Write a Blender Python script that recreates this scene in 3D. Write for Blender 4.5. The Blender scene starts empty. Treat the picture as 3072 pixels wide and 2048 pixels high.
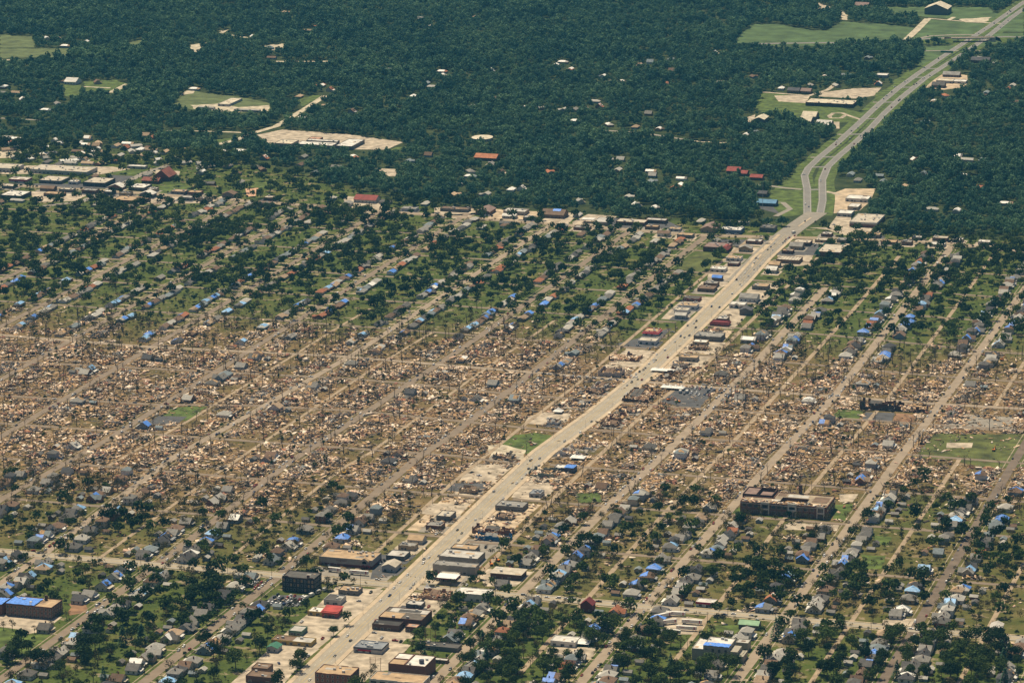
import bpy, math, random
import numpy as np
from mathutils import Vector, Matrix
R_ = random.Random(7)
NR = np.random.default_rng(11)
C = bpy.context.scene.collection
SC = bpy.context.scene

# ------------------------------------------------------------------ camera, sky, sun, exposure
CAM = (978.0, -2982.0, 960.0)
cd = bpy.data.cameras.new('camera'); cam = bpy.data.objects.new('camera', cd); C.objects.link(cam)
cd.sensor_width = 36.0; cd.lens = 36.0 * 11000.0 / 3072.0; cd.clip_start = 5.0; cd.clip_end = 60000.0
cam.location = CAM; cam.rotation_euler = (math.radians(90 - 13.2), 0, math.radians(16.4))
SC.camera = cam
SUN_EL, SUN_AZ = 66.0, 44.0          # the sun stands beyond the town, to the left of the view
w = bpy.data.worlds.new('World'); SC.world = w; w.use_nodes = True
nt = w.node_tree; nt.nodes.clear()
sky = nt.nodes.new('ShaderNodeTexSky'); sky.sky_type = 'NISHITA'; sky.sun_disc = False
sky.sun_elevation = math.radians(SUN_EL); sky.sun_rotation = math.radians(-SUN_AZ)
sky.altitude = 300; sky.dust_density = 2.0
bg = nt.nodes.new('ShaderNodeBackground'); bg.inputs['Strength'].default_value = 0.05
wo = nt.nodes.new('ShaderNodeOutputWorld')
nt.links.new(sky.outputs[0], bg.inputs[0]); nt.links.new(bg.outputs[0], wo.inputs[0])
sl = bpy.data.lights.new('sun', 'SUN'); sl.energy = 5.0; sl.angle = math.radians(0.5); sl.color = (1.0, 0.85, 0.60)
so = bpy.data.objects.new('sun', sl); C.objects.link(so); so.location = (0, 0, 3000)
so.rotation_euler = (math.radians(90 - SUN_EL), 0, math.radians(180 + SUN_AZ))
SC.view_settings.view_transform = 'Standard'; SC.view_settings.look = 'None'
SC.view_settings.exposure = 0.18; SC.view_settings.gamma = 1.0; SC.view_settings.use_curve_mapping = False
SC.render.engine = 'CYCLES'
SC.cycles.max_bounces = 4; SC.cycles.diffuse_bounces = 2; SC.cycles.glossy_bounces = 1
SC.cycles.transmission_bounces = 2; SC.cycles.volume_bounces = 0; SC.cycles.transparent_max_bounces = 4

# ------------------------------------------------------------------ materials
MATS = {}
def mat(name, rgb, rough=0.85, var=0.18, scale=0.35, rnd=0.0, metal=0.0, spec=0.3):
    if name in MATS: return MATS[name]
    m = bpy.data.materials.new(name); m.use_nodes = True; n = m.node_tree; L = n.links.new
    b = n.nodes['Principled BSDF']; b.inputs['Roughness'].default_value = rough
    b.inputs['Metallic'].default_value = metal; b.inputs['Specular IOR Level'].default_value = spec
    geo = n.nodes.new('ShaderNodeNewGeometry'); no = n.nodes.new('ShaderNodeTexNoise')
    no.inputs['Scale'].default_value = scale; no.inputs['Detail'].default_value = 3.0
    L(geo.outputs['Position'], no.inputs['Vector'])
    mr = n.nodes.new('ShaderNodeMapRange'); mr.inputs[1].default_value = 0.3; mr.inputs[2].default_value = 0.7
    mr.inputs[3].default_value = 1 - var; mr.inputs[4].default_value = 1 + var
    L(no.outputs['Fac'], mr.inputs[0]); val = mr.outputs[0]
    if rnd:
        oi = n.nodes.new('ShaderNodeObjectInfo'); r2 = n.nodes.new('ShaderNodeMapRange')
        r2.inputs[3].default_value = 1 - rnd; r2.inputs[4].default_value = 1 + rnd
        L(oi.outputs['Random'], r2.inputs[0])
        mu = n.nodes.new('ShaderNodeMath'); mu.operation = 'MULTIPLY'
        L(val, mu.inputs[0]); L(r2.outputs[0], mu.inputs[1]); val = mu.outputs[0]
    mx = n.nodes.new('ShaderNodeVectorMath'); mx.operation = 'SCALE'; mx.inputs[0].default_value = rgb
    L(val, mx.inputs['Scale']); L(mx.outputs[0], b.inputs['Base Color'])
    MATS[name] = m
    return m

def leafmat(name, c0, c1, trans=0.25):
    m = bpy.data.materials.new(name); m.use_nodes = True; n = m.node_tree; L = n.links.new
    b = n.nodes['Principled BSDF']; b.inputs['Roughness'].default_value = 0.7; b.inputs['Specular IOR Level'].default_value = 0.12
    oi = n.nodes.new('ShaderNodeObjectInfo'); geo = n.nodes.new('ShaderNodeNewGeometry')
    no = n.nodes.new('ShaderNodeTexNoise'); no.inputs['Scale'].default_value = 0.22; no.inputs['Detail'].default_value = 2.0
    L(geo.outputs['Position'], no.inputs['Vector'])
    big = n.nodes.new('ShaderNodeTexNoise'); big.inputs['Scale'].default_value = 0.0085; L(geo.outputs['Position'], big.inputs['Vector'])
    a = n.nodes.new('ShaderNodeMath'); a.operation = 'MULTIPLY_ADD'; a.inputs[1].default_value = 0.75; L(oi.outputs['Random'], a.inputs[0])
    s = n.nodes.new('ShaderNodeMath'); s.operation = 'MULTIPLY_ADD'; s.inputs[1].default_value = 0.7; s.inputs[2].default_value = -0.3
    L(no.outputs['Fac'], s.inputs[0]); L(s.outputs[0], a.inputs[2])
    a2 = n.nodes.new('ShaderNodeMath'); a2.operation = 'MULTIPLY_ADD'; a2.inputs[1].default_value = 1.7; L(big.outputs['Fac'], a2.inputs[0]); 
    a3 = n.nodes.new('ShaderNodeMath'); a3.operation = 'ADD'; a3.inputs[1].default_value = -0.9; L(a.outputs[0], a3.inputs[0]); L(a3.outputs[0], a2.inputs[2])
    mx = n.nodes.new('ShaderNodeMix'); mx.data_type = 'RGBA'; mx.clamp_factor = True
    mx.inputs[6].default_value = (*c0, 1); mx.inputs[7].default_value = (*c1, 1)
    L(a2.outputs[0], mx.inputs[0]); L(mx.outputs[2], b.inputs['Base Color'])
    tr = n.nodes.new('ShaderNodeBsdfTranslucent'); L(mx.outputs[2], tr.inputs['Color'])
    ms = n.nodes.new('ShaderNodeMixShader'); ms.inputs[0].default_value = trans
    L(b.outputs[0], ms.inputs[1]); L(tr.outputs[0], ms.inputs[2])
    L(ms.outputs[0], n.nodes['Material Output'].inputs['Surface'])
    MATS[name] = m
    return m

LEAF_HAZED = leafmat('hazed broad leaves', (0.028, 0.088, 0.056), (0.145, 0.25, 0.12))  # part of the far haze is painted into this lifted, teal leaf colour
LEAFN = leafmat('town leaves', (0.012, 0.034, 0.009), (0.085, 0.130, 0.024))
LEAFO = leafmat('battered leaves', (0.045, 0.044, 0.018), (0.095, 0.083, 0.032))
BARK = mat('bark', (0.075, 0.055, 0.04), 0.95, 0.3, 1.2, 0.3)
CONC = mat('concrete', (0.52, 0.46, 0.37), 0.9, 0.16, 0.12)
CONCD = mat('old concrete', (0.40, 0.34, 0.27), 0.9, 0.2, 0.15)
ASPH = mat('asphalt', (0.16, 0.15, 0.14), 0.92, 0.2, 0.1)
BLACKTOP = mat('black asphalt', (0.085, 0.085, 0.09), 0.92, 0.25, 0.1)

# ------------------------------------------------------------------ mesh helpers
class MB:
    def __init__(s): s.v = []; s.f = []; s.m = []
    def face(s, pts, mi=0):
        n = len(s.v); s.v += [tuple(p) for p in pts]; s.f.append(tuple(range(n, n + len(pts)))); s.m.append(mi)
    def box(s, x0, y0, z0, x1, y1, z1, mi=0, bottom=True, top=True):
        n = len(s.v)
        s.v += [(x0,y0,z0),(x1,y0,z0),(x1,y1,z0),(x0,y1,z0),(x0,y0,z1),(x1,y0,z1),(x1,y1,z1),(x0,y1,z1)]
        q = [(0,1,5,4),(1,2,6,5),(2,3,7,6),(3,0,4,7)]
        if top: q.append((4,5,6,7))
        if bottom: q.append((3,2,1,0))
        for a in q: s.f.append(tuple(n + i for i in a)); s.m.append(mi)
    def hexa(s, p8, mi=0):
        n = len(s.v); s.v += [tuple(p) for p in p8]
        for a in [(0,1,5,4),(1,2,6,5),(2,3,7,6),(3,0,4,7),(4,5,6,7),(3,2,1,0)]:
            s.f.append(tuple(n + i for i in a)); s.m.append(mi)
    def slab(s, pts, th, mi=0):
        """a sheet of any outline with a thickness th below it"""
        k = len(pts); n = len(s.v)
        s.v += [tuple(p) for p in pts] + [(p[0], p[1], p[2] - th) for p in pts]
        s.f.append(tuple(range(n, n + k))); s.m.append(mi)
        s.f.append(tuple(range(n + 2*k - 1, n + k - 1, -1))); s.m.append(mi)
        for i in range(k):
            j = (i + 1) % k
            s.f.append((n + j, n + i, n + k + i, n + k + j)); s.m.append(mi)
    def tube(s, p, q, r0, r1, k=6, mi=0, cap=True):
        p = Vector(p); q = Vector(q); d = (q - p)
        if d.length < 1e-6: return
        d.normalize(); a = d.orthogonal().normalized(); b = d.cross(a); n = len(s.v)
        for c, r in ((p, r0), (q, r1)):
            for i in range(k):
                t = 2 * math.pi * i / k; s.v.append(tuple(c + a * (r * math.cos(t)) + b * (r * math.sin(t))))
        for i in range(k):
            j = (i + 1) % k; s.f.append((n + i, n + j, n + k + j, n + k + i)); s.m.append(mi)
        if cap:
            s.f.append(tuple(n + k + i for i in range(k))); s.m.append(mi)
    def mesh(s, name, mats):
        me = bpy.data.meshes.new(name); me.from_pydata(s.v, [], s.f)
        for m in mats: me.materials.append(m)
        if len(mats) > 1: me.polygons.foreach_set('material_index', s.m)
        me.update(); return me
    def obj(s, name, mats, parent=None, loc=None):
        if not isinstance(mats, (list, tuple)): mats = [mats]
        return put(name, s.mesh(name, mats), parent, loc)

def put(name, me, parent=None, loc=None, rz=0.0, mt=None):
    o = bpy.data.objects.new(name, me); C.objects.link(o)
    if parent: o.parent = parent
    if loc is not None: o.location = loc
    if rz: o.rotation_euler = (0, 0, rz)
    if mt is not None:
        o.material_slots[0].link = 'OBJECT'; o.material_slots[0].material = mt
    return o
def thing(name, label, cat, loc, rz=0.0, group=None):
    o = bpy.data.objects.new(name, None); C.objects.link(o); o.empty_display_size = 1
    o.location = loc; o.rotation_euler = (0, 0, rz); tag(o, label, cat, group); return o
def tag(o, label=None, cat=None, group=None, kind=None):
    if label: o['label'] = label
    if cat: o['category'] = cat
    if group: o['group'] = group
    if kind: o['kind'] = kind
    return o
def struct(name, mb, mats):
    o = mb.obj(name, mats); o['kind'] = 'structure'; return o

# ------------------------------------------------------------------ where things are: streets, damage, woods
def lerp_line(pts, y):
    ys = [p[1] for p in pts]; return float(np.interp(y, ys, [p[0] for p in pts]))
# streets running away from the camera: (points, width); X east of the avenue is negative
NS = {
 -8: ([(-875, 1000), (-877, 1650)], 8), -7: ([(-771, 800), (-772, 1650)], 8), -6: ([(-664, 560), (-668, 1655)], 8),
 -5: ([(-556, -60), (-562, 380), (-566, 1655)], 8.5), -4: ([(-459, -40), (-463, 170), (-452, 400), (-447, 1650)], 8.5),
 -3: ([(-348, -320), (-349, 0), (-361, 365), (-352, 480), (-331, 840), (-322, 1440), (-318, 1640)], 8.5),
 -2: ([(-238, -400), (-236, 0), (-242, 380), (-236, 500), (-222, 900), (-212, 1430), (-208, 1620)], 9),
 -1: ([(-123, -420), (-118, 0), (-124, 430), (-118, 520), (-112, 900), (-106, 1475), (-104, 1610)], 10),
 1: ([(106, -420), (107, 300), (112, 560), (114, 900), (109, 1300), (108, 1330)], 10),
 2: ([(224, -420), (221, 0), (223, 500), (229, 800), (224, 1100), (215, 1620)], 9.5),
 3: ([(343, -420), (345, 0), (343, 540), (345, 900), (344, 1390), (343, 1560)], 9.5),
 4: ([(460, -420), (460, 0), (457, 540), (456, 900), (455, 1500)], 9),
 5: ([(576, -420), (574, 600)], 8.5),
}
AL = {
 -1: ([(-57, 30), (-62, 340), (-58, 560), (-52, 760), (-50, 1250), (-46, 1600)], 4.5), -2: ([(-180, 6), (-184, 360), (-176, 430), (-170, 750), (-160, 1060)], 4),
 -3: ([(-295, 6), (-297, 310), (-288, 800), (-279, 965)], 4), -4: ([(-412, 300), (-400, 500), (-392, 960), (-388, 1060)], 4),
 1: ([(54, 30), (49, 330), (51, 690), (62, 880), (62, 1290), (64, 1500)], 5), 2: ([(168, -206), (165, 300), (168, 600), (166, 1200), (161, 1540)], 5),
 3: ([(283, -150), (279, 290), (286, 820), (280, 1300), (274, 1598)], 4.5), 4: ([(404, -200), (402, 575)], 4.5), 6: ([(402, 800), (401, 1300)], 4.5), 5: ([(521, -420), (520, 230)], 4.5),
}
EW = {
 0: ([(-700, -4), (-300, -1), (0, 0), (640, 4)], 14), 
 'c1l': ([(-640, 172), (-381, 166), (-245, 168), (-12, 160)], 7), 'c1r': ([(12, 152), (640, 155)], 7),
 'c2l': ([(-640, 306), (-12, 300)], 7), 'c2r': ([(12, 303), (640, 312)], 7),
 'c3l': ([(-660, 432), (-90, 442), (-12, 428)], 7), 'c3r': ([(12, 436), (640, 432)], 7),
 'c4l': ([(-690, 540), (-460, 553), (-350, 581), (-235, 588), (-12, 566)], 7), 'c4r': ([(12, 582), (640, 572)], 7),
 'c5l': ([(-700, 690), (-310, 721), (-235, 720), (-120, 706), (-12, 702)], 7), 'c5r': ([(12, 700), (640, 706)], 7),
 6: ([(-800, 810), (-570, 801), (-340, 819), (0, 800), (130, 794), (340, 792), (640, 806)], 9.5),
 'c7r': ([(12, 938), (170, 931), (300, 917), (640, 910)], 7), 'c7l': ([(-860, 974), (-560, 972), (-340, 966), (-20, 952)], 7),
 'c8r': ([(12, 1086), (165, 1078), (290, 1061), (350, 1049), (640, 1040)], 7), 'c8l': ([(-960, 1112), (-570, 1111), (-330, 1105), (-20, 1092)], 7),
 'c9r': ([(12, 1215), (640, 1190)], 7), 'c9l': ([(-1050, 1240), (-20, 1236)], 7),
 'c10r': ([(12, 1345), (640, 1325)], 7), 'c10l': ([(-1100, 1372), (-20, 1370)], 7),
 'c11r': ([(12, 1470), (640, 1455)], 7), 'c11l': ([(-1150, 1505), (-20, 1500)], 7),
 12: ([(-1500, 1672), (-962, 1663), (-840, 1655), (-400, 1620), (-115, 1596), (-10, 1612), (96, 1631), (200, 1636), (310, 1612), (700, 1600)], 13),
}
AVE = [(6, -420), (0, 0), (-6, 300), (-8, 480), (2, 640), (8, 830), (6, 1010), (2, 1330), (-4, 1480), (-4, 1630)]
HWL = [(-7, 1771), (-46, 1954), (-70, 2050), (-77, 2110), (-79, 2204), (-78, 2330), (-80, 2487), (-84, 2682), (-84, 2844), (-80, 3000), (-72, 3202), (-63, 3380), (-54, 3566), (-47, 3761), (-34, 4100), (-20, 4600)]
HWR = [(10, 1771), (-8, 1877), (-39, 2024), (-52, 2125), (-54, 2223), (-53, 2337), (-55, 2468), (-60, 2604), (-62, 2747), (-60, 2959), (-52, 3108), (-44, 3247), (-40, 3334), (-35, 3497), (-33, 3685), (-27, 3847), (-14, 4150), (0, 4600)]
def ave_x(y): return lerp_line(AVE, y) if y < 1630 else 0.5 * (lerp_line(HWL, y) + lerp_line(HWR, y))

BUP = ([-1300, -700, -500, -300, -120, 0, 120, 250, 400, 700], [850, 835, 850, 900, 930, 930, 940, 960, 960, 930])
BLO = ([-1300, -600, -400, -250, -120, 0, 120, 250, 400, 700], [200, 205, 210, 215, 200, 190, 290, 350, 400, 440])
_lat = np.random.default_rng(3).uniform(0, 1, (256, 256))
def vnoise(x, y, s):
    """smooth random value in 0..1 that varies over about s metres"""
    x = np.asarray(x, float) / s; y = np.asarray(y, float) / s; i = np.floor(x).astype(int); j = np.floor(y).astype(int); u = x - i; v = y - j
    u = u*u*(3 - 2*u); v = v*v*(3 - 2*v); g_ = lambda a, b_: _lat[a % 256, b_ % 256]
    return (g_(i, j)*(1-u) + g_(i+1, j)*u)*(1-v) + (g_(i, j+1)*(1-u) + g_(i+1, j+1)*u)*v
def rubble_cover(x, y):
    """how thickly rubble lies: open grassy lots stay clearer than house lots"""
    n = .55*vnoise(x, y, 46) + .3*vnoise(x + 500, y, 21) + .15*vnoise(x, y + 900, 9)
    return np.clip((n - .33) / .22, 0, 1)
def leafcover(x, y):
    """share of the tree cover that came through the storm beyond the belt"""
    return np.where(y > 700, np.clip((y - np.interp(x, [-900, -300, 0, 300, 600], [890, 940, 960, 980, 930])) / 240, 0.06, 1), 1.0)
def damage(x, y):
    """0 where the storm spared the town, 1 where it flattened it"""
    up = np.interp(x, *BUP); lo = np.interp(x, *BLO)
    wob = 28 * np.sin(x * 0.021 + y * 0.006) + 22 * np.sin(x * 0.057 + 1.3)
    a = (up + 45 + wob - y) / 230.0; b = (y - lo + wob) / 170.0
    return np.clip(np.minimum(a, b) + 0.42, 0, 1)
# ------------------------------------------------------------------ surveyed outlines (metres, origin at the lower crossroads)
POLY = [
 ('field', [(-1660.3, 2830.4), (-1544.1, 2864.6), (-1505.0, 2772.9), (-1616.1, 2731.8)]),
 ('field', [(-1727.7, 2980.6), (-1664.7, 2980.9), (-1605.6, 2855.3), (-1663.8, 2838.2)]),
 ('field', [(-1473.9, 2964.8), (-1460.3, 2995.7), (-1425.5, 2899.5), (-1436.1, 2879.0)]),
 ('pale', [(-1358.6, 2963.2), (-1339.8, 2995.4), (-1305.3, 2874.4), (-1325.7, 2885.6)]),
 ('pale', [(-1231.4, 2991.8), (-1206.0, 3025.8), (-1179.8, 2945.8), (-1211.6, 2945.1)]),
 ('lawn', [(-1397.8, 2497.4), (-1367.6, 2498.6), (-1319.3, 2384.6), (-1349.5, 2390.5)]),
 ('lawn', [(-1380.5, 2541.3), (-1335.9, 2570.1), (-1292.6, 2520.6), (-1271.6, 2450.8), (-1324.4, 2420.3)]),
 ('field', [(-1167.5, 2421.9), (-1171.7, 2502.8), (-1150.3, 2486.5), (-1079.1, 2462.7), (-1012.9, 2423.5), (-984.7, 2352.8), (-1032.0, 2317.7), (-1109.6, 2330.3), (-1153.6, 2367.6)]),
 ('pale', [(-1126.8, 2368.2), (-1089.9, 2393.5), (-1046.9, 2370.2), (-1005.7, 2403.8), (-989.0, 2351.5), (-1038.8, 2322.8), (-1109.9, 2337.3)]),
 ('pale', [(-1175.7, 2449.1), (-1183.0, 2499.5), (-1171.7, 2502.8), (-1163.4, 2475.1)]),
 ('lot', [(-931.4, 2143.2), (-909.6, 2198.7), (-803.2, 2187.5), (-699.9, 2146.3), (-704.9, 2078.7), (-759.1, 2065.3), (-837.1, 2054.9), (-886.0, 2076.2)]),
 ('lawn', [(-976.7, 2084.2), (-954.3, 2123.4), (-942.9, 2068.4), (-961.5, 2056.5)]),
 ('lawn', [(-982.6, 2461.6), (-970.4, 2524.4), (-954.2, 2499.4), (-952.7, 2405.1)]),
 ('pale', [(-1247.4, 1909.0), (-1214.6, 1918.7), (-1192.8, 1869.2), (-1222.8, 1854.2)]),
 ('lawn', [(-1038.8, 1806.0), (-982.9, 1816.6), (-978.2, 1788.6), (-1027.9, 1779.8)]),
 ('lawn', [(-925.4, 1706.6), (-896.5, 1743.4), (-861.2, 1714.2), (-843.8, 1663.7), (-907.4, 1667.1)]),
 ('lawn', [(-810.3, 1785.9), (-775.1, 1790.6), (-764.0, 1754.1), (-793.1, 1745.5)]),
 ('lot', [(-1198.8, 1800.6), (-1037.8, 1836.0), (-1007.3, 1827.1), (-1031.9, 1778.6), (-1170.6, 1737.8)]),
 ('blacktop', [(-1138.3, 1675.6), (-998.8, 1709.9), (-973.8, 1681.1), (-1131.9, 1651.4)]),
 ('lawn', [(-1154.8, 1742.5), (-1103.0, 1751.9), (-1094.9, 1722.9), (-1141.4, 1717.3)]),
 ('blacktop', [(-1021.8, 1775.7), (-979.9, 1776.4), (-962.4, 1695.7), (-990.2, 1710.1)]),
 ('lot', [(-981.3, 1834.8), (-933.1, 1831.2), (-916.6, 1783.4), (-944.3, 1781.1)]),
 ('lot', [(-1077.7, 1628.1), (-1027.8, 1654.0), (-990.0, 1626.2), (-988.9, 1582.8), (-1036.2, 1558.0)]),
 ('lot', [(-955.4, 1636.4), (-824.6, 1669.4), (-805.8, 1620.4), (-933.3, 1582.9)]),
 ('pink', [(-797.1, 1733.1), (-781.5, 1743.3), (-765.0, 1686.9), (-774.7, 1678.6)]),
 ('lawn', [(-698.8, 2102.0), (-681.3, 2110.9), (-676.7, 2089.5), (-697.4, 2077.1)]),
 ('lot', [(-673.4, 1931.3), (-643.7, 1934.2), (-620.1, 1882.3), (-634.0, 1878.2)]),
 ('lot', [(-503.3, 1677.3), (-455.7, 1696.7), (-431.9, 1645.6), (-428.3, 1667.6), (-445.5, 1610.4), (-485.0, 1619.5)]),
 ('pinklot', [(-415.9, 1639.9), (-421.0, 1690.9), (-353.2, 1689.7), (-348.7, 1638.9), (-407.3, 1611.4)]),
 ('lot', [(-339.4, 1641.7), (-336.2, 1694.7), (-303.5, 1693.9), (-298.6, 1617.8), (-337.7, 1621.6)]),
 ('lot', [(-296.9, 1633.6), (-290.9, 1692.3), (-249.6, 1688.8), (-248.4, 1609.3), (-287.3, 1605.9)]),
 ('blacktop', [(-250.8, 1678.1), (-178.8, 1678.6), (-147.0, 1639.1), (-237.5, 1605.4)]),
 ('lot', [(-651.4, 1720.4), (-630.5, 1721.0), (-580.6, 1697.5), (-565.6, 1627.2), (-584.9, 1611.0), (-628.7, 1672.6)]),
 ('meadow', [(-448.3, 3248.8), (-463.3, 3371.2), (-469.7, 3481.7), (-428.7, 3503.3), (-372.4, 3453.7), (-324.4, 3439.8), (-322.8, 3563.2), (-237.2, 3550.1), (-178.5, 3520.1), (-170.3, 3375.4), (-221.9, 3333.3), (-287.8, 3274.8), (-355.1, 3226.8)]),
 ('meadow', [(-172.7, 3636.4), (-64.2, 3610.6), (-61.5, 3545.2), (-77.9, 3393.6), (-158.3, 3366.3)]),
 ('meadow', [(-279.5, 3773.7), (-96.7, 3827.5), (-57.6, 3719.1), (-68.7, 3638.0), (-177.6, 3664.1), (-263.3, 3688.1)]),
 ('meadow', [(-129.6, 3307.3), (-70.2, 3333.5), (-67.9, 3187.5), (-86.0, 3148.5), (-92.6, 3047.7), (-107.0, 3209.9)]),
 ('meadow', [(-42.8, 3494.9), (19.6, 3513.3), (30.2, 3443.4), (-39.3, 3316.3), (-41.4, 3422.3)]),
 ('meadow', [(-45.2, 3742.4), (-19.5, 3769.8), (16.9, 3531.0), (-38.2, 3514.8)]),
 ('lawn', [(-287.6, 2740.4), (-265.1, 2747.0), (-203.9, 2705.5), (-104.0, 2604.9), (-82.3, 2611.3), (-82.0, 2527.7), (-115.4, 2490.5), (-247.8, 2562.6), (-265.6, 2600.1)]),
 ('lot', [(-261.2, 2718.2), (-206.8, 2741.7), (-196.8, 2660.7), (-242.4, 2664.8)]),
 ('lot', [(-197.8, 2766.8), (-152.4, 2825.6), (-110.8, 2845.5), (-107.0, 2763.6), (-130.5, 2727.1), (-192.7, 2731.0)]),
 ('lot', [(-261.1, 2488.8), (-250.6, 2533.7), (-235.2, 2455.3), (-248.0, 2451.5)]),
 ('lot', [(-126.6, 2500.9), (-111.6, 2505.3), (-98.7, 2441.4), (-116.1, 2449.7)]),
 ('lawn', [(-110.2, 2792.6), (-98.6, 2856.7), (-94.5, 2797.2), (-96.2, 2707.8)]),
 ('lawn', [(-105.0, 2916.7), (-102.0, 3044.9), (-88.0, 2968.8), (-92.2, 2873.9)]),
 ('lawn', [(-89.7, 1930.1), (-88.8, 2139.4), (-86.3, 2188.7), (-77.3, 2197.5), (-79.2, 2094.4), (-72.5, 2037.7), (-53.2, 1952.0)]),
 ('lawn', [(-91.6, 1929.5), (-50.2, 1936.1), (-10.4, 1769.6), (-35.3, 1746.7), (-73.0, 1836.1)]),
 ('lawn', [(-94.0, 2363.5), (-88.4, 2525.8), (-80.0, 2460.3), (-79.1, 2322.6)]),
 ('lawn', [(-41.2, 2058.5), (-8.5, 1965.1), (-0.2, 1934.1), (21.4, 1779.0), (17.6, 1777.9), (-13.9, 1941.2)]),
 ('pinklot', [(-4.0, 1933.0), (5.0, 1969.1), (45.8, 1981.1), (56.2, 1885.0), (54.8, 1820.4), (25.0, 1790.5), (8.4, 1881.7)]),
 ('pinklot', [(-51.0, 2870.7), (-42.9, 3030.0), (1.6, 3011.1), (19.3, 2891.4), (-9.6, 2852.4)]),
 ('lot', [(32.7, 1771.9), (49.5, 1787.3), (66.4, 1701.9), (37.0, 1693.3)]),
 ('blacktop', [(-98.2, 1839.5), (-63.5, 1838.9), (-40.4, 1760.8), (-75.5, 1792.6)]),
 ('lot', [(-414.3, 3795.5), (-367.0, 3727.7), (-363.8, 3698.4), (-396.9, 3698.7)]),
 ('pale', [(-352.8, 3711.7), (-324.8, 3640.4), (-316.3, 3584.4), (-330.9, 3589.8)]),
 ('pale', [(-121.7, 3651.4), (-67.5, 3696.6), (-68.8, 3622.6), (-102.7, 3618.4)]),
 ('blacktop', [(13.2, 1567.8), (54.3, 1609.0), (60.4, 1515.2), (23.1, 1504.2)]),
 ('lot', [(10.7, 1500.5), (55.1, 1513.6), (62.6, 1451.0), (31.2, 1432.6)]),
 ('blacktop', [(-96.2, 1574.5), (-22.7, 1591.2), (-17.2, 1549.3), (-51.3, 1539.2)]),
 ('lot', [(-53.8, 1533.7), (-18.0, 1544.3), (-15.3, 1507.0), (-49.1, 1497.0)]),
 ('field', [(20.9, 1658.3), (55.6, 1678.5), (94.1, 1650.1), (28.5, 1640.7)]),
 ('lot', [(13.1, 1686.1), (108.8, 1714.3), (103.2, 1652.8), (64.9, 1651.4), (39.9, 1678.9)]),
 ('lushfield', [(-94.3, 1432.4), (-86.9, 1495.4), (-57.7, 1485.1), (-55.5, 1357.5), (-87.7, 1352.5)]),
 ('lot', [(-54.7, 1416.4), (-12.5, 1419.8), (-9.6, 1326.8), (-43.9, 1347.6)]),
 ('lot', [(-44.9, 1320.8), (-8.6, 1322.7), (-16.0, 1268.6), (-40.0, 1270.1)]),
 ('lot', [(-40.7, 1235.8), (-5.1, 1237.8), (-10.3, 1169.7), (-25.3, 1165.3)]),
 ('lot', [(18.7, 1182.3), (48.5, 1191.1), (46.4, 1153.8), (25.1, 1139.5)]),
 ('lot', [(22.2, 1114.6), (48.1, 1154.3), (52.1, 1076.0), (29.4, 1077.1)]),
 ('lot', [(20.9, 997.5), (59.2, 1008.8), (64.4, 950.5), (23.4, 945.8)]),
 ('lot', [(26.7, 932.0), (64.4, 943.1), (60.2, 883.8), (40.0, 877.8)]),
 ('blacktop', [(-60.3, 966.0), (-42.2, 1001.8), (-41.0, 1017.5), (-17.9, 1063.2), (-15.2, 956.8), (-43.7, 948.4)]),
 ('lot', [(-43.7, 948.4), (-8.5, 943.8), (-5.1, 864.6), (-25.2, 858.6)]),
 ('blacktop', [(55.4, 716.9), (53.3, 783.7), (98.7, 797.1), (101.6, 704.2), (79.4, 704.2)]),
 ('lot', [(-62.9, 616.8), (-51.9, 639.4), (-23.6, 641.3), (-18.3, 610.7), (-22.2, 590.6), (-58.8, 586.1)]),
 ('lawn', [(-61.2, 498.7), (-61.2, 535.4), (-38.6, 554.5), (-18.0, 548.1), (-19.2, 487.0), (-22.9, 468.0)]),
 ('pale', [(-69.5, 490.2), (-61.2, 498.7), (-27.7, 484.4), (-19.4, 445.4), (-54.9, 446.7)]),
 ('lawn', [(-435.5, 513.6), (-439.3, 548.2), (-403.4, 562.1), (-400.0, 498.4)]),
 ('blacktop', [(-438.2, 471.3), (-438.7, 509.4), (-408.2, 515.2), (-407.2, 483.6)]),
 ('lot', [(-57.0, 349.3), (-66.7, 415.0), (-33.1, 424.9), (-24.0, 359.0)]),
 ('lot', [(-57.6, 229.3), (-60.4, 265.8), (-22.8, 276.8), (-20.6, 227.0)]),
 ('blacktop', [(-65.2, 313.4), (-65.0, 341.3), (-26.6, 352.6), (-24.0, 314.5)]),
 ('lot', [(8.9, 307.8), (2.2, 361.1), (32.5, 364.4), (39.7, 338.8), (37.5, 305.4)]),
 ('lawn', [(65.6, 340.9), (86.6, 349.8), (98.1, 317.8), (77.3, 309.0)]),
 ('blacktop', [(-51.8, 88.9), (-23.4, 92.3), (-20.8, 49.8), (-22.5, 25.7), (-35.9, 12.4), (-46.4, 51.8)]),
 ('lot', [(6.4, 34.2), (5.7, 62.3), (22.2, 62.5), (34.5, 14.5), (11.8, 17.1)]),
 ('lot', [(55.3, 48.6), (56.3, 72.5), (99.2, 75.6), (95.5, 27.9), (69.4, 20.2)]),
 ('lawn2', [(-60.3, 106.0), (-58.1, 146.6), (-18.8, 148.1), (-18.6, 103.5)]),
 ('lot', [(-45.2, -40.9), (-33.2, -28.3), (-16.4, -5.1), (-22.3, -87.8), (-28.4, -89.6)]),
 ('lot', [(10.9, -47.0), (47.7, -36.1), (49.2, -57.9), (16.0, -54.4)]),
 ('lot', [(11.6, -125.5), (53.5, -113.1), (52.7, -143.0), (14.6, -150.0)]),
 ('lot', [(17.1, -203.1), (38.7, -159.7), (57.7, -158.3), (62.0, -230.2), (35.4, -238.0)]),
 ('lot', [(170.9, -133.3), (210.9, -121.5), (214.5, -153.2), (176.1, -160.4)]),
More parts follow.
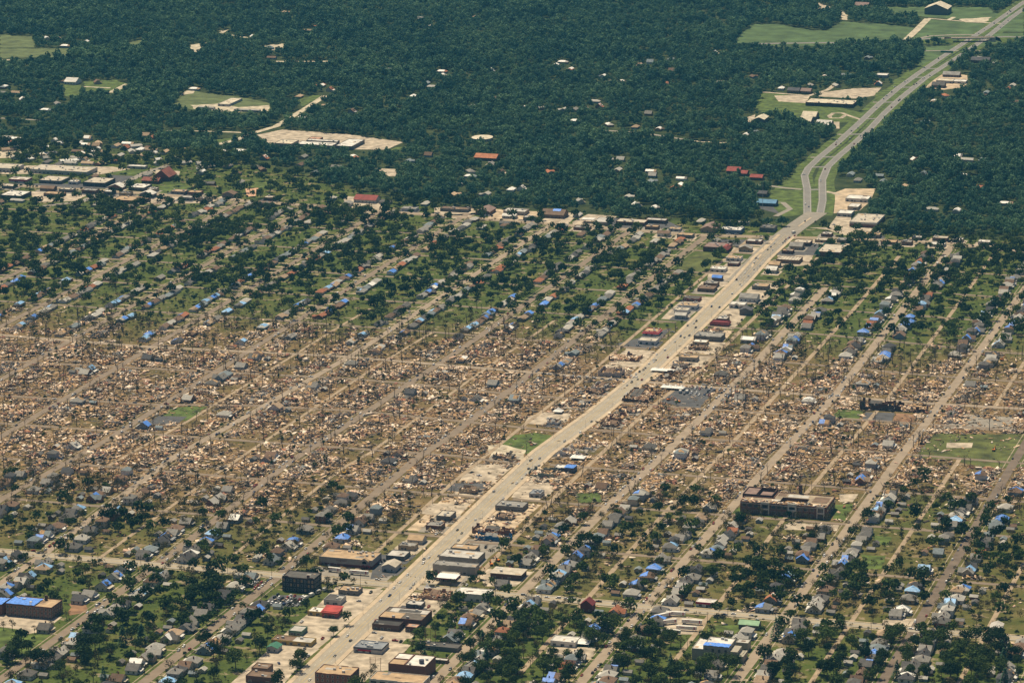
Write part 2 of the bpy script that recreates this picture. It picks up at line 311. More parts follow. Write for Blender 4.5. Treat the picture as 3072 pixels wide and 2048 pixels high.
 ('blacktop', [(-102.7, -89.3), (-103.3, -58.0), (-71.2, -48.6), (-68.5, -79.2), (-80.2, -91.6)]),
 ('lot', [(-54.3, -119.0), (-51.0, -109.4), (-21.9, -105.1), (-19.9, -126.2), (-51.1, -135.4)]),
 ('lot', [(-48.7, -218.4), (-29.9, -184.0), (-12.9, -191.5), (-14.8, -240.8), (-38.0, -247.6)]),
 ('lot', [(-35.3, -254.9), (-13.4, -248.4), (-10.3, -285.3), (-22.8, -289.0)]),
 ('lot', [(-319.5, -179.6), (-256.7, -169.9), (-255.9, -212.7), (-266.9, -224.4), (-275.4, -214.2), (-305.7, -210.3)]),
 ('lawn', [(-306.4, -214.8), (-274.7, -209.7), (-270.5, -225.5), (-245.4, -218.1), (-248.1, -273.0), (-281.0, -282.7)]),
 ('dirt', [(-266.9, -133.2), (-252.7, -124.5), (-242.3, -152.5), (-252.3, -164.2)]),
 ('lawn', [(242.5, 700.3), (243.9, 739.5), (270.2, 740.7), (272.7, 696.4)]),
 ('blacktop', [(277.1, 697.7), (274.4, 735.5), (304.5, 741.1), (309.0, 700.7)]),
 ('dirt', [(309.9, 704.2), (306.0, 741.5), (329.7, 738.8), (330.9, 707.2)]),
 ('lushfield', [(355.8, 561.7), (359.7, 665.5), (459.2, 694.8), (473.9, 596.4)]),
 ('lot', [(378.7, 634.2), (404.5, 641.8), (406.4, 621.2), (381.5, 613.9)]),
 ('asph', [(361.8, 687.9), (367.9, 759.7), (436.1, 757.3), (439.3, 706.3)]),
 ('lushfield', [(399.7, 564.0), (402.5, 600.2), (470.3, 620.2), (478.8, 564.0), (437.8, 546.1)]),
 ('lot', [(311.9, 410.7), (329.6, 415.9), (329.8, 386.0), (317.6, 382.4)]),
 ('lawn', [(314.3, 370.7), (332.1, 381.3), (336.1, 319.0), (323.2, 320.4)]),
 ('lawn', [(226.7, 315.6), (229.6, 340.4), (319.2, 319.2), (270.5, 310.1)]),
 ('lot', [(282.4, 287.6), (286.9, 299.3), (333.8, 302.7), (335.1, 282.6), (286.9, 273.5)]),
 ('lawn', [(370.6, 277.8), (388.4, 278.0), (392.4, 249.2), (379.9, 250.4)]),
 ('lawn', [(372.1, 213.6), (394.8, 215.4), (398.7, 173.3), (379.8, 167.7)]),
 ('lot', [(243.6, -13.9), (283.8, -19.5), (286.2, -61.7), (255.3, -70.8)]),
 ('lawn', [(287.7, -35.7), (314.1, -27.9), (315.1, -48.9), (290.3, -52.0)]),
 ('lot', [(428.6, 23.1), (456.9, 35.8), (457.0, 14.2), (430.6, 6.4)]),
]
LINES = [
 ('pale', [(-961.2, 2043.8), (-945.5, 2099.9), (-941.5, 2164.0), (-929.5, 2221.1), (-934.9, 2301.6), (-940.5, 2384.3), (-952.2, 2514.9)], 11),
 ('pale', [(-1075.8, 2140.5), (-1016.4, 2151.3), (-952.8, 2156.7)], 7),
 ('pale', [(-1607.5, 2712.4), (-1548.3, 2718.1)], 10),
 ('pale', [(-1366.3, 3133.2), (-1362.7, 3152.9), (-1354.9, 3099.5), (-1327.6, 3089.2), (-1278.9, 3061.7)], 9),
 ('pale', [(-1149.9, 2827.0), (-1055.3, 2854.9)], 11),
 ('pale', [(-1358.4, 2489.0), (-1311.9, 2487.4)], 7),
 ('pale', [(-1294.1, 2444.2), (-1300.5, 2533.7)], 11),
 ('asph', [(-1364.7, 2170.9), (-1292.1, 2171.6)], 8),
 ('asph', [(-1016.3, 1537.0), (-979.2, 1580.2), (-974.1, 1692.2), (-976.7, 1806.6), (-965.9, 1869.2)], 11),
 ('pale', [(-167.8, 3376.1), (-171.1, 3494.2), (-176.9, 3644.9)], 13),
 ('pale', [(-177.5, 3648.5), (-104.3, 3627.5), (-33.9, 3619.5)], 8),
 ('asph', [(-160.7, 3365.6), (-136.2, 3430.8), (-101.4, 3455.6), (-57.4, 3472.2)], 9),
 ('asph', [(-115.2, 3255.6), (-74.8, 3271.0), (-57.3, 3272.7)], 8),
 ('asph', [(-43.4, 3280.2), (-1.1, 3284.0)], 8),
 ('pale', [(-134.1, 3677.0), (-137.9, 3636.9)], 8),
 ('asph', [(-118.6, 1966.7), (-77.6, 1950.4), (-52.1, 1946.7)], 9),
 ('lot', [(-16.8, 1940.3), (-4.0, 1933.0), (6.8, 1919.6)], 9),
 ('asph', [(-45.7, 1748.8), (-37.7, 1803.7), (-57.0, 1846.2), (-66.5, 1843.4)], 8),
 ('lot', [(-83.3, 2534.2), (-107.0, 2561.9), (-123.1, 2585.2), (-136.2, 2581.4), (-137.3, 2553.0), (-131.1, 2534.0), (-116.0, 2538.4), (-114.8, 2566.6)], 7),
 ('lot', [(-289.2, 2747.4), (-207.6, 2734.0), (-190.2, 2799.3), (-189.9, 2845.2)], 8),
 ('asph', [(-455.4, 2329.7), (-418.3, 2327.3), (-371.3, 2321.3), (-306.5, 2288.0)], 8),
 ('pale', [(-305.0, 2281.9), (-269.9, 2275.4), (-236.8, 2276.2)], 8),
 ('asph', [(-91.5, 2193.3), (-75.3, 2198.1)], 8),
 ('asph', [(-91.9, 2396.9), (-74.7, 2388.8)], 8),
 ('asph', [(-97.1, 2700.3), (-80.9, 2700.7)], 8),
]
CROSSOVERS = [1943, 2114, 2197, 2396, 2539, 2700, 2853, 2960, 3057]
WOODHOUSES = [(-1431.0, 2403.9), (-1475.1, 2451.6), (-1455.7, 2396.6), (-1393.2, 2340.8), (-1326.0, 2324.0), (-1318.9, 2261.6), (-1403.4, 2534.5), (-1347.2, 2535.5), (-1156.6, 2044.2), (-1082.4, 2092.2), (-1065.2, 2084.2), (-1120.2, 1990.6), (-1258.8, 1981.8), (-1185.2, 1952.5), (-1195.2, 1874.7), (-1172.4, 1875.2), (-1120.8, 1872.0), (-1090.2, 1874.9), (-1061.0, 1859.3), (-1047.7, 1887.4), (-1095.1, 1941.3), (-1072.0, 1985.8), (-1046.8, 1980.6), (-1039.0, 1995.5), (-1003.8, 1846.1), (-1012.5, 1940.8), (-966.8, 1911.2), (-895.3, 1836.4), (-819.6, 1882.4), (-847.5, 1964.7), (-779.2, 1930.1), (-738.3, 1876.8), (-845.6, 1839.3), (-796.7, 1992.0), (-984.6, 2611.3), (-957.7, 2573.4), (-983.4, 2498.3), (-909.9, 2311.7), (-911.1, 2431.7), (-1170.2, 2518.4), (-1209.0, 3179.5), (-1214.8, 3243.4), (-1623.4, 2965.8), (-1603.6, 2971.6), (-1554.1, 2888.0), (-1540.0, 2945.4), (-1163.7, 2864.9), (-1327.1, 3385.0), (-1276.3, 3077.0), (-1205.7, 2973.0), (-1060.8, 3375.0), (-1023.0, 3299.9), (-937.9, 2798.9), (-921.8, 2828.1), (-839.9, 2803.5), (-826.1, 2767.5), (-828.7, 2680.3), (-809.0, 2549.6), (-808.4, 2647.8), (-793.7, 2777.0), (-765.3, 2833.5), (-855.8, 2383.7), (-688.9, 2482.7), (-677.9, 2566.0), (-606.0, 2492.7), (-581.9, 2499.8), (-571.0, 2503.1), (-543.2, 2497.0), (-527.9, 2501.5), (-517.1, 2583.9), (-497.9, 2538.9), (-510.4, 2506.6), (-497.3, 2398.6), (-439.5, 2381.5), (-396.2, 2374.0), (-357.5, 2365.2), (-541.3, 2764.9), (-526.8, 2784.7), (-448.8, 2776.7), (-532.5, 3000.4), (-507.1, 3041.3), (-569.8, 2835.0), (-641.4, 2886.2), (-677.5, 2924.6), (-674.3, 2958.7), (-539.1, 2957.1), (-491.4, 2858.1), (-474.3, 2919.2), (-406.4, 2494.8), (-365.5, 2094.3), (-347.2, 2099.7), (-330.7, 2020.3), (-419.9, 1976.4), (-282.1, 2022.8), (-271.8, 1990.7), (-260.9, 1947.6), (-625.2, 2054.8), (-528.9, 1950.2), (-483.9, 1951.6), (-517.4, 1912.5), (-515.0, 1855.7), (-434.3, 1834.2), (-422.3, 1843.4), (-458.1, 1793.8), (-265.8, 1828.4), (-319.5, 1774.4), (-238.7, 1771.2), (-212.1, 1763.0), (-221.0, 1913.9), (-497.0, 1776.8), (-639.2, 2001.6), (-725.3, 2013.0), (-723.1, 1928.6), (-802.5, 3171.3), (-969.5, 3431.1), (-515.8, 2007.7), (-226.7, 1980.7), (-213.0, 1933.2), (-450.6, 3125.9), (-367.1, 2823.9), (-330.2, 2897.6), (-260.9, 2793.6), (-217.2, 2930.8), (-219.5, 2836.5), (-185.6, 2956.0), (-179.4, 3087.7), (-189.3, 3151.7), (-134.7, 2971.0), (-117.7, 2881.8), (-206.9, 2369.7), (-218.8, 2353.0), (-180.8, 2847.8), (65.0, 2844.2), (94.1, 2882.9), (62.9, 2813.6), (-1.0, 2735.8), (7.0, 2797.2), (21.3, 2544.4), (49.2, 2038.9), (13.7, 2039.9), (-4.8, 2080.9), (89.5, 2010.9), (94.3, 2110.1), (62.9, 2214.3), (118.7, 2261.4), (158.9, 2236.5), (153.7, 2115.9), (187.7, 2034.2), (184.8, 1858.6), (35.0, 2080.9), (57.1, 2041.2), (134.8, 2241.6), (94.1, 2928.8), (-3.3, 3189.6), (32.8, 3150.2), (126.2, 2766.0), (151.0, 1859.3), (240.9, 1928.5), (-183.3, 2956.7), (-194.1, 3150.3)]
TARPS = [(-797, 971), (-801, 929), (-801, 1020), (-797, 1052), (-749, 969), (-750, 911), (-749, 864), (-797, 1104), (-911, 1267), (-703, 1007), (-692, 1002), (-692, 1023), (-640, 1001), (-596, 1034), (-593, 1086), (-545, 1037), (-544, 1009), (-643, 943), (-644, 963), (-593, 962), (-640, 876), (-638, 834), (-588, 853), (-586, 830), (-538, 829), (-539, 949), (-480, 877), (-476, 936), (-480, 1167), (-480, 1094), (-639, 792), (-695, 749), (-598, 1369), (-434, 1029), (-534, 1368), (-861, 1090), (-481, 1246), (-421, 1272), (-423, 1090), (-424, 1136), (-366, 1204), (-360, 1167), (-308, 1082), (-316, 1003), (-361, 950), (-317, 925), (-264, 983), (-253, 1010), (-244, 1105), (-193, 1116), (-181, 1129), (-135, 1145), (-84, 1132), (-135, 1472), (-244, 1172), (-305, 1446), (27, 1264), (129, 1261), (131, 1167), (192, 1157), (195, 1118), (250, 1255), (249, 1214), (314, 1241), (255, 999), (137, 1039), (83, 1001), (193, 1462), (170, 1501), (77, 269), (81, 223), (125, 100), (132, 80), (200, 79), (187, 211), (196, 104), (133, -60), (166, 406), (194, 415), (242, 163), (310, 186), (362, 306), (359, 274), (358, 359), (429, 344), (429, 487), (476, 456), (305, 136), (313, 146), (310, 280), (432, 122), (479, 255), (432, 231), (486, 129), (434, -72), (479, 387), (435, 201), (429, 305), (326, 24), (-268, 95), (-338, 174), (-220, 74), (-378, -22), (-330, -62), (-216, -84), (-264, -82), (-394, 168), (-209, -32), (-310, -54)]
WHITETARPS = [(84, 1272), (84, 1290), (135, 1287), (190, 1278), (316, 1177), (140, 980), (21, 1204), (-267, -3), (-273, 192), (-214, 194), (238, 259), (425, 517), (182, 400), (-203, 985), (-261, 992), (-693, 920)]
GROVES = [
 ([(29, -37), (86, -2), (135, -6), (155, -79), (179, -135), (175, -165), (192, -226), (137, -242), (107, -201), (88, -141), (93, -97), (62, -106)], 0.0065),
 ([(51, -131), (72, -121), (82, -155), (61, -161)], 0.01),
 ([(166, -63), (203, -39), (217, -91), (194, -97), (178, -94)], 0.008),
 ([(218, -69), (269, -54), (304, -198), (244, -216), (233, -148)], 0.0065),
 ([(166, -168), (213, -149), (232, -219), (182, -234)], 0.0065),
 ([(108, 196), (152, 168), (144, 65), (120, 35), (106, 68)], 0.006),
 ([(168, 58), (178, 80), (189, 28), (177, 24)], 0.01),
 ([(280, -109), (303, -127), (337, -129), (350, -97), (341, -11), (389, 16), (448, 3), (475, -143), (303, -193)], 0.0055),
 ([(453, 0), (550, 29), (572, -114), (470, -144)], 0.0055),
 ([(271, 126), (332, 163), (353, 40), (313, 56), (288, 57)], 0.0065),
 ([(354, 160), (381, 163), (404, 119), (409, 39), (369, 118)], 0.006),
 ([(400, 118), (444, 177), (458, 45), (416, 24)], 0.005),
 ([(447, 178), (487, 162), (488, 130), (471, 148)], 0.006),
 ([(448, 296), (507, 313), (531, 156), (497, 164), (469, 223)], 0.005),
 ([(311, 265), (328, 260), (343, 176), (333, 173)], 0.01),
 ([(-268, -42), (-223, 0), (-144, 4), (-113, -61), (-107, -122), (-125, -144), (-86, -242), (-132, -287), (-197, -306), (-237, -224), (-230, -192), (-242, -117)], 0.0055),
 ([(-270, -271), (-232, -268), (-192, -313), (-200, -341), (-234, -351)], 0.008),
 ([(-200, 115), (-157, 97), (-131, 27), (-171, 34)], 0.003),
 ([(44, 1501), (103, 1653), (136, 1662), (192, 1563), (213, 1570), (232, 1359), (140, 1349), (103, 1236), (38, 1302)], 0.0042),
 ([(202, 1529), (303, 1653), (343, 1391), (286, 1357), (232, 1359)], 0.0048),
 ([(82, 1332), (106, 1339), (119, 1258), (106, 1220)], 0.007),
 ([(96, 1710), (286, 1766), (304, 1644), (148, 1617)], 0.0062),
 ([(-994, 1390), (-952, 1402), (-923, 1322), (-953, 1312)], 0.01),
 ([(-890, 1331), (-850, 1372), (-765, 1100), (-805, 1132)], 0.007),
 ([(-794, 1429), (-696, 1478), (-640, 1337), (-753, 1333)], 0.006),
 ([(-688, 1480), (-579, 1512), (-482, 1228), (-630, 1321)], 0.0045),
 ([(-886, 1274), (-836, 1242), (-784, 1184), (-762, 1084), (-850, 1182)], 0.006),
 ([(-580, 1512), (-432, 1555), (-364, 1335), (-425, 1344), (-510, 1310)], 0.005),
 ([(-480, 1541), (-359, 1577), (-266, 1291), (-388, 1337)], 0.005),
 ([(-344, 1434), (-277, 1541), (-210, 1299), (-298, 1282)], 0.006),
 ([(-289, 1597), (-147, 1639), (-111, 1493), (-205, 1446)], 0.005),
]
BUILDINGS = [
 ('drugstore', -95.4, 42.4, 51.1, 27, 8, 'r_tan', 'w_grey', 'grey flat-topped drugstore with tan roof and red awnings beside the lower crossroads', 'shop', {'units': 9, 'band': ('w_maroon', 0, 2.6), 'awn': ('red', 0.8, 0.97), 'sign': 'Walgreens', 'peak': 0.86}),
 ('apartment_block', -99.8, -43.4, 30.1, 20, 13.5, 'r_dark', 'w_black', 'blackened three-storey brick block with boarded windows at the lower crossroads', 'building', {'win': (3, 9, 1.5, 2.3), 'board': 0.3, 'chim': [(0.75, 0.1, 2)], 'lip': 1}),
 ('brick_shop', 13.7, -113.5, 39.0, 30, 7.5, 'r_tandark', 'w_brick', 'long dark brick shop with half tan half black roof beside the avenue', 'shop', {'units': 3, 'half': 1}),
 ('brick_shop', 12.7, -128.0, 24.3, 13, 5.5, 'r_black', 'w_darkbrick', 'low black-roofed brick shop in front of the longer brick shop', 'shop', {'units': 1}),
 ('brick_shop', 42.1, -126.2, 10.5, 10, 5, 'r_pink', 'w_darkbrick', 'small pink-roofed brick shop behind the low black-roofed shop', 'shop', {}),
 ('brick_building', 16.1, -285.0, 30.9, 22, 12, 'r_tan', 'w_brick', 'dark red brick building with windows and ragged tan roof beside the avenue', 'building', {'win': (3, 7, 1.5, 2.0), 'units': 3, 'rag': 0.3}),
 ('warehouse', 67.4, -248.9, 31.8, 29, 13, 'r_white', 'w_brick', 'tall red brick warehouse with pale roof sections and rooftop tank', 'warehouse', {'units': 2, 'tank': 1, 'split': 1}),
 ('office_building', 60.0, -276.4, 45.6, 21, 8, 'r_tan', 'w_pale', 'white-walled office with a row of dark windows below the red brick warehouse', 'office', {'win': (2, 6, 4.6, 1.5), 'rag': 0.3}),
 ('shed', 91.0, -200.2, 11.9, 6, 3.2, 'r_white', 'w_brown', 'small white-roofed shed behind the tall brick warehouse', 'shed', {}),
 ('blue_shop', 17.7, 159.4, 32.6, 12, 6, 'r_ruin', 'w_blue', 'burnt-out shop with bright blue front wall on the avenue', 'shop', {'ruin': 0.55}),
 ('brick_shop', 8.4, 179.4, 37.5, 15, 6, 'r_ruin', 'w_brick', 'roofless shop directly behind the bright blue walled shop', 'shop', {'ruin': 0.5}),
 ('block_shop', 11.3, 48.6, 40.2, 13, 8, 'r_grey', 'w_block', 'grey block shop with ragged parapet beside the petrol canopy', 'shop', {'units': 2, 'rag': 0.5}),
 ('block_shop', 7.3, 79.9, 36.9, 24, 6.5, 'r_lgrey', 'w_block', 'pale-roofed block shop behind the ragged grey block shop', 'shop', {'units': 4, 'rag': 0.2}),
 ('shop', 7.6, 114.2, 23.9, 14, 4.5, 'r_tan', 'w_darkgrey', 'low tan-roofed shop two doors behind the grey block shop', 'shop', {'units': 1, 'rag': 0.2}),
 ('commercial_building', 66.6, 45.6, 28.4, 19, 5, 'r_beige', 'w_darkbrick', 'long low building with beige roof right of the petrol canopy', 'building', {'units': 2, 'over': 1}),
 ('commercial_building', 55.4, -26.6, 30.3, 18, 7, 'r_white', 'w_white', 'white box building with pale roof behind leafy trees at the crossroads', 'building', {'units': 1}),
 ('brick_ruin', 23.2, -31.7, 26.0, 20, 5, 'r_ruin', 'w_redblock', 'roofless brick shop below the small white tent at the crossroads', 'shop', {'ruin': 0.5}),
 ('restaurant', -54.2, -105.1, 13.4, 14, 4, 'r_white', 'w_yellow', 'yellow-walled diner with white flat roof beside the red-roofed hall', 'restaurant', {'units': 2}),
 ('restaurant', -40.4, -106.3, 13.8, 15, 5.5, 'r_red', 'w_redwall', 'bright red roofed restaurant left of the avenue below the crossroads', 'restaurant', {'flatroof': 1}),
 ('office_building', -51.1, -71.2, 15.4, 16, 5, 'r_dark', 'w_lgrey', 'small grey shop with pale parapet above the red-roofed restaurant', 'shop', {'units': 2}),
 ('shop', -48.5, -39.4, 18.1, 14, 4.5, 'r_tan', 'w_darkgrey', 'low tan-roofed shop on the near left corner of the lower crossroads', 'shop', {'units': 4, 'rag': 0.3}),
 ('shop', -56.9, -189.3, 35.7, 14, 4, 'r_brown', 'w_yellow', 'long brown-roofed workshop left of the avenue near the bottom', 'workshop', {'units': 3, 'half': 2}),
 ('shop', -50.8, -163.3, 12.0, 15, 4.5, 'r_lgrey', 'w_green', 'pale grey-roofed garage above the long brown-roofed workshop', 'garage', {}),
 ('shop', -52.8, -212.3, 9.6, 12, 4, 'r_green', 'w_lgrey', 'small green-roofed shed left of the avenue near the bottom', 'shed', {'gable': 'y'}),
 ('shop', 17.5, -191.7, 24.9, 20, 5, 'r_greyblue', 'w_lgrey', 'grey shop with slate-blue parapet and red sign right of the avenue', 'shop', {'units': 7, 'band': ('w_slate', 3.4, 5.02), 'strip': 1}),
 ('brick_shop', -41.7, -292.0, 22.9, 16, 6, 'r_brown', 'w_darkbrick', 'brown-roofed brick shop at the bottom left of the avenue', 'shop', {'units': 2}),
 ('shop', -45.6, -267.9, 14.0, 14, 5, 'r_brown', 'w_brown', 'brown-roofed block above the bottom brick shop left of avenue', 'shop', {'units': 1}),
 ('shop', 66.2, -168.5, 35.9, 12, 4, 'r_dark', 'w_darkgrey', 'low dark-roofed sheds behind a row of trees right of avenue', 'shed', {'units': 3}),
 ('red_house', 170.8, -28.6, 10.8, 11, 6.5, 'r_crimson', 'w_maroon', 'dark red gabled house standing on the corner of the lower cross street', 'house', {'gable': 'y', 'steep': 1}),
 ('community_hall', 171.9, -128.2, 21.8, 16, 5, 'r_white', 'w_white', 'long white hall with ribbed white walls among trees', 'hall', {'units': 1}),
 ('church', 295.5, -130.2, 15.3, 30, 10, 'r_white', 'w_stone', 'left wing of the pale stone church beside the parked trailers', 'church', {'rag': 0, 'units': 1}),
 ('church', 305.1, -129.8, 22.1, 26, 13, 'r_white', 'w_stone', 'tall pale stone church with blue tarp along its roof edge', 'church', {'win': (2, 4, 2.2, 3.0), 'tarp': ('blue', 0, 0, 1, 0.35), 'units': 4, 'step': 1}),
 ('church', 329.4, -124.2, 8.3, 12, 6, 'r_lgrey', 'w_stone', 'low porch wing right of the pale stone church', 'church wing', {'rag': 0}),
 ('church', 325.8, -98.0, 10.6, 11, 8, 'r_lgrey', 'w_stone', 'stepped rear wing at the right end of the stone church', 'church wing', {}),
 ('diner', 263.8, 15.0, 16.7, 12, 4.5, 'r_white', 'w_white', 'white diner with deep red fascia on the lower cross street', 'diner', {'band': ('w_redband', 2.6, 4.55), 'units': 0}),
 ('green_shed', 314.1, -36.4, 17.1, 12, 4, 'r_palegreen', 'w_darkgrey', 'shed with pale green roof above the stone church', 'shed', {'gable': 'x'}),
 ('barn', 522.7, 11.7, 10.1, 16, 4.5, 'r_lgrey', 'w_white', 'small barn with grey gabled roof on the right edge of town', 'barn', {'gable': 'y'}),
 ('brick_school', -305.4, -179.9, 43.0, 24, 11, 'r_tan', 'w_brick', 'three-storey brick school with a blue tarp over most of its roof', 'school', {'win': (3, 12, 2.0, 2.2), 'tarp': ('blue', 0.0, 0.0, 0.62, 0.85), 'units': 9, 'chim': [(0.66, 0.8, 4)]}),
 ('brick_school', -332.5, -181.3, 23.7, 20, 10, 'r_tan', 'w_brick', 'left wing of the brick school with blue tarped roof', 'school', {'tarp': ('blue', 0.5, 0.0, 1, 0.9)}),
 ('ruined_school', 265.8, 747.3, 36.0, 16, 9, 'r_ruin', 'w_darkbrick', 'tall roofless brick school shell beside the upper cross street', 'school', {'ruin': 0.55, 'win': (2, 5, 3.0, 2.4)}),
 ('ruined_school', 303.3, 749.2, 31.9, 20, 6.5, 'r_ruin', 'w_darkbrick', 'lower half-collapsed wing at the right of the roofless school', 'school', {'ruin': 0.6}),
 ('red_roof_shop', 21.3, 1087.4, 21.6, 14, 4, 'r_crimson', 'w_redwall', 'shop with deep red hipped roof right of the avenue', 'shop', {'mans': 'r_crimson'}),
 ('grey_shop', 20.8, 1008.4, 32.0, 23, 6, 'r_grey', 'w_darkgrey', 'large grey shop with torn flat roof right of the avenue', 'shop', {'units': 5, 'rag': 0.3}),
 ('bank', 21.4, 1185.6, 18.5, 16, 5, 'r_white', 'w_white', 'white-roofed building with gabled porch right of the avenue', 'bank', {'peak': 0.5}),
 ('dark_house', 41.8, 1151.6, 13.6, 13, 6, 'r_charcoal', 'w_darkgrey', 'charcoal gabled house behind the white-roofed bank', 'house', {'gable': 'y'}),
 ('long_shed', 75.6, 1010.8, 16.3, 14, 4, 'r_lgrey', 'w_lgrey', 'grey-roofed shed with white strip on the second street right', 'shed', {'gable': 'x', 'tarp': ('white', 0.1, 0, 0.9, 0.4)}),
 ('supermarket', -85.5, 1497.7, 31.3, 32, 6.5, 'r_brownpink', 'w_brick', 'brick supermarket with brown roof and red corner gable near the far crossroads', 'supermarket', {'units': 3, 'corner': 'red'}),
 ('garden_store', 61.3, 1507.4, 29.8, 50, 7, 'r_beige', 'w_brick', 'large beige-roofed store with green canopy edge right of avenue', 'store', {'units': 4, 'mansl': 'green'}),
 ('repair_shop', 19.7, 1454.3, 29.2, 24, 5, 'r_beige', 'w_brown', 'brown building with ribbed beige roof right of the avenue', 'shop', {'units': 0, 'rib': 1}),
 ('burger_restaurant', -41.7, 1016.4, 17.9, 20, 4.5, 'r_tan', 'w_white', 'red-sided burger restaurant with cluttered tan roof left of avenue', 'restaurant', {'units': 6, 'mans': 'red'}),
 ('shell_building', -39.4, 810.5, 25.0, 22, 6.5, 'r_ruin', 'w_pinkblock', 'roofless pale walled building at the upper crossroads corner', 'shop', {'ruin': 0.25}),
 ('ruined_grocery', 14.7, 708.2, 28.3, 50, 4.5, 'r_ruin', 'w_darkbrick', 'roofless grocery full of rubble below the upper crossroads', 'shop', {'ruin': 0.4}),
 ('brick_strip', -47.5, 887.1, 33.2, 24, 4.5, 'r_ruin', 'w_brick', 'flattened red brick strip shop beyond the pale walled shell', 'shop', {'ruin': 0.75}),
 ('petrol_shop', 25.0, 314.4, 11.4, 15, 4.5, 'r_greyblue', 'w_lgrey', 'blue-grey petrol shop with torn roof right of the avenue', 'shop', {'units': 4, 'rag': 0.3}),
 ('long_shop', 23.0, 411.3, 20.1, 13, 5, 'r_white', 'w_slate', 'white-roofed shop with blue end roof right of the avenue', 'shop', {'tarp': ('blue', 0.5, 0, 1, 1), 'rag': 0.2}),
 ('flattened_hall', 3.1, 388.0, 25.0, 22, 5, 'r_ruin', 'w_greenblock', 'torn open green-roofed hall right of the avenue', 'hall', {'ruin': 0.7}),
 ('grey_hall', 6.6, 261.4, 27.4, 20, 5, 'r_grey', 'w_darkgrey', 'torn grey-roofed hall right of avenue above the blue shop', 'hall', {'rag': 0.5, 'units': 4}),
 ('grey_hall', 16.1, 229.5, 16.0, 12, 4.5, 'r_ruin', 'w_darkgrey', 'torn-open grey shed in front of the grey-roofed hall', 'shed', {'ruin': 0.55}),
 ('dark_shop', -36.3, 1262.6, 20.4, 20, 4.5, 'r_brown', 'w_brown', 'small brown flat-roofed office left of the avenue', 'office', {'units': 2}),
 ('white_office', -48.1, 1378.7, 19.0, 16, 4.5, 'r_white', 'w_pale', 'white office left of the avenue beside a single tree', 'office', {'units': 3}),
 ('small_house_office', -33.9, 1329.3, 11.9, 11, 4, 'r_tarp', 'w_brown', 'small house with blue patched roof left of the avenue', 'house', {'gable': 'x'}),
 ('drive_in', -40.7, 1206.3, 20.2, 14, 4, 'r_dark', 'w_maroon', 'dark damaged drive-in left of the avenue', 'restaurant', {'units': 3, 'rag': 0.5}),
 ('brick_office', -91.1, 1615.1, 27.9, 24, 6, 'r_white', 'w_slateblue', 'slate blue shop with white roof on the far cross street', 'shop', {'units': 6}),
 ('brick_office', -43.8, 1640.9, 19.3, 22, 6, 'r_dark', 'w_darkgrey', 'dark shop with white bay doors at the far crossroads', 'shop', {'units': 5}),
 ('long_office', -97.4, 1674.3, 30.7, 10, 4.5, 'r_grey', 'w_lgrey', 'long grey-roofed office behind the slate blue shop', 'office', {}),
 ('gabled_hall', -117.3, 1615.2, 19.6, 34, 5, 'r_brownpink', 'w_tan', 'tan hall with long brown gabled roof on the far cross street', 'hall', {'gable': 'y'}),
 ('strip_shop', -488.1, 1655.3, 38.7, 16, 4.5, 'r_brown', 'w_darkgrey', 'brown low shop at the left end of the far cross street strip', 'shop', {'units': 4}),
 ('gabled_shop', -434.7, 1644.3, 19.5, 30, 5, 'r_brownpink', 'w_brown', 'brown gabled shop between gravel lots on the far cross street', 'shop', {'gable': 'y'}),
 ('grey_metal_shop', -399.7, 1657.2, 30.3, 22, 5.5, 'r_lgrey', 'w_grey', 'grey metal shop standing in a sandy gravel lot', 'shop', {'units': 3}),
 ('blue_tarped_hall', -345.0, 1650.4, 31.0, 26, 5, 'r_brown', 'w_brown', 'brown gabled hall with a blue strip along its ridge', 'hall', {'gable': 'x', 'tarp': ('blue', 0.45, 0.3, 0.8, 1)}),
 ('petrol_station', -284.5, 1632.0, 17.0, 14, 5, 'r_white', 'w_grey', 'white petrol canopy on the far cross street', 'petrol station', {'canopy': 1}),
 ('car_wash', -264.9, 1622.1, 19.1, 32, 5, 'r_lgrey', 'w_grey', 'long narrow car wash behind the petrol canopy', 'car wash', {}),
 ('flat_store', -236.8, 1632.9, 38.9, 22, 5, 'r_beige', 'w_brick', 'brick store with beige flat roof on the far cross street', 'store', {'units': 5}),
 ('flat_store', -201.9, 1655.4, 27.4, 14, 5, 'r_lgrey', 'w_brick', 'narrow store with pale roof right of the brick store', 'store', {'units': 2}),
 ('big_store', 63.1, 1707.6, 36.3, 60, 7, 'r_beige', 'w_lgrey', 'large beige-roofed warehouse store beside the right-hand woods', 'store', {'units': 9, 'band': ('w_brick', 0, 4.2)}),
 ('metal_shed', 33.1, 1771.5, 19.5, 24, 5, 'r_white', 'w_lgrey', 'white-roofed shed left of the large warehouse store', 'shed', {}),
 ('metal_shed', 37.8, 1820.7, 14.7, 24, 5, 'r_white', 'w_beige', 'small white-roofed shed above the first white shed', 'shed', {}),
 ('metal_shed', 23.4, 1877.5, 31.3, 26, 5, 'r_white', 'w_pale', 'long white-roofed shed beside the trees near the highway', 'shed', {}),
 ('blue_roof_shop', -86.1, 1812.9, 26.0, 18, 4.5, 'r_blueroof', 'w_slate', 'shop with blue metal roof left of the highway', 'shop', {'gable': 'x'}),
 ('grey_house', -108.9, 1877.6, 21.5, 14, 4.5, 'r_charcoal', 'w_brown', 'dark-roofed house above the blue metal roof', 'house', {'gable': 'x'}),
 ('red_roof_house', -180.3, 2034.8, 18.9, 22, 4, 'r_redroof', 'w_brown', 'large house with bright red hipped roof in the woods', 'house', {'gable': 'x'}),
 ('red_roof_house', -159.3, 2020.3, 11.9, 16, 4, 'r_redroof', 'w_brown', 'smaller red-roofed house right of the large red roof', 'house', {'gable': 'x'}),
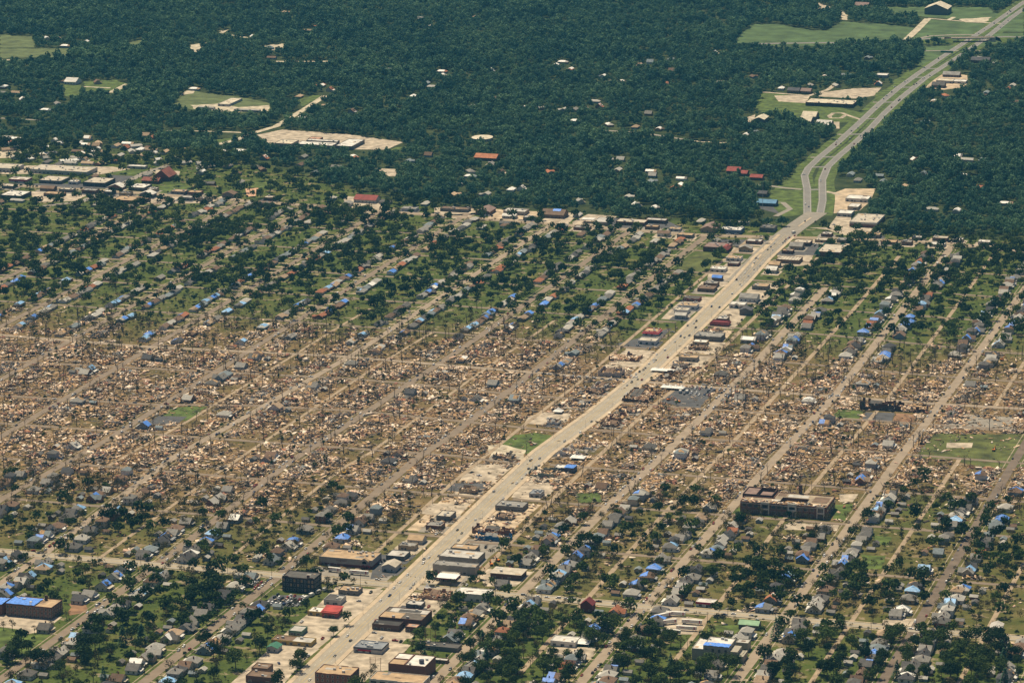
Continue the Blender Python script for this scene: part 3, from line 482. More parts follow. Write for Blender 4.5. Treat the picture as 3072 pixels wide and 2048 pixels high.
 ('red_roof_house', -137.2, 1995.5, 17.3, 16, 4, 'r_redroof', 'w_brown', 'red-roofed house lowest of the three by the highway', 'house', {'gable': 'x'}),
 ('far_school', -192.8, 2636.6, 75.6, 40, 6, 'r_cream', 'w_darkbrick', 'long low school with cream flat roof left of the highway', 'school', {'units': 8}),
 ('far_shed', -235.8, 2457.1, 16.1, 34, 6, 'r_cream', 'w_darkgrey', 'tall cream-roofed barn left of the school lawn', 'barn', {'gable': 'y'}),
 ('far_shed', -172.7, 2512.1, 22.0, 28, 5, 'r_cream', 'w_darkgrey', 'cream-roofed hall above two others left of the highway', 'hall', {'gable': 'x'}),
 ('far_shed', -167.2, 2467.0, 18.2, 26, 5, 'r_cream', 'w_darkgrey', 'middle cream-roofed hall below the school lawn', 'hall', {'gable': 'x'}),
 ('far_shed', -135.8, 2441.2, 22.9, 26, 5.5, 'r_white', 'w_darkgrey', 'right cream-roofed hall nearest to the highway', 'hall', {'gable': 'x'}),
 ('arena', -193.3, 3698.9, 42.8, 46, 11, 'r_cream', 'w_darkgrey', 'big cream-roofed arena building beyond the overpass', 'arena', {'gable': 'y'}),
 ('roadside_shed', -35.0, 2984.4, 27.5, 20, 4, 'r_grey', 'w_brown', 'grey-roofed shed on the sandy yard right of highway', 'shed', {'gable': 'x'}),
 ('roadside_shed', -34.4, 2918.8, 27.3, 24, 4.5, 'r_cream', 'w_lgrey', 'long pale shed on the sandy yard right of highway', 'shed', {}),
 ('roadside_shed', -9.7, 2921.4, 23.6, 20, 4, 'r_white', 'w_pale', 'white-roofed shed at the right of the sandy yard', 'shed', {}),
 ('roadside_shed', -32.7, 2868.3, 20.3, 20, 4.5, 'r_dark', 'w_brown', 'dark-roofed shed nearest the trees on the sandy yard', 'shed', {'gable': 'x'}),
 ('motel', -14.5, 3144.6, 30.8, 22, 5, 'r_charcoal', 'w_brown', 'dark-roofed motel among trees right of the highway', 'motel', {'gable': 'x'}),
 ('farmhouse', -331.9, 3737.3, 24.9, 24, 6, 'r_brownpink', 'w_brown', 'brown-roofed farmhouse above the meadow', 'farmhouse', {'gable': 'x'}),
 ('far_house', -246.6, 2749.1, 19.2, 18, 4.5, 'r_charcoal', 'w_brown', 'left dark-roofed house above the school car park', 'house', {'gable': 'x'}),
 ('far_house', -224.7, 2748.6, 16.0, 18, 4.5, 'r_brownpink', 'w_brown', 'right brown-roofed house above the school car park', 'house', {'gable': 'x'}),
 ('white_store', -139.6, 2943.3, 18.7, 22, 5, 'r_white', 'w_lgrey', 'white-roofed shop left of the highway among trees', 'shop', {}),
 ('strip_mall', -1204.8, 1753.6, 48.6, 36, 6, 'r_beige', 'w_lgrey', 'left end of the long beige-roofed shopping strip', 'shopping strip', {'units': 6}),
 ('strip_mall', -1133.6, 1758.1, 87.4, 40, 6, 'r_beige', 'w_lgrey', 'long beige-roofed shopping strip at the far left', 'shopping strip', {'units': 12}),
 ('red_white_store', -1133.2, 1684.0, 27.2, 20, 5, 'r_pale', 'w_white', 'store with red and white front at the far left', 'store', {'band': ('w_redband', 2.2, 5.02)}),
 ('dark_store', -1089.8, 1689.9, 33.3, 34, 5, 'r_beige', 'w_darkgrey', 'dark-walled store with white roof units at the far left', 'store', {'units': 5}),
 ('fast_food', -1046.8, 1693.5, 13.4, 14, 4.5, 'r_white', 'w_white', 'small white fast food restaurant at the far left', 'restaurant', {'units': 2}),
 ('dark_store', -1021.8, 1687.2, 32.3, 40, 6, 'r_beige', 'w_charcoal', 'charcoal-walled store with beige roof at the far left', 'store', {'units': 4}),
 ('brick_church', -942.2, 1752.8, 23.0, 30, 6, 'r_brickroof', 'w_brick', 'church with steep brick red gabled roof at far left', 'church', {'gable': 'y', 'steep': 1}),
 ('brick_church_hall', -951.5, 1730.6, 24.9, 18, 4, 'r_brickroof', 'w_brick', 'low brick red hall in front of the steep-roofed church', 'church hall', {'gable': 'x'}),
 ('white_restaurant', -948.5, 1675.1, 22.8, 30, 5, 'r_white', 'w_darkgrey', 'white-roofed restaurant on the far left crossroads corner', 'restaurant', {'units': 5}),
 ('corner_store', -1095.4, 1569.9, 31.3, 36, 5.5, 'r_white', 'w_charcoal', 'dark store with white flat roof at left edge', 'store', {'units': 6}),
 ('canopy_store', -1044.7, 1602.4, 27.1, 16, 4.5, 'r_tan', 'w_brown', 'tan-roofed store on the left of the far cross street', 'store', {}),
 ('tan_strip', -935.0, 1584.6, 44.2, 30, 5, 'r_tan', 'w_brown', 'long tan flat-roofed strip on the far cross street', 'shopping strip', {'units': 2}),
 ('storage_shed', -1081.5, 2371.4, 19.0, 60, 4, 'r_cream', 'w_lgrey', 'long cream-roofed storage shed in a clearing in the woods', 'shed', {}),
 ('storage_shed', -1102.3, 2336.7, 26.6, 9, 3.5, 'r_lgrey', 'w_lgrey', 'low grey storage row at the front of the clearing', 'shed', {}),
 ('storage_shed', -1039.9, 2332.3, 42.0, 9, 3.5, 'r_lgrey', 'w_lgrey', 'right low grey storage row at the front of the clearing', 'shed', {}),
 ('campus_building', -838.0, 2057.2, 56.3, 26, 6, 'r_white', 'w_darkgrey', 'front white-roofed wing of the campus on the big pale lot', 'school', {'units': 2}),
 ('campus_building', -777.4, 2059.9, 25.2, 60, 6, 'r_white', 'w_darkgrey', 'right white-roofed wing of the campus on the pale lot', 'school', {'units': 2}),
 ('campus_building', -834.2, 2091.4, 48.4, 12, 6, 'r_white', 'w_darkgrey', 'rear white-roofed wing across the campus courtyard', 'school', {'units': 2}),
 ('campus_building', -872.2, 2057.3, 26.4, 34, 5.5, 'r_cream', 'w_grey', 'left cream-roofed wing of the campus on the pale lot', 'school', {'units': 3}),
 ('campus_building', -839.1, 2111.8, 17.9, 18, 4.5, 'r_pink', 'w_brown', 'orange-roofed block behind the white campus wings', 'school', {}),
 ('white_barn', -1399.1, 2501.4, 20.1, 26, 4.5, 'r_white', 'w_white', 'white barn on a lawn clearing at upper left', 'barn', {'gable': 'x'}),
 ('long_house', -555.1, 2032.4, 33.0, 22, 4.5, 'r_orange', 'w_brown', 'long orange-roofed building in the middle of the woods', 'building', {'gable': 'x'}),
 ('red_clinic', -619.9, 1680.6, 31.2, 24, 4.5, 'r_redroof', 'w_lgrey', 'clinic with dark red roof at edge of the suburb', 'clinic', {'gable': 'x'}),
 ('reservoir_roof', -609.0, 2179.5, 31.2, 40, 4, 'r_cream', 'w_lgrey', 'round pale-roofed reservoir tank in the woods', 'reservoir', {'round': 1}),
 ('rv_office', -1014.4, 1831.0, 27.1, 12, 4, 'r_white', 'w_lgrey', 'white-roofed shed beside the pale trailer park at far left', 'shed', {}),
]
# school (234.13019254283688, 320.2825698894976) (319.5650165103847, 321.2892392909016)
TRAILERS = [(238.7, -34.6, 249.7, -20.4), (245.2, -49.5, 259.8, -38.3), (244.5, -19.9, 262.5, -17.6), (263.7, -38.2, 281.9, -36.8), (263.5, -56.9, 281.7, -55.5), (258.4, -68.2, 270.5, -69.5), (-80.3, 23.3, -68.3, 22.5), (-61.7, 20.1, -38.1, 20.6)]
CARSPOTS = [(-4, 822), (-1, 831), (0, 843), (2, 852), (2, 861), (1, 882), (3, 818), (7, 808), (0, 817), (-3, 814), (-2, 928), (2, 951), (3, 994), (11, 1030), (-5, 793), (4, 793), (-15, 799), (-22, 798), (-31, 800), (-40, 800), (-49, 800), (-58, 800), (-65, 801), (-74, 801), (-83, 801), (-93, 804), (-99, 804), (7, 811), (12, 807), (24, 809), (32, 810), (45, 808), (55, 808), (82, 805), (106, 804), (-112, 785), (-112, 759), (-112, 737), (-116, 737), (-110, 794), (-106, 812), (-106, 875), (-105, 853), (-106, 914), (-103, 929), (-112, 678), (-118, 686), (-120, 673), (-122, 656), (-123, 635), (-117, 655), (-119, 602), (-122, 598), (-114, 624), (-103, 591), (-14, 706), (-17, 581), (-19, 430), (3, 303), (3, 429), (8, 566), (116, 782), (116, 761), (117, 747), (117, 713), (112, 696), (114, 670), (112, 675), (115, 617), (116, 571), (110, 525), (107, 469), (105, 446), (105, 429), (104, 416), (105, 407), (105, 391), (104, 379), (104, 362), (103, 344), (104, 311), (111, 447), (97, 567), (-118, 143), (-126, 137), (-118, 105), (-125, 57), (-116, 42), (-122, 23), (-117, 65), (-113, 69), (-111, 55), (-86, 26), (-91, 44), (-89, 43), (-85, 44), (-29, 13), (-22, -26), (7, 8), (8, -4), (53, 20), (-42, 72), (-43, 62), (-31, 40), (-26, 40), (-24, 44), (-29, 60), (-41, 94), (-24, -53), (8, 50), (18, -136), (-52, -124), (-32, -237), (-121, -18), (-117, -28), (4, 153), (76, 84), (112, 5), (108, 2), (105, -7), (104, -16), (103, -27), (218, -105), (224, -134), (231, -169), (230, -179), (231, -188), (232, -198), (224, -13), (223, -33), (219, -30), (218, -41), (224, -56), (219, -66), (231, -50), (219, 35), (219, 23), (219, 14), (217, 68), (222, 63), (229, 90), (217, 120), (217, 122), (179, 5), (156, 5), (149, 5), (142, 5), (132, 4), (123, 4), (113, 6), (107, 4), (194, 2), (202, 3), (207, 4), (113, 159), (117, 146), (244, -1), (236, -1), (-109, 309), (-124, 318), (-128, 345), (2, 1589), (2, 1578), (1, 1601), (3, 1613), (2, 1609), (8, 1262), (5, 1317), (-3, 1079), (11, 1030), (8, 1019), (3, 993), (3, 951), (-1, 926), (117, 1048), (115, 1107), (113, 1148), (111, 1173), (112, 1206), (114, 1197), (222, 1199), (220, 1125), (223, 986), (121, 898), (122, 876), (115, 848), (7, 1626), (-31, 1595), (-15, 1592), (-68, 1614), (-78, 1611), (-35, 1612), (-25, 1613), (13, 1729), (0, 1725), (-16, 1825), (-24, 1840), (41, 1688), (41, 1713), (64, 1884), (221, 879), (-72, 2057), (-67, 2365), (-71, 2317), (-74, 2464), (-50, 2455), (-87, 2766), (-83, 2927), (-91, 2858), (-80, 3069), (-63, 2901), (-62, 2927), (-62, 2952), (-61, 2962), (-65, 2888), (-139, 3432), (-55, 3538), (-31, 3568), (-46, 3742), (-39, 2015), (338, 258), (347, 238), (340, 199), (350, 178), (348, 135), (341, 109), (341, 100), (341, 68), (349, 44), (451, 322), (455, 253), (455, 221), (453, 290), (464, 150), (464, 171), (466, 45), (463, 3), (466, -13), (456, 5), (459, -77), (221, 482), (217, 487), (216, 410), (216, 402), (220, 375), (215, 369), (214, 275), (218, 203), (218, 186), (317, 3), (301, 3), (294, -1), (337, -4), (325, -9), (259, 2), (333, -126), (340, -130), (341, 315), (452, 505), (454, 409), (345, 404), (-467, 323), (-467, 318), (-468, 291), (-469, 256), (-465, 235), (-465, 238), (-359, 312), (-362, 314), (-361, 305), (-361, 299), (-361, 291), (-361, 274), (-361, 254), (-360, 194), (-355, 168), (-349, 138), (-349, 122), (-349, 94), (-354, 65), (-353, 55), (-353, 37), (-353, 27), (-362, 10), (-351, 16), (-236, 18), (-240, 142), (-234, 128), (-240, 124), (-238, 166), (-242, 281), (-244, 280), (-244, 275), (-244, 269), (-236, 280), (-246, 333), (-245, 351), (-243, 363), (-237, 356), (-237, 374), (-243, 389), (-126, 137), (-118, 144), (-118, 104), (-126, 57), (-116, 43), (-121, 23), (-117, 65), (-362, 334), (-362, 340), (-231, -116), (-239, -114), (-233, -134), (-235, -144), (-239, -152), (-234, -165), (-231, -188), (-229, -200), (-225, -210), (-227, -251), (-354, -46), (-353, -53), (-254, -125), (-241, 55), (-124, -105), (-99, -84), (-673, 679), (-674, 668), (-665, 659), (-662, 608), (-671, 734), (-671, 756), (-660, 843), (-665, 830), (-671, 1128), (-671, 1124), (-660, 970), (-557, 912), (-561, 789), (-560, 573), (-560, 566), (-556, 527), (-572, 546), (-569, 430), (-504, 556), (-483, 555), (-447, 559), (-453, 538), (-451, 584), (-453, 614), (-452, 628), (-450, 649), (-437, 653), (-456, 472), (-454, 454), (-405, 581), (-406, 568), (-444, 655), (-349, 549), (-350, 545), (-343, 593), (-346, 616), (-342, 678), (-349, 662), (-346, 718), (-347, 735), (-343, 805), (-245, 478), (-243, 467), (-242, 451), (-235, 466), (-247, 438), (-444, 838), (-448, 905), (-446, 894), (-450, 964), (-356, 406), (-451, 1128), (-238, 514), (-454, 1196), (-453, 1166), (-445, 1142), (-330, 1043), (-337, 1057), (-451, 1232), (-227, 898), (-227, 879), (-227, 832), (-228, 810), (-227, 739), (-228, 756), (-237, 698), (-241, 657), (-237, 553), (-239, 578), (-230, 590), (-124, 564), (-121, 524), (-122, 515), (-126, 507), (-127, 495), (-128, 485), (-128, 458), (-103, 1114), (110, 525), (-41, 1037), (-102, 586), (8, 565), (-17, 580), (59, 880), (106, 803), (118, 805), (165, 810), (210, 796), (226, 794), (238, 797), (115, 782), (114, 771), (118, 745), (114, 741), (111, 714), (112, 697), (115, 669), (115, 618), (229, 818), (229, 839), (226, 859), (226, 869), (229, 771), (228, 758), (227, 741), (227, 731), (227, 715), (228, 664), (228, 648), (225, 635), (222, 637), (226, 617), (224, 589), (225, 604), (211, 579), (222, 1201), (218, 1278), (217, 1253), (218, 1394), (218, 1429), (220, 1125), (223, 986), (350, 1046), (342, 1003), (352, 966), (341, 1149), (344, 1139), (341, 1200), (347, 1170), (341, 1273), (350, 784), (348, 774), (341, 755), (349, 741), (343, 736), (341, 713), (344, 655), (348, 653), (348, 641), (348, 631), (256, 796)]
# ------------------------------------------------------------------ ground
def in_poly(px, py, poly):
    px = np.asarray(px, float); py = np.asarray(py, float); ins = np.zeros(px.shape, bool); n = len(poly)
    for i in range(n):
        x0, y0 = poly[i]; x1, y1 = poly[(i + 1) % n]
        if y0 == y1: continue
        c = ((y0 > py) != (y1 > py)) & (px < (x1 - x0) * (py - y0) / (y1 - y0) + x0)
        ins ^= c
    return ins
def wood_edge(x): return np.interp(x, [-1400, -900, -760, -560, -300, 0, 110, 700], [1960, 1950, 1860, 1700, 1680, 1700, 1690, 1640])
def make_ground():
    xs = np.concatenate([np.linspace(-9000, -1520, 14), np.arange(-1500, 900, 12.0), np.linspace(920, 9000, 14)])
    ys = np.concatenate([np.linspace(-3600, -520, 8), np.arange(-500, 1900, 12.0), np.arange(1920, 4600, 40.0), np.linspace(4700, 14000, 20)])
    X, Y = np.meshgrid(xs, ys); nx, ny = len(xs), len(ys)
    v = np.stack([X.ravel(), Y.ravel(), np.zeros(X.size)], 1)
    i = np.arange((ny - 1) * (nx - 1)); r = i // (nx - 1); c = i % (nx - 1); a = r * nx + c
    f = np.stack([a, a + 1, a + nx + 1, a + nx], 1)
    me = bpy.data.meshes.new('ground'); me.from_pydata(v.tolist(), [], f.tolist())
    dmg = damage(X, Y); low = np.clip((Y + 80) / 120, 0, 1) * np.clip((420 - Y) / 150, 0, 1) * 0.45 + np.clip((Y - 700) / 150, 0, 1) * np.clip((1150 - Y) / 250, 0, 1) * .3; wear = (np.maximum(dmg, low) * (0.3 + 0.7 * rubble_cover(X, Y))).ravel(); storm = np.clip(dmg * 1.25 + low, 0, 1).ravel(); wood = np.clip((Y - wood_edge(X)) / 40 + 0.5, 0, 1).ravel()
    for nm, d in (('wear', wear), ('wood', wood), ('storm', storm)):
        at = me.attributes.new(nm, 'FLOAT', 'POINT'); at.data.foreach_set('value', d.astype(np.float32))
    m = bpy.data.materials.new('town soil and grass'); m.use_nodes = True; n = m.node_tree; L = n.links.new
    b = n.nodes['Principled BSDF']; b.inputs['Roughness'].default_value = 0.95; b.inputs['Specular IOR Level'].default_value = 0.1
    geo = n.nodes.new('ShaderNodeNewGeometry')
    def noise(s, d=3.0):
        q = n.nodes.new('ShaderNodeTexNoise'); q.inputs['Scale'].default_value = s; q.inputs['Detail'].default_value = d
        L(geo.outputs['Position'], q.inputs['Vector']); return q.outputs['Fac']
    def ramp(src, stops):
        q = n.nodes.new('ShaderNodeValToRGB'); e = q.color_ramp.elements
        while len(e) < len(stops): e.new(0.5)
        for k, (p, c) in enumerate(stops): e[k].position = p; e[k].color = (*c, 1)
        L(src, q.inputs[0]); return q.outputs[0]
    def mix(fac, a, bb):
        q = n.nodes.new('ShaderNodeMix'); q.data_type = 'RGBA'; q.clamp_factor = True
        if isinstance(fac, float): q.inputs[0].default_value = fac
        else: L(fac, q.inputs[0])
        L(a, q.inputs[6]); L(bb, q.inputs[7]); return q.outputs[2]
    def math_(op, a, bb):
        q = n.nodes.new('ShaderNodeMath'); q.operation = op
        for k, s in enumerate((a, bb)):
            if isinstance(s, (int, float)): q.inputs[k].default_value = s
            else: L(s, q.inputs[k])
        return q.outputs[0]
    def attr(nm):
        q = n.nodes.new('ShaderNodeAttribute'); q.attribute_name = nm; return q.outputs['Fac']
    grass = ramp(noise(0.03, 4), [(0.3, (0.042, 0.070, 0.014)), (0.52, (0.075, 0.105, 0.020)), (0.68, (0.15, 0.135, 0.045))])
    fine = ramp(noise(0.35, 4), [(0.35, (0.02, 0.04, 0.008)), (0.7, (0.14, 0.15, 0.05))])
    grass = mix(0.3, grass, fine)
    tramp = ramp(noise(0.05, 4), [(0.3, (0.075, 0.068, 0.022)), (0.5, (0.135, 0.098, 0.042)), (0.68, (0.235, 0.16, 0.08))])
    grass = mix(math_('MULTIPLY', attr('storm'), 0.85), grass, tramp)
    litter = ramp(noise(0.45, 5), [(0.32, (0.055, 0.040, 0.020)), (0.46, (0.155, 0.10, 0.05)), (0.56, (0.27, 0.175, 0.09)), (0.66, (0.42, 0.30, 0.18)), (0.75, (0.60, 0.46, 0.30))])
    patch = noise(0.022, 5)
    wr = math_('ADD', attr('wear'), math_('MULTIPLY', math_('SUBTRACT', patch, 0.52), 3.0))
    wr = math_('MULTIPLY', math_('MINIMUM', math_('MAXIMUM', wr, 0.0), 1.0), attr('wear'))
    col = mix(wr, grass, litter)
    # bare pale soil here and there in the town
    bare = math_('GREATER_THAN', noise(0.06, 4), 0.62)
    soil = ramp(noise(0.2), [(0.3, (0.20, 0.15, 0.10)), (0.7, (0.36, 0.28, 0.20))])
    col = mix(math_('MULTIPLY', bare, 0.6), col, soil)
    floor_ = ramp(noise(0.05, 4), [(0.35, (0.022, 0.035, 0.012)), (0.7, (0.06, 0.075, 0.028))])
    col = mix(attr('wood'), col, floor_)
    L(col, b.inputs['Base Color'])
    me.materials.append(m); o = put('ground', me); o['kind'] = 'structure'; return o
make_ground()

SURF = {
 'field': mat('rough pasture', (0.10, 0.125, 0.045), 0.95, 0.35, 0.05), 'lawn': mat('mown lawn', (0.078, 0.112, 0.022), 0.95, 0.55, 0.09),
 'lawn2': mat('trampled lawn', (0.15, 0.135, 0.05), 0.95, 0.35, 0.12), 'lushfield': mat('tall grass', (0.085, 0.098, 0.024), 0.95, 0.55, 0.06),
 'meadow': mat('meadow grass', (0.070, 0.112, 0.038), 0.95, 0.4, 0.03), 'pale': mat('pale gravel', (0.46, 0.40, 0.30), 0.95, 0.35, 0.1),
 'lot': mat('worn concrete lot', (0.41, 0.345, 0.265), 0.92, 0.42, 0.10), 'pinklot': mat('sandy gravel lot', (0.46, 0.36, 0.25), 0.92, 0.4, 0.09),
 'pink': mat('pink concrete court', (0.55, 0.33, 0.22), 0.92, 0.15, 0.1), 'blacktop': BLACKTOP, 'asph': mat('grey asphalt', (0.26, 0.235, 0.20), 0.92, 0.15, 0.1),
 'dirt': mat('bare dirt', (0.24, 0.14, 0.08), 0.95, 0.35, 0.1)}
SNAME = {'field': 'pasture', 'lawn': 'lawn', 'lawn2': 'lawn', 'lushfield': 'field', 'meadow': 'meadow', 'pale': 'gravel_yard', 'lot': 'parking_lot', 'pinklot': 'parking_lot', 'pink': 'court', 'blacktop': 'parking_lot', 'dirt': 'dirt_yard', 'asph': 'parking_lot'}
# the hard-surfaced ground behind the pavements of the avenue
EXTRA = [('lot', [(-14, -340), (-52, -340), (-58, -16), (-14, -16)]), ('lot', [(14, -340), (52, -340), (50, -14), (14, -14)]), ('asph', [(11, 14), (49, 14), (47, 160), (10, 160)]), ('asph', [(-98, 10), (-20, 10), (-20, 34), (-98, 34)]),
         ('pinklot', [(6, 172), (44, 172), (44, 292), (6, 292)]), ('pinklot', [(-22, 172), (-54, 172), (-54, 292), (-22, 292)]), ('lot', [(6, 320), (42, 320), (40, 420), (6, 420)]), ('lot', [(-22, 320), (-52, 320), (-52, 425), (-22, 425)]),
         ('pinklot', [(18, 815), (52, 815), (52, 925), (20, 925)]), ('lot', [(-8, 815), (-44, 815), (-42, 940), (-6, 940)]), ('pinklot', [(20, 945), (54, 945), (54, 1070), (20, 1070)]), ('lot', [(18, 1095), (52, 1095), (50, 1205), (18, 1205)]), ('lot', [(-12, 1105), (-42, 1105), (-42, 1228), (-12, 1228)]), ('asph', [(-12, 1250), (-42, 1250), (-42, 1360), (-12, 1360)]), ('lot', [(22, 1225), (54, 1225), (54, 1335), (22, 1335)])]
NX = len(EXTRA); POLY[:0] = EXTRA
for k, (kind, pts) in enumerate(POLY):
    m_ = MB(); z = 0.03 + .0015 * k if k < NX else 0.06 + 0.012 * (k % 9) + (0.02 if kind in ('pale', 'lot', 'blacktop') else 0)
    # an irregular edge: each side is cut into steps that wander a little
    rp = []; rr = random.Random(k)
    for i in range(len(pts)):
        a = Vector(pts[i]); b_ = Vector(pts[(i + 1) % len(pts)]); ln = (b_ - a).length
        n_ = max(1, int(ln / (9 if kind not in ('lot', 'blacktop', 'pinklot', 'pink') else 60)))
        for j in range(n_):
            p = a.lerp(b_, j / n_); q = 0 if j == 0 else min(2.2, ln * 0.05)
            rp.append((p.x + rr.uniform(-q, q), p.y + rr.uniform(-q, q) * 1.5, z))
    m_.face(rp)
    o = struct(SNAME[kind], m_, [SURF[kind]])
    if o.data.polygons[0].normal.z < 0: o.data.flip_normals()

def offset_line(pts, step=None):
    """points with unit normals to the right"""
    P = [Vector((p[0], p[1])) for p in pts]; out = []
    for i, p in enumerate(P):
        a = P[max(0, i - 1)]; b_ = P[min(len(P) - 1, i + 1)]; d = (b_ - a).normalized()
        out.append((p, Vector((d.y, -d.x))))
    return out
def strip(m_, pts, o0, o1, z, mi=0, z1=None, skirt=0.0):
    L_ = offset_line(pts)
    for (p, n_), (q, k_) in zip(L_, L_[1:]):
        a = p + n_ * o0; b_ = p + n_ * o1; c = q + k_ * o1; d = q + k_ * o0
        m_.face([(a.x, a.y, z), (b_.x, b_.y, z), (c.x, c.y, z), (d.x, d.y, z)], mi)
        if skirt:
            m_.face([(a.x, a.y, z - skirt), (a.x, a.y, z), (d.x, d.y, z), (d.x, d.y, z - skirt)], mi)
            m_.face([(b_.x, b_.y, z), (b_.x, b_.y, z - skirt), (c.x, c.y, z - skirt), (c.x, c.y, z)], mi)
    return m_
def dense(pts, step=40):
    out = []
    for a, b_ in zip(pts, pts[1:]):
        n_ = max(1, int(math.hypot(b_[0] - a[0], b_[1] - a[1]) / step))
        for j in range(n_): out.append((a[0] + (b_[0] - a[0]) * j / n_, a[1] + (b_[1] - a[1]) * j / n_))
    return out + [pts[-1]]
ROADM = mat('worn street', (0.215, 0.168, 0.125), 0.92, 0.14, 0.08)
ROADL = mat('dusty street', (0.30, 0.24, 0.18), 0.92, 0.14, 0.08)
AVEM = mat('avenue concrete', (0.335, 0.295, 0.235), 0.9, 0.10, 0.06)
ALLEYM = mat('alley gravel', (0.33, 0.255, 0.175), 0.95, 0.2, 0.1)
WALKM = mat('pale pavement', (0.47, 0.375, 0.265), 0.9, 0.15, 0.1)
SIDEM = mat('old sidewalk', (0.30, 0.25, 0.17), 0.9, 0.4, 0.06); WHITEP = mat('road paint white', (0.62, 0.60, 0.55), 0.8, 0.15, 0.4); YELP = mat('road paint yellow', (0.55, 0.38, 0.12), 0.8, 0.2, 0.4)
GRASSV = SURF['lawn']
for k, (kind, pts, wd) in enumerate(LINES):
    struct('road' if kind == 'asph' else 'track', strip(MB(), dense(pts), -wd / 2, wd / 2, 0.19 + 0.005 * (k % 5)), [SURF[kind]])
for k, (pts, wd) in EW.items():
    main = k in (0, 6, 12)
    struct('street', strip(MB(), dense(pts), -wd / 2, wd / 2, 0.22 if not main else 0.26), [AVEM if k == 0 else ROADL if k in (6, 12) else ROADM])
    if k in (0, 12):
        for s in (-1, 1):
            struct('pavement', strip(MB(), dense(pts), s * (wd / 2 + 1.6), s * (wd / 2 + 3.2), 0.12), [WALKM])
        struct('road_marking', strip(MB(), dense(pts), -0.25, 0.25, 0.30), [YELP])
PALE_NS = {1, 2, 3}; DARKS = mat('dark worn street', (0.155, 0.12, 0.092), 0.92, 0.2, 0.08)
for k, (pts, wd) in NS.items():
    struct('street', strip(MB(), dense(pts), -wd / 2, wd / 2, 0.24 + 0.004 * (k % 3)), [ROADL if k in PALE_NS or k == -3 else DARKS if k in (4, 5) else ROADM])
    for s in (-1, 1):
        struct('sidewalk', strip(MB(), dense(pts), s * (wd / 2 + 2.8), s * (wd / 2 + 3.8), 0.13 + 0.004 * (k % 3)), [SIDEM])
for k, (pts, wd) in AL.items():
    struct('alley', strip(MB(), dense(pts), -wd / 2, wd / 2, 0.21), [ALLEYM])
# the avenue with its pavements, kerbs and painted lines
av = dense(AVE, 25)
struct('avenue', strip(MB(), av, -8.6, 8.6, 0.30), [AVEM])
for s in (-1, 1):
    lo, hi = sorted((s * 8.6, s * 13.0))
    struct('pavement', strip(MB(), av, lo, hi, 0.44 - 0.25 * 0, skirt=0.14), [WALKM])
m_ = MB()
for s in (-1, 1): strip(m_, av, s * 1.75 - 0.16, s * 1.75 + 0.16, 0.34)
struct('road_marking', m_, [YELP])
m_ = MB()
for s in (-1, 1):
    for i in range(0, len(av) - 1):
        a, b_ = av[i], av[i + 1]
        for j in range(2):
            p = (a[0] + (b_[0] - a[0]) * j / 2, a[1] + (b_[1] - a[1]) * j / 2); q = (a[0] + (b_[0] - a[0]) * (j / 2 + .16), a[1] + (b_[1] - a[1]) * (j / 2 + .16))
            strip(m_, [p, q], s * 5.1 - 0.13, s * 5.1 + 0.13, 0.34)
struct('road_marking', m_, [WHITEP])
# widening towards the far crossroads, with a raised pale median
struct('avenue', strip(MB(), [(-2, 1330), (-6, 1480), (-8, 1600), (-4, 1700), (2, 1790)], -14, 15, 0.32), [SURF['asph']])
m_ = MB(); 
for a in ([(-4, 1420), (-8, 1450)], [(-7, 1462), (-10, 1500)], [(-12, 1508), (-13, 1590)], [(-2, 1690), (2, 1750)]): strip(m_, a, -1.1, 1.4, 0.5, skirt=0.16)
struct('median', m_, [WALKM])
HWM = mat('highway asphalt', (0.205, 0.195, 0.185), 0.92, 0.1, 0.05)
for nm, pts in (('l', HWL), ('r', HWR)):
    d = dense(pts, 30)
    struct('verge', strip(MB(), d, -17 if nm == 'l' else -11, 11 if nm == 'l' else 17, 0.10 if nm == 'l' else 0.12), [SURF['field'] if False else SURF['lawn']])
for nm, pts in (('l', HWL), ('r', HWR)):
    d = dense(pts, 30)
    struct('highway', strip(MB(), d, -5.6, 5.6, 0.25), [HWM])
    m_ = MB(); strip(m_, d, -4.4, -4.2, 0.29); strip(m_, d, 4.2, 4.4, 0.29)
    struct('road_marking', m_, [WHITEP])
for y in CROSSOVERS:
    a, b_ = lerp_line(HWL, y), lerp_line(HWR, y + 10)
    struct('crossover', strip(MB(), [(a - 3, y), (b_ + 3, y + 14)], -4.5, 4.5, 0.22), [HWM])

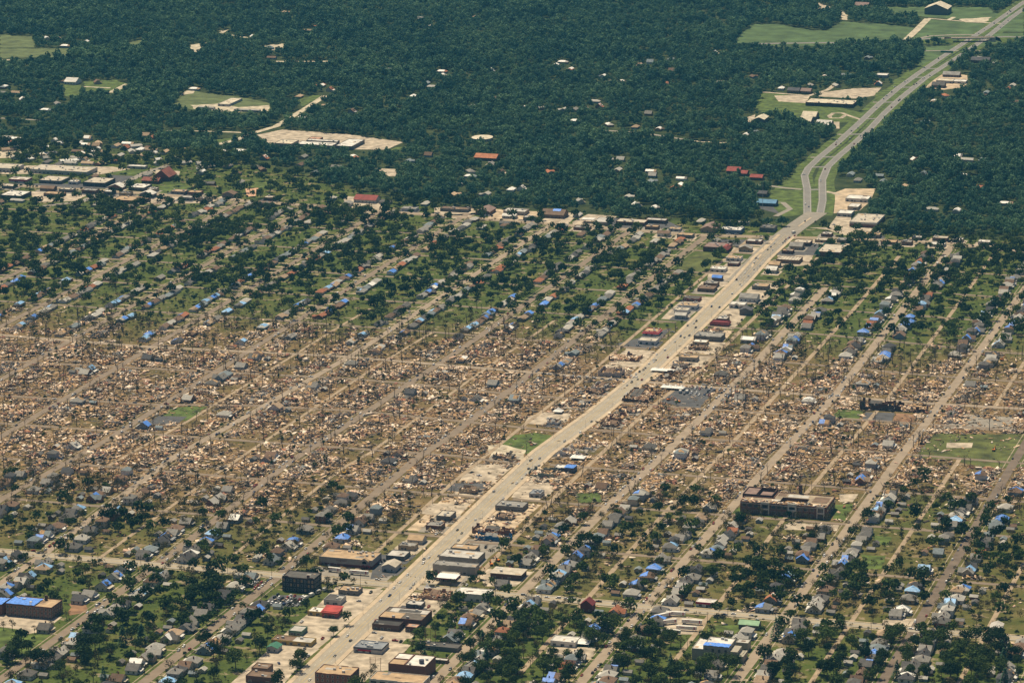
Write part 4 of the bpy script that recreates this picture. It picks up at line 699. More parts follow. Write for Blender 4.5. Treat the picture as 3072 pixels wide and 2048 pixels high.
# ------------------------------------------------------------------ trees: shapes
def crown_mesh(name, seed, r, h0, h1, n, q, lumps=7, leafm=None, sparse=1.0):
    g_ = np.random.default_rng(seed); mb = MB(); cz = 0.5 * (h0 + h1); rz = 0.5 * (h1 - h0)
    cs = []
    for k in range(lumps):
        a = 2 * math.pi * k / lumps + g_.uniform(-.4, .4); e = g_.uniform(-0.55, 0.75); rr = r * 0.55 * math.sqrt(max(0.1, 1 - e * e * .7))
        cs.append((rr * math.cos(a), rr * math.sin(a), cz + e * rz * 0.62, r * g_.uniform(0.34, 0.56)))
    cs.append((0, 0, cz + rz * 0.45, r * 0.5)); cs.append((0, 0, cz, r * 0.62))
    v = []; f = []
    for i in range(n):
        c = cs[g_.integers(len(cs))]; d = g_.normal(size=3); d[2] = d[2] * 0.9 + 0.15; d /= np.linalg.norm(d)
        rad = c[3] * g_.uniform(0.62, 1.08); p = np.array([c[0], c[1], c[2]]) + d * rad * np.array([1, 1, rz / r * 1.0 if rz < r * 1.6 else 1.4])
        p[2] = max(p[2], h0)
        nrm = d + g_.normal(size=3) * 0.45; nrm /= np.linalg.norm(nrm)
        a = np.cross(nrm, [0.31, 0.22, 0.93]); a /= np.linalg.norm(a) + 1e-9; b_ = np.cross(nrm, a)
        t = g_.uniform(0, 6.28); a, b_ = a * math.cos(t) + b_ * math.sin(t), b_ * math.cos(t) - a * math.sin(t)
        s1 = q * g_.uniform(0.6, 1.25); s2 = s1 * g_.uniform(0.5, 0.95); k = len(v)
        v += [tuple(p - a * s1), tuple(p - b_ * s2 - nrm * s1 * .2), tuple(p + a * s1), tuple(p + b_ * s2 - nrm * s1 * .2)]
        f.append((k, k + 1, k + 2, k + 3))
    me = bpy.data.meshes.new(name); me.from_pydata(v, [], f); me.materials.append(leafm); me.update(); return me
def trunk_mesh(name, seed, h, r, limbs=5, reach=3.0, matl=None, top=0.4):
    g_ = random.Random(seed); mb = MB(); p = Vector((0, 0, -0.3)); rad = r
    for k in range(3):
        q = p + Vector((g_.uniform(-.3, .3), g_.uniform(-.3, .3), h / 3)); mb.tube(p, q, rad, rad * 0.75, 6); p = q; rad *= 0.75
    for k in range(limbs):
        z = h * g_.uniform(0.45, 0.95); a = 2 * math.pi * k / limbs + g_.uniform(-.5, .5); L_ = reach * g_.uniform(0.6, 1.1)
        s = Vector((0, 0, z)); e = s + Vector((math.cos(a) * L_ * .6, math.sin(a) * L_ * .6, L_ * g_.uniform(0.35, .7)))
        mb.tube(s, e, r * .42, r * .2, 5); e2 = e + Vector((math.cos(a + .5) * L_ * .4, math.sin(a + .5) * L_ * .4, L_ * .4)); mb.tube(e, e2, r * .2, r * .08, 4)
    return mb.mesh(name, [matl or BARK])
FAR = [crown_mesh('far_crown', 100 + i, 4.2 + 0.75 * (i % 4), 1.2, 9.5 + i * 37 % 5 * 1.5, 130, 1.25, 5 + i % 4, LEAF_HAZED) for i in range(8)]
FARTOWN = [crown_mesh('far_town_crown', 130 + i, 4.6 + 0.5 * (i % 3), 1.8, 10 + i % 3 * 1.6, 130, 1.1, 7, LEAFN) for i in range(5)]
NEAR = [crown_mesh('crown', 200 + i, 4.6 + 0.55 * (i % 4), 2.2, 11.0 + (i * 37 % 5) * 0.9, 600, 0.60, 9, LEAFN) for i in range(8)]
THIN = [crown_mesh('thin_crown', 300 + i, 4.2 + 0.4 * (i % 3), 3.0, 10.5 + i % 3, 150, 0.52, 8, LEAFO) for i in range(5)]
CONIF = []
for i in range(2):
    g_ = np.random.default_rng(400 + i); v = []; f = []
    for k in range(380):
        t = g_.uniform(0, 1) ** 0.7; z = 1.2 + 13 * (1 - t); rr = (0.4 + 3.2 * t) * g_.uniform(.55, 1.05); a = g_.uniform(0, 6.28)
        p = np.array([rr * math.cos(a), rr * math.sin(a), z]); o_ = np.array([math.cos(a), math.sin(a), -.45]); s_ = np.array([-math.sin(a), math.cos(a), g_.uniform(-.3, .3)]); q = .75; n_ = len(v)
        v += [tuple(p - o_ * q), tuple(p - s_ * q * .5), tuple(p + o_ * q), tuple(p + s_ * q * .5)]; f.append((n_, n_ + 1, n_ + 2, n_ + 3))
    me = bpy.data.meshes.new('conifer_crown'); me.from_pydata(v, [], f); me.materials.append(LEAF_HAZED); CONIF.append(me)
TRUNKS = [trunk_mesh('trunk', 500 + i, 6.5, 0.36, 5, 3.4) for i in range(4)]
SNAGM = mat('splintered bark', (0.11, 0.085, 0.062), 0.95, 0.3, 1.0, 0.4)
SNAGS = [trunk_mesh('stripped_trunk', 520 + i, 8.0 + (i % 4) * 2.0, 0.42, 6 + i % 3, 3.6 + i % 3, SNAGM) for i in range(7)]

def scatter(name, label, pts, scl, meshes, seed, kind='stuff'):
    """one object: a cloud of points carrying tree copies through geometry nodes"""
    me = bpy.data.meshes.new(name); n_ = len(pts); g_ = np.random.default_rng(seed)
    me.vertices.add(n_); me.vertices.foreach_set('co', np.asarray(pts, np.float32).ravel())
    for nm, t, d in (('scl', 'FLOAT', scl), ('turn', 'FLOAT', g_.uniform(0, 6.28, n_)), ('pick', 'INT', g_.integers(0, len(meshes), n_))):
        a = me.attributes.new(nm, t, 'POINT'); a.data.foreach_set('value', np.asarray(d, np.float32 if t == 'FLOAT' else np.int32))
    col = bpy.data.collections.new(name + '_shapes')
    for q in meshes:
        col.objects.link(bpy.data.objects.new(q.name, q))
    ng = bpy.data.node_groups.new(name, 'GeometryNodeTree'); ng.interface.new_socket('Geometry', in_out='INPUT', socket_type='NodeSocketGeometry'); ng.interface.new_socket('Geometry', in_out='OUTPUT', socket_type='NodeSocketGeometry')
    N = ng.nodes.new; L = ng.links.new
    gi = N('NodeGroupInput'); go = N('NodeGroupOutput'); ip = N('GeometryNodeInstanceOnPoints'); ci = N('GeometryNodeCollectionInfo')
    ci.inputs[0].default_value = col; ci.inputs['Separate Children'].default_value = True; ci.inputs['Reset Children'].default_value = True
    def na(nm, t):
        q = N('GeometryNodeInputNamedAttribute'); q.data_type = t; q.inputs[0].default_value = nm; return q.outputs[0]
    cx = N('ShaderNodeCombineXYZ'); L(na('turn', 'FLOAT'), cx.inputs[2])
    L(gi.outputs[0], ip.inputs['Points']); L(ci.outputs[0], ip.inputs['Instance']); ip.inputs['Pick Instance'].default_value = True
    L(na('pick', 'INT'), ip.inputs['Instance Index']); L(cx.outputs[0], ip.inputs['Rotation']); L(na('scl', 'FLOAT'), ip.inputs['Scale']); L(ip.outputs[0], go.inputs[0])
    o = put(name, me); md = o.modifiers.new('scatter', 'NODES'); md.node_group = ng
    tag(o, label, None, None, kind); return o

# ------------------------------------------------------------------ the wood beyond the town
CLEAR = [(p if len(p) < 60 else p) for _, p in POLY]
def seg_dist(x, y, pts):
    d = np.full(np.shape(x), 1e9)
    for a, b_ in zip(pts, pts[1:]):
        ax, ay = a; bx, by = b_; l2 = (bx - ax) ** 2 + (by - ay) ** 2 + 1e-9
        t = np.clip(((x - ax) * (bx - ax) + (y - ay) * (by - ay)) / l2, 0, 1)
        d = np.minimum(d, np.hypot(x - ax - t * (bx - ax), y - ay - t * (by - ay)))
    return d
def grow_wood():
    sp = 8.6; xs = np.arange(-2250, 560, sp); ys = np.arange(1600, 4750, sp)
    X, Y = np.meshgrid(xs, ys); X = X.ravel() + NR.uniform(-3.6, 3.6, X.size); Y = Y.ravel() + NR.uniform(-3.6, 3.6, Y.size)
    # what the camera can see, with a margin
    dx, dy = X - CAM[0], Y - CAM[1]; ang = np.degrees(np.arctan2(-dx, dy)) - 16.4; keep = np.abs(ang) < 9.6
    keep &= Y > wood_edge(X) + 25 * np.sin(X * 0.03)
    ux, uy = 0.28, -0.96                                         # the ground just this side of an opening stays low too
    for st in (0, 14, 28, 42):
        xs_, ys_ = X - ux * st, Y - uy * st
        for p in CLEAR: keep &= ~in_poly(xs_, ys_, p)
        for _, p, wd in LINES: keep &= seg_dist(xs_, ys_, p) > wd / 2 + 3
    for p in (HWL, HWR): keep &= seg_dist(X, Y, p) > 19
    for a, b_, c, d in FOOT: keep &= ~((X > a - 3) & (X < c + 3 + 9) & (Y > b_ - 34) & (Y < d + 3))
    keep &= ~((Y > 1690) & (Y < 2060) & (X > -75) & (X < 30)); keep &= seg_dist(X, Y, [(-260, 3300), (-87, 3374), (60, 3450), (500, 3600)]) > 16
    for hx, hy in WOODHOUSES: keep &= ~((np.abs(X - hx) < 10) & (Y - hy < 9) & (Y - hy > -26))
    thin = (Y < 1980) & (X < -560); keep &= ~(thin & (NR.uniform(0, 1, X.size) < 0.35))
    keep &= NR.uniform(0, 1, X.size) > 0.12 + .55*(vnoise(X + 3000, Y, 90)*.6 + vnoise(X + 3000, Y + 700, 35)*.4 < .30)
    X, Y = X[keep], Y[keep]
    s = NR.gamma(9.0, 0.108, X.size).clip(0.45, 1.7) * (0.92 + 0.16 * np.sin(X * 0.012) * np.cos(Y * 0.009))
    scatter('woodland', 'dense dark green woodland stretching beyond the town', np.stack([X, Y, np.zeros(X.size)], 1), s, FAR, 5)
    print('wood trees', X.size)

# ------------------------------------------------------------------ shops, schools, churches
RM = {}
for k, c in {'r_tan': (.42, .30, .185), 'r_dark': (.10, .095, .09), 'r_black': (.055, .052, .05), 'r_tandark': (.12, .105, .09), 'r_pink': (.46, .28, .20), 'r_white': (.62, .60, .56),
             'r_grey': (.26, .25, .235), 'r_lgrey': (.45, .43, .40), 'r_beige': (.47, .42, .345), 'r_red': (.42, .07, .06), 'r_brown': (.17, .115, .08), 'r_green': (.05, .16, .11),
             'r_greyblue': (.20, .22, .25), 'r_crimson': (.16, .03, .035), 'r_palegreen': (.27, .42, .27), 'r_charcoal': (.085, .085, .095), 'r_brownpink': (.235, .165, .145), 'r_tarp': (.10, .24, .66),
             'r_blueroof': (.13, .27, .43), 'r_redroof': (.27, .07, .06), 'r_cream': (.56, .50, .39), 'r_pale': (.55, .5, .45), 'r_brickroof': (.23, .085, .065), 'r_orange': (.42, .17, .09), 'r_ruin': (.30, .24, .18),
             'w_grey': (.30, .28, .26), 'w_maroon': (.16, .05, .05), 'w_black': (.04, .036, .034), 'w_brick': (.17, .085, .062), 'w_darkbrick': (.10, .06, .05), 'w_pale': (.6, .57, .52), 'w_brown': (.18, .12, .085),
             'w_blue': (.03, .14, .30), 'w_block': (.30, .275, .24), 'w_darkgrey': (.16, .155, .15), 'w_white': (.66, .64, .60), 'w_redblock': (.36, .22, .16), 'w_yellow': (.42, .30, .10), 'w_redwall': (.30, .07, .06),
             'w_lgrey': (.42, .41, .39), 'w_green': (.12, .20, .15), 'w_stone': (.36, .33, .27), 'w_redband': (.33, .02, .05), 'w_slate': (.10, .11, .15), 'w_slateblue': (.12, .17, .27), 'w_charcoal': (.07, .07, .075),
             'w_pinkblock': (.45, .38, .33), 'w_greenblock': (.24, .27, .22), 'w_beige': (.5, .43, .32), 'w_tan': (.38, .30, .2), 'red': (.55, .05, .06), 'green': (.03, .13, .09)}.items():
    rf = k[0] == 'r' and k != 'red'
    RM[k] = mat(('roofing ' if rf else 'wall ') + k[2:] if k[1] == '_' else 'trim ' + k, c, 0.9, 0.24 if rf else 0.12, 0.16 if rf else 0.4)
BLUE = mat('blue tarpaulin', (0.10, 0.26, 0.74), 0.55, 0.30, 0.45, 0.15); WTARP = mat('white sheeting', (0.78, 0.77, 0.74), 0.6, 0.1, 0.4)
CYAN = mat('pale blue tarpaulin', (0.26, 0.48, 0.78), 0.55, 0.25, 0.45, 0.15); YTARP = mat('yellow sheathing', (0.72, 0.52, 0.16), 0.8, 0.15, 0.4)
DECK = mat('bare roof boards', (0.42, 0.27, 0.14), 0.9, 0.25, 0.6, 0.2)
GLASS = mat('window glass', (0.03, 0.035, 0.045), 0.15, 0.1, 1.0, 0, 0, 0.5); BOARD = mat('plywood board', (0.36, 0.20, 0.09), 0.9, 0.2, 0.8)
METAL = mat('galvanised metal', (0.50, 0.50, 0.49), 0.5, 0.15, 0.5); RUST = mat('rusty steel', (0.20, 0.11, 0.07), 0.8, 0.3, 0.5)
RUB = [mat('rubble wood', (0.42, 0.27, 0.14), 0.95, 0.3, 0.8), mat('rubble pale board', (0.68, 0.51, 0.36), 0.95, 0.15, 0.8), mat('rubble plaster', (0.79, 0.66, 0.53), 0.95, 0.12, 0.8), mat('rubble brick', (0.24, 0.11, 0.075), 0.95, 0.3, 0.8),
       mat('rubble dark', (0.055, 0.045, 0.04), 0.95, 0.3, 0.8), mat('rubble shingle', (0.19, 0.17, 0.15), 0.95, 0.3, 0.8), mat('rubble pink insulation', (0.56, 0.37, 0.27), 0.95, 0.2, 0.8), mat('broken branches', (0.13, 0.095, 0.055), 0.95, 0.3, 0.8)]

def planks(cx, cy, cz, n, g_, spread, zs=0.0, big=1.0, mats=None):
    """vertices, faces and material numbers of n loose boards and sheets: cx, cy, cz give a place for each"""
    L_ = (g_.gamma(2.0, 0.68, n) * big + 0.5).clip(.5, 4.0); W_ = L_ * g_.uniform(0.10, 0.62, n); T_ = g_.uniform(0.08, 0.30, n)
    yaw = g_.uniform(0, 2 * np.pi, n); pit = g_.normal(0, 0.28, n); rol = g_.normal(0, 0.28, n)
    cyw, syw, cp, sp, cr, sr = np.cos(yaw), np.sin(yaw), np.cos(pit), np.sin(pit), np.cos(rol), np.sin(rol)
    u = np.stack([cyw * cp, syw * cp, sp], 1) * L_[:, None]; v_ = np.stack([-syw * cr, cyw * cr, sr], 1) * W_[:, None]; w_ = np.cross(u, v_); w_ = w_ / np.linalg.norm(w_, axis=1)[:, None] * T_[:, None]
    c = np.stack([cx, cy, cz], 1)
    P = np.stack([c - u - v_, c + u - v_, c + u + v_, c - u + v_, c - u - v_ + w_, c + u - v_ + w_, c + u + v_ + w_, c - u + v_ + w_], 1).reshape(-1, 3)
    P[:, 2] = np.maximum(P[:, 2], 0.02)
    q = np.array([(0, 1, 5, 4), (1, 2, 6, 5), (2, 3, 7, 6), (3, 0, 4, 7), (4, 5, 6, 7)])
    F = (np.arange(n)[:, None, None] * 8 + q[None]).reshape(-1, 4)
    return P, F
def mesh_np(name, P, F, mats, mi):
    me = bpy.data.meshes.new(name); me.vertices.add(len(P)); me.vertices.foreach_set('co', P.astype(np.float32).ravel())
    me.loops.add(F.size); me.loops.foreach_set('vertex_index', F.astype(np.int32).ravel()); me.polygons.add(len(F))
    me.polygons.foreach_set('loop_start', np.arange(0, F.size, F.shape[1], dtype=np.int32))
    for m in mats: me.materials.append(m)
    me.polygons.foreach_set('material_index', mi.astype(np.int32)); me.update(calc_edges=True); return me
def rubble_part(parent, w_, d, n, seed, hmax=1.6, pick=(.26, .18, .12, .1, .12, .1, .06, .06), name='rubble'):
    g_ = np.random.default_rng(seed); x = g_.uniform(0.4, w_ - 0.4, n); y = g_.uniform(0.4, d - 0.4, n)
    P, F = planks(x, y, g_.uniform(0, hmax, n), n, g_, 1, big=0.9)
    mi = np.repeat(g_.choice(8, n, p=pick), 5)
    o = put(name, mesh_np(name, P, F, RUB, mi), parent); o['kind'] = 'stuff'; return o

WINCACHE = {}
def win_mesh(w_, h):
    k = (round(w_, 1), round(h, 1))
    if k not in WINCACHE:
        mb = MB(); mb.box(-w_/2, -.10, 0, w_/2, .0, h, 0); f_ = 0.14
        mb.box(-w_/2 - f_, -.16, -f_, w_/2 + f_, .0, 0, 1); mb.box(-w_/2 - f_, -.16, h, w_/2 + f_, .0, h + f_, 1)
        mb.box(-w_/2 - f_, -.16, 0, -w_/2, .0, h, 1); mb.box(w_/2, -.16, 0, w_/2 + f_, .0, h, 1)
        WINCACHE[k] = mb.mesh('window', [GLASS, RM['w_lgrey']])
    return WINCACHE[k]
def wave_sheet(x0, y0, x1, y1, zf, amp, seed, nx=7, ny=5):
    """a rumpled sheet with uneven edges lying at height zf(x, y)"""
    g_ = random.Random(seed); mb = MB(); P = []
    for j in range(ny + 1):
        for i in range(nx + 1):
            ex = g_.uniform(-.5, .5) * .5 if i in (0, nx) else 0; ey = g_.uniform(-.5, .5) * .5 if j in (0, ny) else 0
            x = x0 + (x1 - x0) * i / nx + ex; y = y0 + (y1 - y0) * j / ny + ey; P.append((x, y, zf(x, y) + 0.08 + g_.uniform(0, amp)))
    mb.v = P
    for j in range(ny):
        for i in range(nx):
            a = j * (nx + 1) + i; mb.f.append((a, a + 1, a + nx + 2, a + nx + 1)); mb.m.append(0)
    return mb
def lettering(text, parent, x, y, z, size, m):
    cu = bpy.data.curves.new('lettering', 'FONT'); cu.body = text; cu.size = size; cu.extrude = 0.05; cu.align_x = 'CENTER'; cu.shear = 0.25; cu.resolution_u = 2
    o = bpy.data.objects.new('lettering', cu); dg = bpy.context.evaluated_depsgraph_get(); C.objects.link(o); dg.update()
    me = bpy.data.meshes.new_from_object(o.evaluated_get(dg)); bpy.data.objects.remove(o); me.materials.clear(); me.materials.append(m)
    q = put('lettering', me, parent, (x, y, z)); q.rotation_euler = (math.pi / 2, 0, 0); return q

FOOT = []                                      # what stands where: x0, y0, x1, y1
def block_building(rec, seed, defer=None):
    name, X0, Y0, w_, d, h, rk, wk, label, cat, o_ = rec
    g_ = random.Random(seed * 13 + 5); FOOT.append((X0 - 2, Y0 - 3, X0 + w_ + 3, Y0 + d + 2))
    t = thing(name, label, cat, (X0, Y0, 0)); rm, wm = RM[rk], RM[wk]
    if o_.get('canopy'):
        mb = MB(); mb.box(0, 0, h - .9, w_, d, h, 0); put('roof', mb.mesh('roof', [rm]), t)
        for px in (w_*.2, w_*.8):
            for py in (d*.25, d*.75): mb = MB(); mb.tube((px, py, 0), (px, py, h - .9), .3, .3, 8); mb.obj('post', METAL, t)
        return t
    if o_.get('round'):
        mb = MB(); n = 28; r = w_ / 2
        for i in range(n):
            a, b_ = 2*math.pi*i/n, 2*math.pi*(i+1)/n; p = lambda q, z: (r + r*math.cos(q), d/2 + d/2*math.sin(q), z)
            mb.face([p(a, 0), p(b_, 0), p(b_, h), p(a, h)])
        mb.obj('wall', wm, t); mb = MB()
        for i in range(n):
            a, b_ = 2*math.pi*i/n, 2*math.pi*(i+1)/n; mb.face([(r + r*1.01*math.cos(a), d/2 + d/2*1.01*math.sin(a), h), (r + r*1.01*math.cos(b_), d/2 + d/2*1.01*math.sin(b_), h), (r, d/2, h + 1.6)])
        mb.obj('roof', rm, t); return t
    ruin = o_.get('ruin'); rag = o_.get('rag', 0); gable = o_.get('gable'); th = 0.35
    mb = MB()
    par = 0.0 if gable or o_.get('mans') or o_.get('over') else 0.55
    def wall_run(ax, fixed, a0, a1):
        """one wall cut into lengths whose tops differ where the storm tore them"""
        n = max(1, int((a1 - a0) / 3.0)) if (ruin or rag) else 1; top = h
        for i in range(n):
            p, q = a0 + (a1 - a0) * i / n, a0 + (a1 - a0) * (i + 1) / n
            if ruin:
                top = h * max(.08, 1 - ruin * g_.uniform(0.0, 1.5)) if g_.random() < .75 else top
            elif rag: top = h - (g_.uniform(0, .55) if g_.random() < rag else 0)
            if ax == 'x': mb.box(p, fixed, 0, q, fixed + th, top, 0, bottom=False)
            else: mb.box(fixed, p, 0, fixed + th, q, top, 0, bottom=False)
    wall_run('x', 0, 0, w_); wall_run('x', d - th, 0, w_); wall_run('y', 0, th, d - th); wall_run('y', w_ - th, th, d - th)
    mb.obj('wall', wm, t)
    if ruin:
        mb = MB(); mb.box(th, th, 0.02, w_ - th, d - th, 0.18); mb.obj('floor_slab', RM['r_ruin'], t)
        rubble_part(t, w_, d, int(min(900, w_ * d * 0.8)), seed, h * .35)
        if ruin < .6:
            k = MB(); x = w_ * g_.uniform(.1, .5); k.hexa([(x, d*.35, h*.45), (x + w_*.35, d*.4, h*.3), (x + w_*.35, d*.9, h*.75), (x, d*.88, h*.8), (x, d*.35, h*.45 + .3), (x + w_*.35, d*.4, h*.3 + .3), (x + w_*.35, d*.9, h*.75 + .3), (x, d*.88, h*.8 + .3)])
            k.obj('fallen_roof_piece', RM[g_.choice(['r_grey', 'r_brown', 'r_dark'])], t)
            for i in range(int(w_ / 6)):
                k = MB(); x = 3 + i * 6 + g_.uniform(-1, 1); k.tube((x, th, h * .8), (x, d - th, h * g_.uniform(.4, .85)), .18, .18, 5); k.obj('roof_beam', RUST, t)
    elif gable:
        rise = (w_ if gable == 'y' else d) * (.42 if o_.get('steep') else .2); ov = 0.6; mb = MB(); wl = MB(); tk = 0.25
        if gable == 'y':
            m_ = w_ / 2
            mb.hexa([(-ov, -ov, h - .2), (m_, -ov, h + rise), (m_, d + ov, h + rise), (-ov, d + ov, h - .2), (-ov, -ov, h + tk - .2), (m_, -ov, h + rise + tk), (m_, d + ov, h + rise + tk), (-ov, d + ov, h + tk - .2)])
            mb.hexa([(m_, -ov, h + rise), (w_ + ov, -ov, h - .2), (w_ + ov, d + ov, h - .2), (m_, d + ov, h + rise), (m_, -ov, h + rise + tk), (w_ + ov, -ov, h + tk - .2), (w_ + ov, d + ov, h + tk - .2), (m_, d + ov, h + rise + tk)])
            for y in (0.02, d - .02): wl.face([(0, y, h), (w_, y, h), (m_, y, h + rise)])
        else:
            m_ = d / 2
            mb.hexa([(-ov, -ov, h - .2), (w_ + ov, -ov, h - .2), (w_ + ov, m_, h + rise), (-ov, m_, h + rise), (-ov, -ov, h + tk - .2), (w_ + ov, -ov, h + tk - .2), (w_ + ov, m_, h + rise + tk), (-ov, m_, h + rise + tk)])
            mb.hexa([(-ov, m_, h + rise), (w_ + ov, m_, h + rise), (w_ + ov, d + ov, h - .2), (-ov, d + ov, h - .2), (-ov, m_, h + rise + tk), (w_ + ov, m_, h + rise + tk), (w_ + ov, d + ov, h + tk - .2), (-ov, d + ov, h + tk - .2)])
            for x in (0.02, w_ - .02): wl.face([(x, 0, h), (x, d, h), (x, m_, h + rise)])
        mb.obj('roof', rm, t); wl.obj('gable_wall', wm, t)
        for i in range(max(2, int(w_ / 5))): put('window', win_mesh(1.4, 1.3), t, (w_ * (i + .5) / max(2, int(w_ / 5)), -.01, min(h - 1.9, 1.3)))
    else:
        rz = h - par; mb = MB()
        if o_.get('over'): mb.box(-.8, -.8, h + .01, w_ + .8, d + .8, h + .4)
        else: mb.box(th + .01, th + .01, rz - .3, w_ - th - .01, d - th - .01, rz)
        ro = mb.obj('roof', rm, t)
        if o_.get('rib'):
            for i in range(int(w_ / 4)): k = MB(); k.box(2 + 4*i, .6, rz + .01, 2.3 + 4*i, d - .6, rz + .25); k.obj('roof_rib', RM['r_brown'], ro)
        if o_.get('half'):
            k = MB(); a = (0, .5) if o_['half'] == 1 else (.52, 1); k.box(th + .3 + (w_ - 1.4) * a[0], .6, rz + .02, th + .3 + (w_ - 1.4) * a[1], d * (.55 if o_['half'] == 1 else .95), rz + .12); k.obj('roof_patch', RM['r_tan'] if o_['half'] == 1 else RM['r_lgrey'], ro)
            if o_['half'] == 1: k = MB(); k.box(w_*.1, d*.62, rz + .02, w_ - 1, d - 1, rz + .14); k.obj('roof_patch', RM['r_lgrey'], ro); k = MB(); k.box(w_*.3, d*.66, rz + .16, w_*.8, d*.86, rz + .5); k.obj('roof_patch', RM['r_dark'], ro)
        if o_.get('split'):
            k = MB(); k.box(.6, .6, rz + .02, w_*.42, d*.45, rz + .1); k.obj('roof_patch', RM['r_tan'], ro); k = MB(); k.box(w_*.42, .5, rz + .02, w_*.45, d - .5, rz + .9); k.box(.5, d*.46, rz + .02, w_*.42, d*.49, rz + .9); k.obj('fire_wall', wm, ro)
        if o_.get('tank'): k = MB(); k.tube((w_*.82, d*.3, rz), (w_*.82, d*.3, rz + 3.4), 2.1, 2.1, 14); k.obj('water_tank', RM['w_slate'], t)
        g2 = random.Random(seed)
        # repairs and puddle stains of their own outline on the roof sheet
        for i in range(max(1, int(w_ * d / 260))):
            k = MB(); x, y = g2.uniform(1, max(1.1, w_ - 5)), g2.uniform(1, max(1.1, d - 4)); a, b_ = g2.uniform(1.5, min(9, w_*.4)), g2.uniform(1.2, min(6, d*.35))
            k.box(x, y, rz + .005 + (.4 if o_.get('over') else 0) + .55*0, min(w_ - .7, x + a), min(d - .7, y + b_), rz + .05 + (.42 if o_.get('over') else 0)); k.obj('roof_patch', RM[g2.choice(['r_grey', 'r_tan', 'r_lgrey', 'r_brown'])], ro)
        for i in range(o_.get('units', 0)):
            k = MB(); x, y = g2.uniform(1.2, max(1.3, w_ - 3.6)), g2.uniform(1.2, max(1.3, d - 3.2)); s = g2.uniform(.7, 1.25); zz = rz + (.42 if o_.get('over') else 0.03)
            k.box(x, y, zz + .25, x + 2*s, y + 1.6*s, zz + 1.5*s); k.box(x + .2, y + .2, zz, x + 2*s - .2, y + 1.6*s - .2, zz + .25); k.obj('roof_unit', METAL if g2.random() < .65 else RM['r_white'], t)
    if o_.get('mans'):
        mm = RM[o_['mans']]; mb = MB(); z0, z1 = h - 1.8, h + .9; e = 1.0; i_ = .9
        q0 = [(-e, -e), (w_ + e, -e), (w_ + e, d + e), (-e, d + e)]; q1 = [(i_, i_), (w_ - i_, i_), (w_ - i_, d - i_), (i_, d - i_)]
        for k in range(4):
            a, b_ = q0[k], q0[(k + 1) % 4]; c, e_ = q1[(k + 1) % 4], q1[k]; mb.face([(*a, z0), (*b_, z0), (*c, z1), (*e_, z1)]); mb.face([(*e_, z1), (*c, z1), (*c, z1 - 1), (*e_, z1 - 1)])
        mb.obj('mansard', mm, t)
    if o_.get('mansl'):
        mb = MB(); mm = RM[o_['mansl']]
        mb.hexa([(-3.5, -.6, 2.6), (-.05, -.6, 2.6), (-.05, d + .6, 2.6), (-3.5, d + .6, 2.6), (-1.6, -.6, h + .6), (-.05, -.6, h + .6), (-.05, d + .6, h + .6), (-1.6, d + .6, h + .6)])
        mb.hexa([(-.04, d + .05, 2.6), (w_*.9, d + .05, 2.6), (w_*.9, d + 3, 2.6), (-.04, d + 3, 2.6), (-.04, d + .05, h + .6), (w_*.9, d + .05, h + .6), (w_*.9, d + 1.2, h + .6), (-.04, d + 1.2, h + .6)])
        mb.hexa([(-4, -2, 3), (4, -2, 3), (4, 3, 3), (-4, 3, 3), (-1, 1, h + 2), (1, 1, h + 2), (1, 2, h + 2), (-1, 2, h + 2)]); mb.obj('canopy', mm, t)
    if o_.get('band'):
        bk, z0, z1 = o_['band']; mb = MB(); q = .12
        mb.box(-q, -q, z0, w_ + q, -.003, z1); mb.box(-q, d + .003, z0, w_ + q, d + q, z1); mb.box(-q, -.002, z0, -.003, d + .002, z1); mb.box(w_ + .003, -.002, z0, w_ + q, d + .002, z1)
        mb.obj('wall_band', RM[bk], t)
    if o_.get('strip'): mb = MB(); mb.box(w_*.15, -.3, 1.9, w_*.62, -.02, 3.2); mb.obj('sign_panel', RM['w_redband'], t)
    if o_.get('awn'):
        ck, a, b_ = o_['awn']
        for k in range(2):
            x0 = w_ * (a + (b_ - a) * k / 2); x1 = w_ * (a + (b_ - a) * (k + 1) / 2) - .5; mb = MB(); n = 6; pr = None
            for i in range(n):
                a0, a1 = math.pi * i / n, math.pi * (i + 1) / n; cx, r = (x0 + x1) / 2, (x1 - x0) / 2
                mb.face([(cx + r*math.cos(a0), -2.6, 1.6 + 1.9*math.sin(a0)), (cx + r*math.cos(a0), -.15, 1.6 + 2.1*math.sin(a0)), (cx + r*math.cos(a1), -.15, 1.6 + 2.1*math.sin(a1)), (cx + r*math.cos(a1), -2.6, 1.6 + 1.9*math.sin(a1))])
            mb.obj('awning', RM['red'], t)
    if o_.get('peak'):
        mb = MB(); x = w_ * o_['peak']; mb.hexa([(x - 4, -1.2, 2.8), (x + 4, -1.2, 2.8), (x + 4, 2.5, 2.8), (x - 4, 2.5, 2.8), (x - 4, -1.2, h - .8), (x + 4, -1.2, h - .8), (x + 4, 2.5, h - .8), (x - 4, 2.5, h - .8)])
        mb.face([(x - 4, -1.2, h - .8), (x + 4, -1.2, h - .8), (x, -1.2, h + 1.8)]); mb.face([(x + 4, 2.5, h - .8), (x - 4, 2.5, h - .8), (x, 2.5, h + 1.8)]); mb.obj('entrance_gable', wm, t)
        mb = MB(); mb.slab([(x - 4.5, -1.6, h - 1), (x, -1.6, h + 2), (x, 2.9, h + 2), (x - 4.5, 2.9, h - 1)], .2); mb.slab([(x, -1.6, h + 2), (x + 4.5, -1.6, h - 1), (x + 4.5, 2.9, h - 1), (x, 2.9, h + 2)], .2); mb.obj('gable_roof', RM['r_tan'] if wk == 'w_grey' else rm, t)
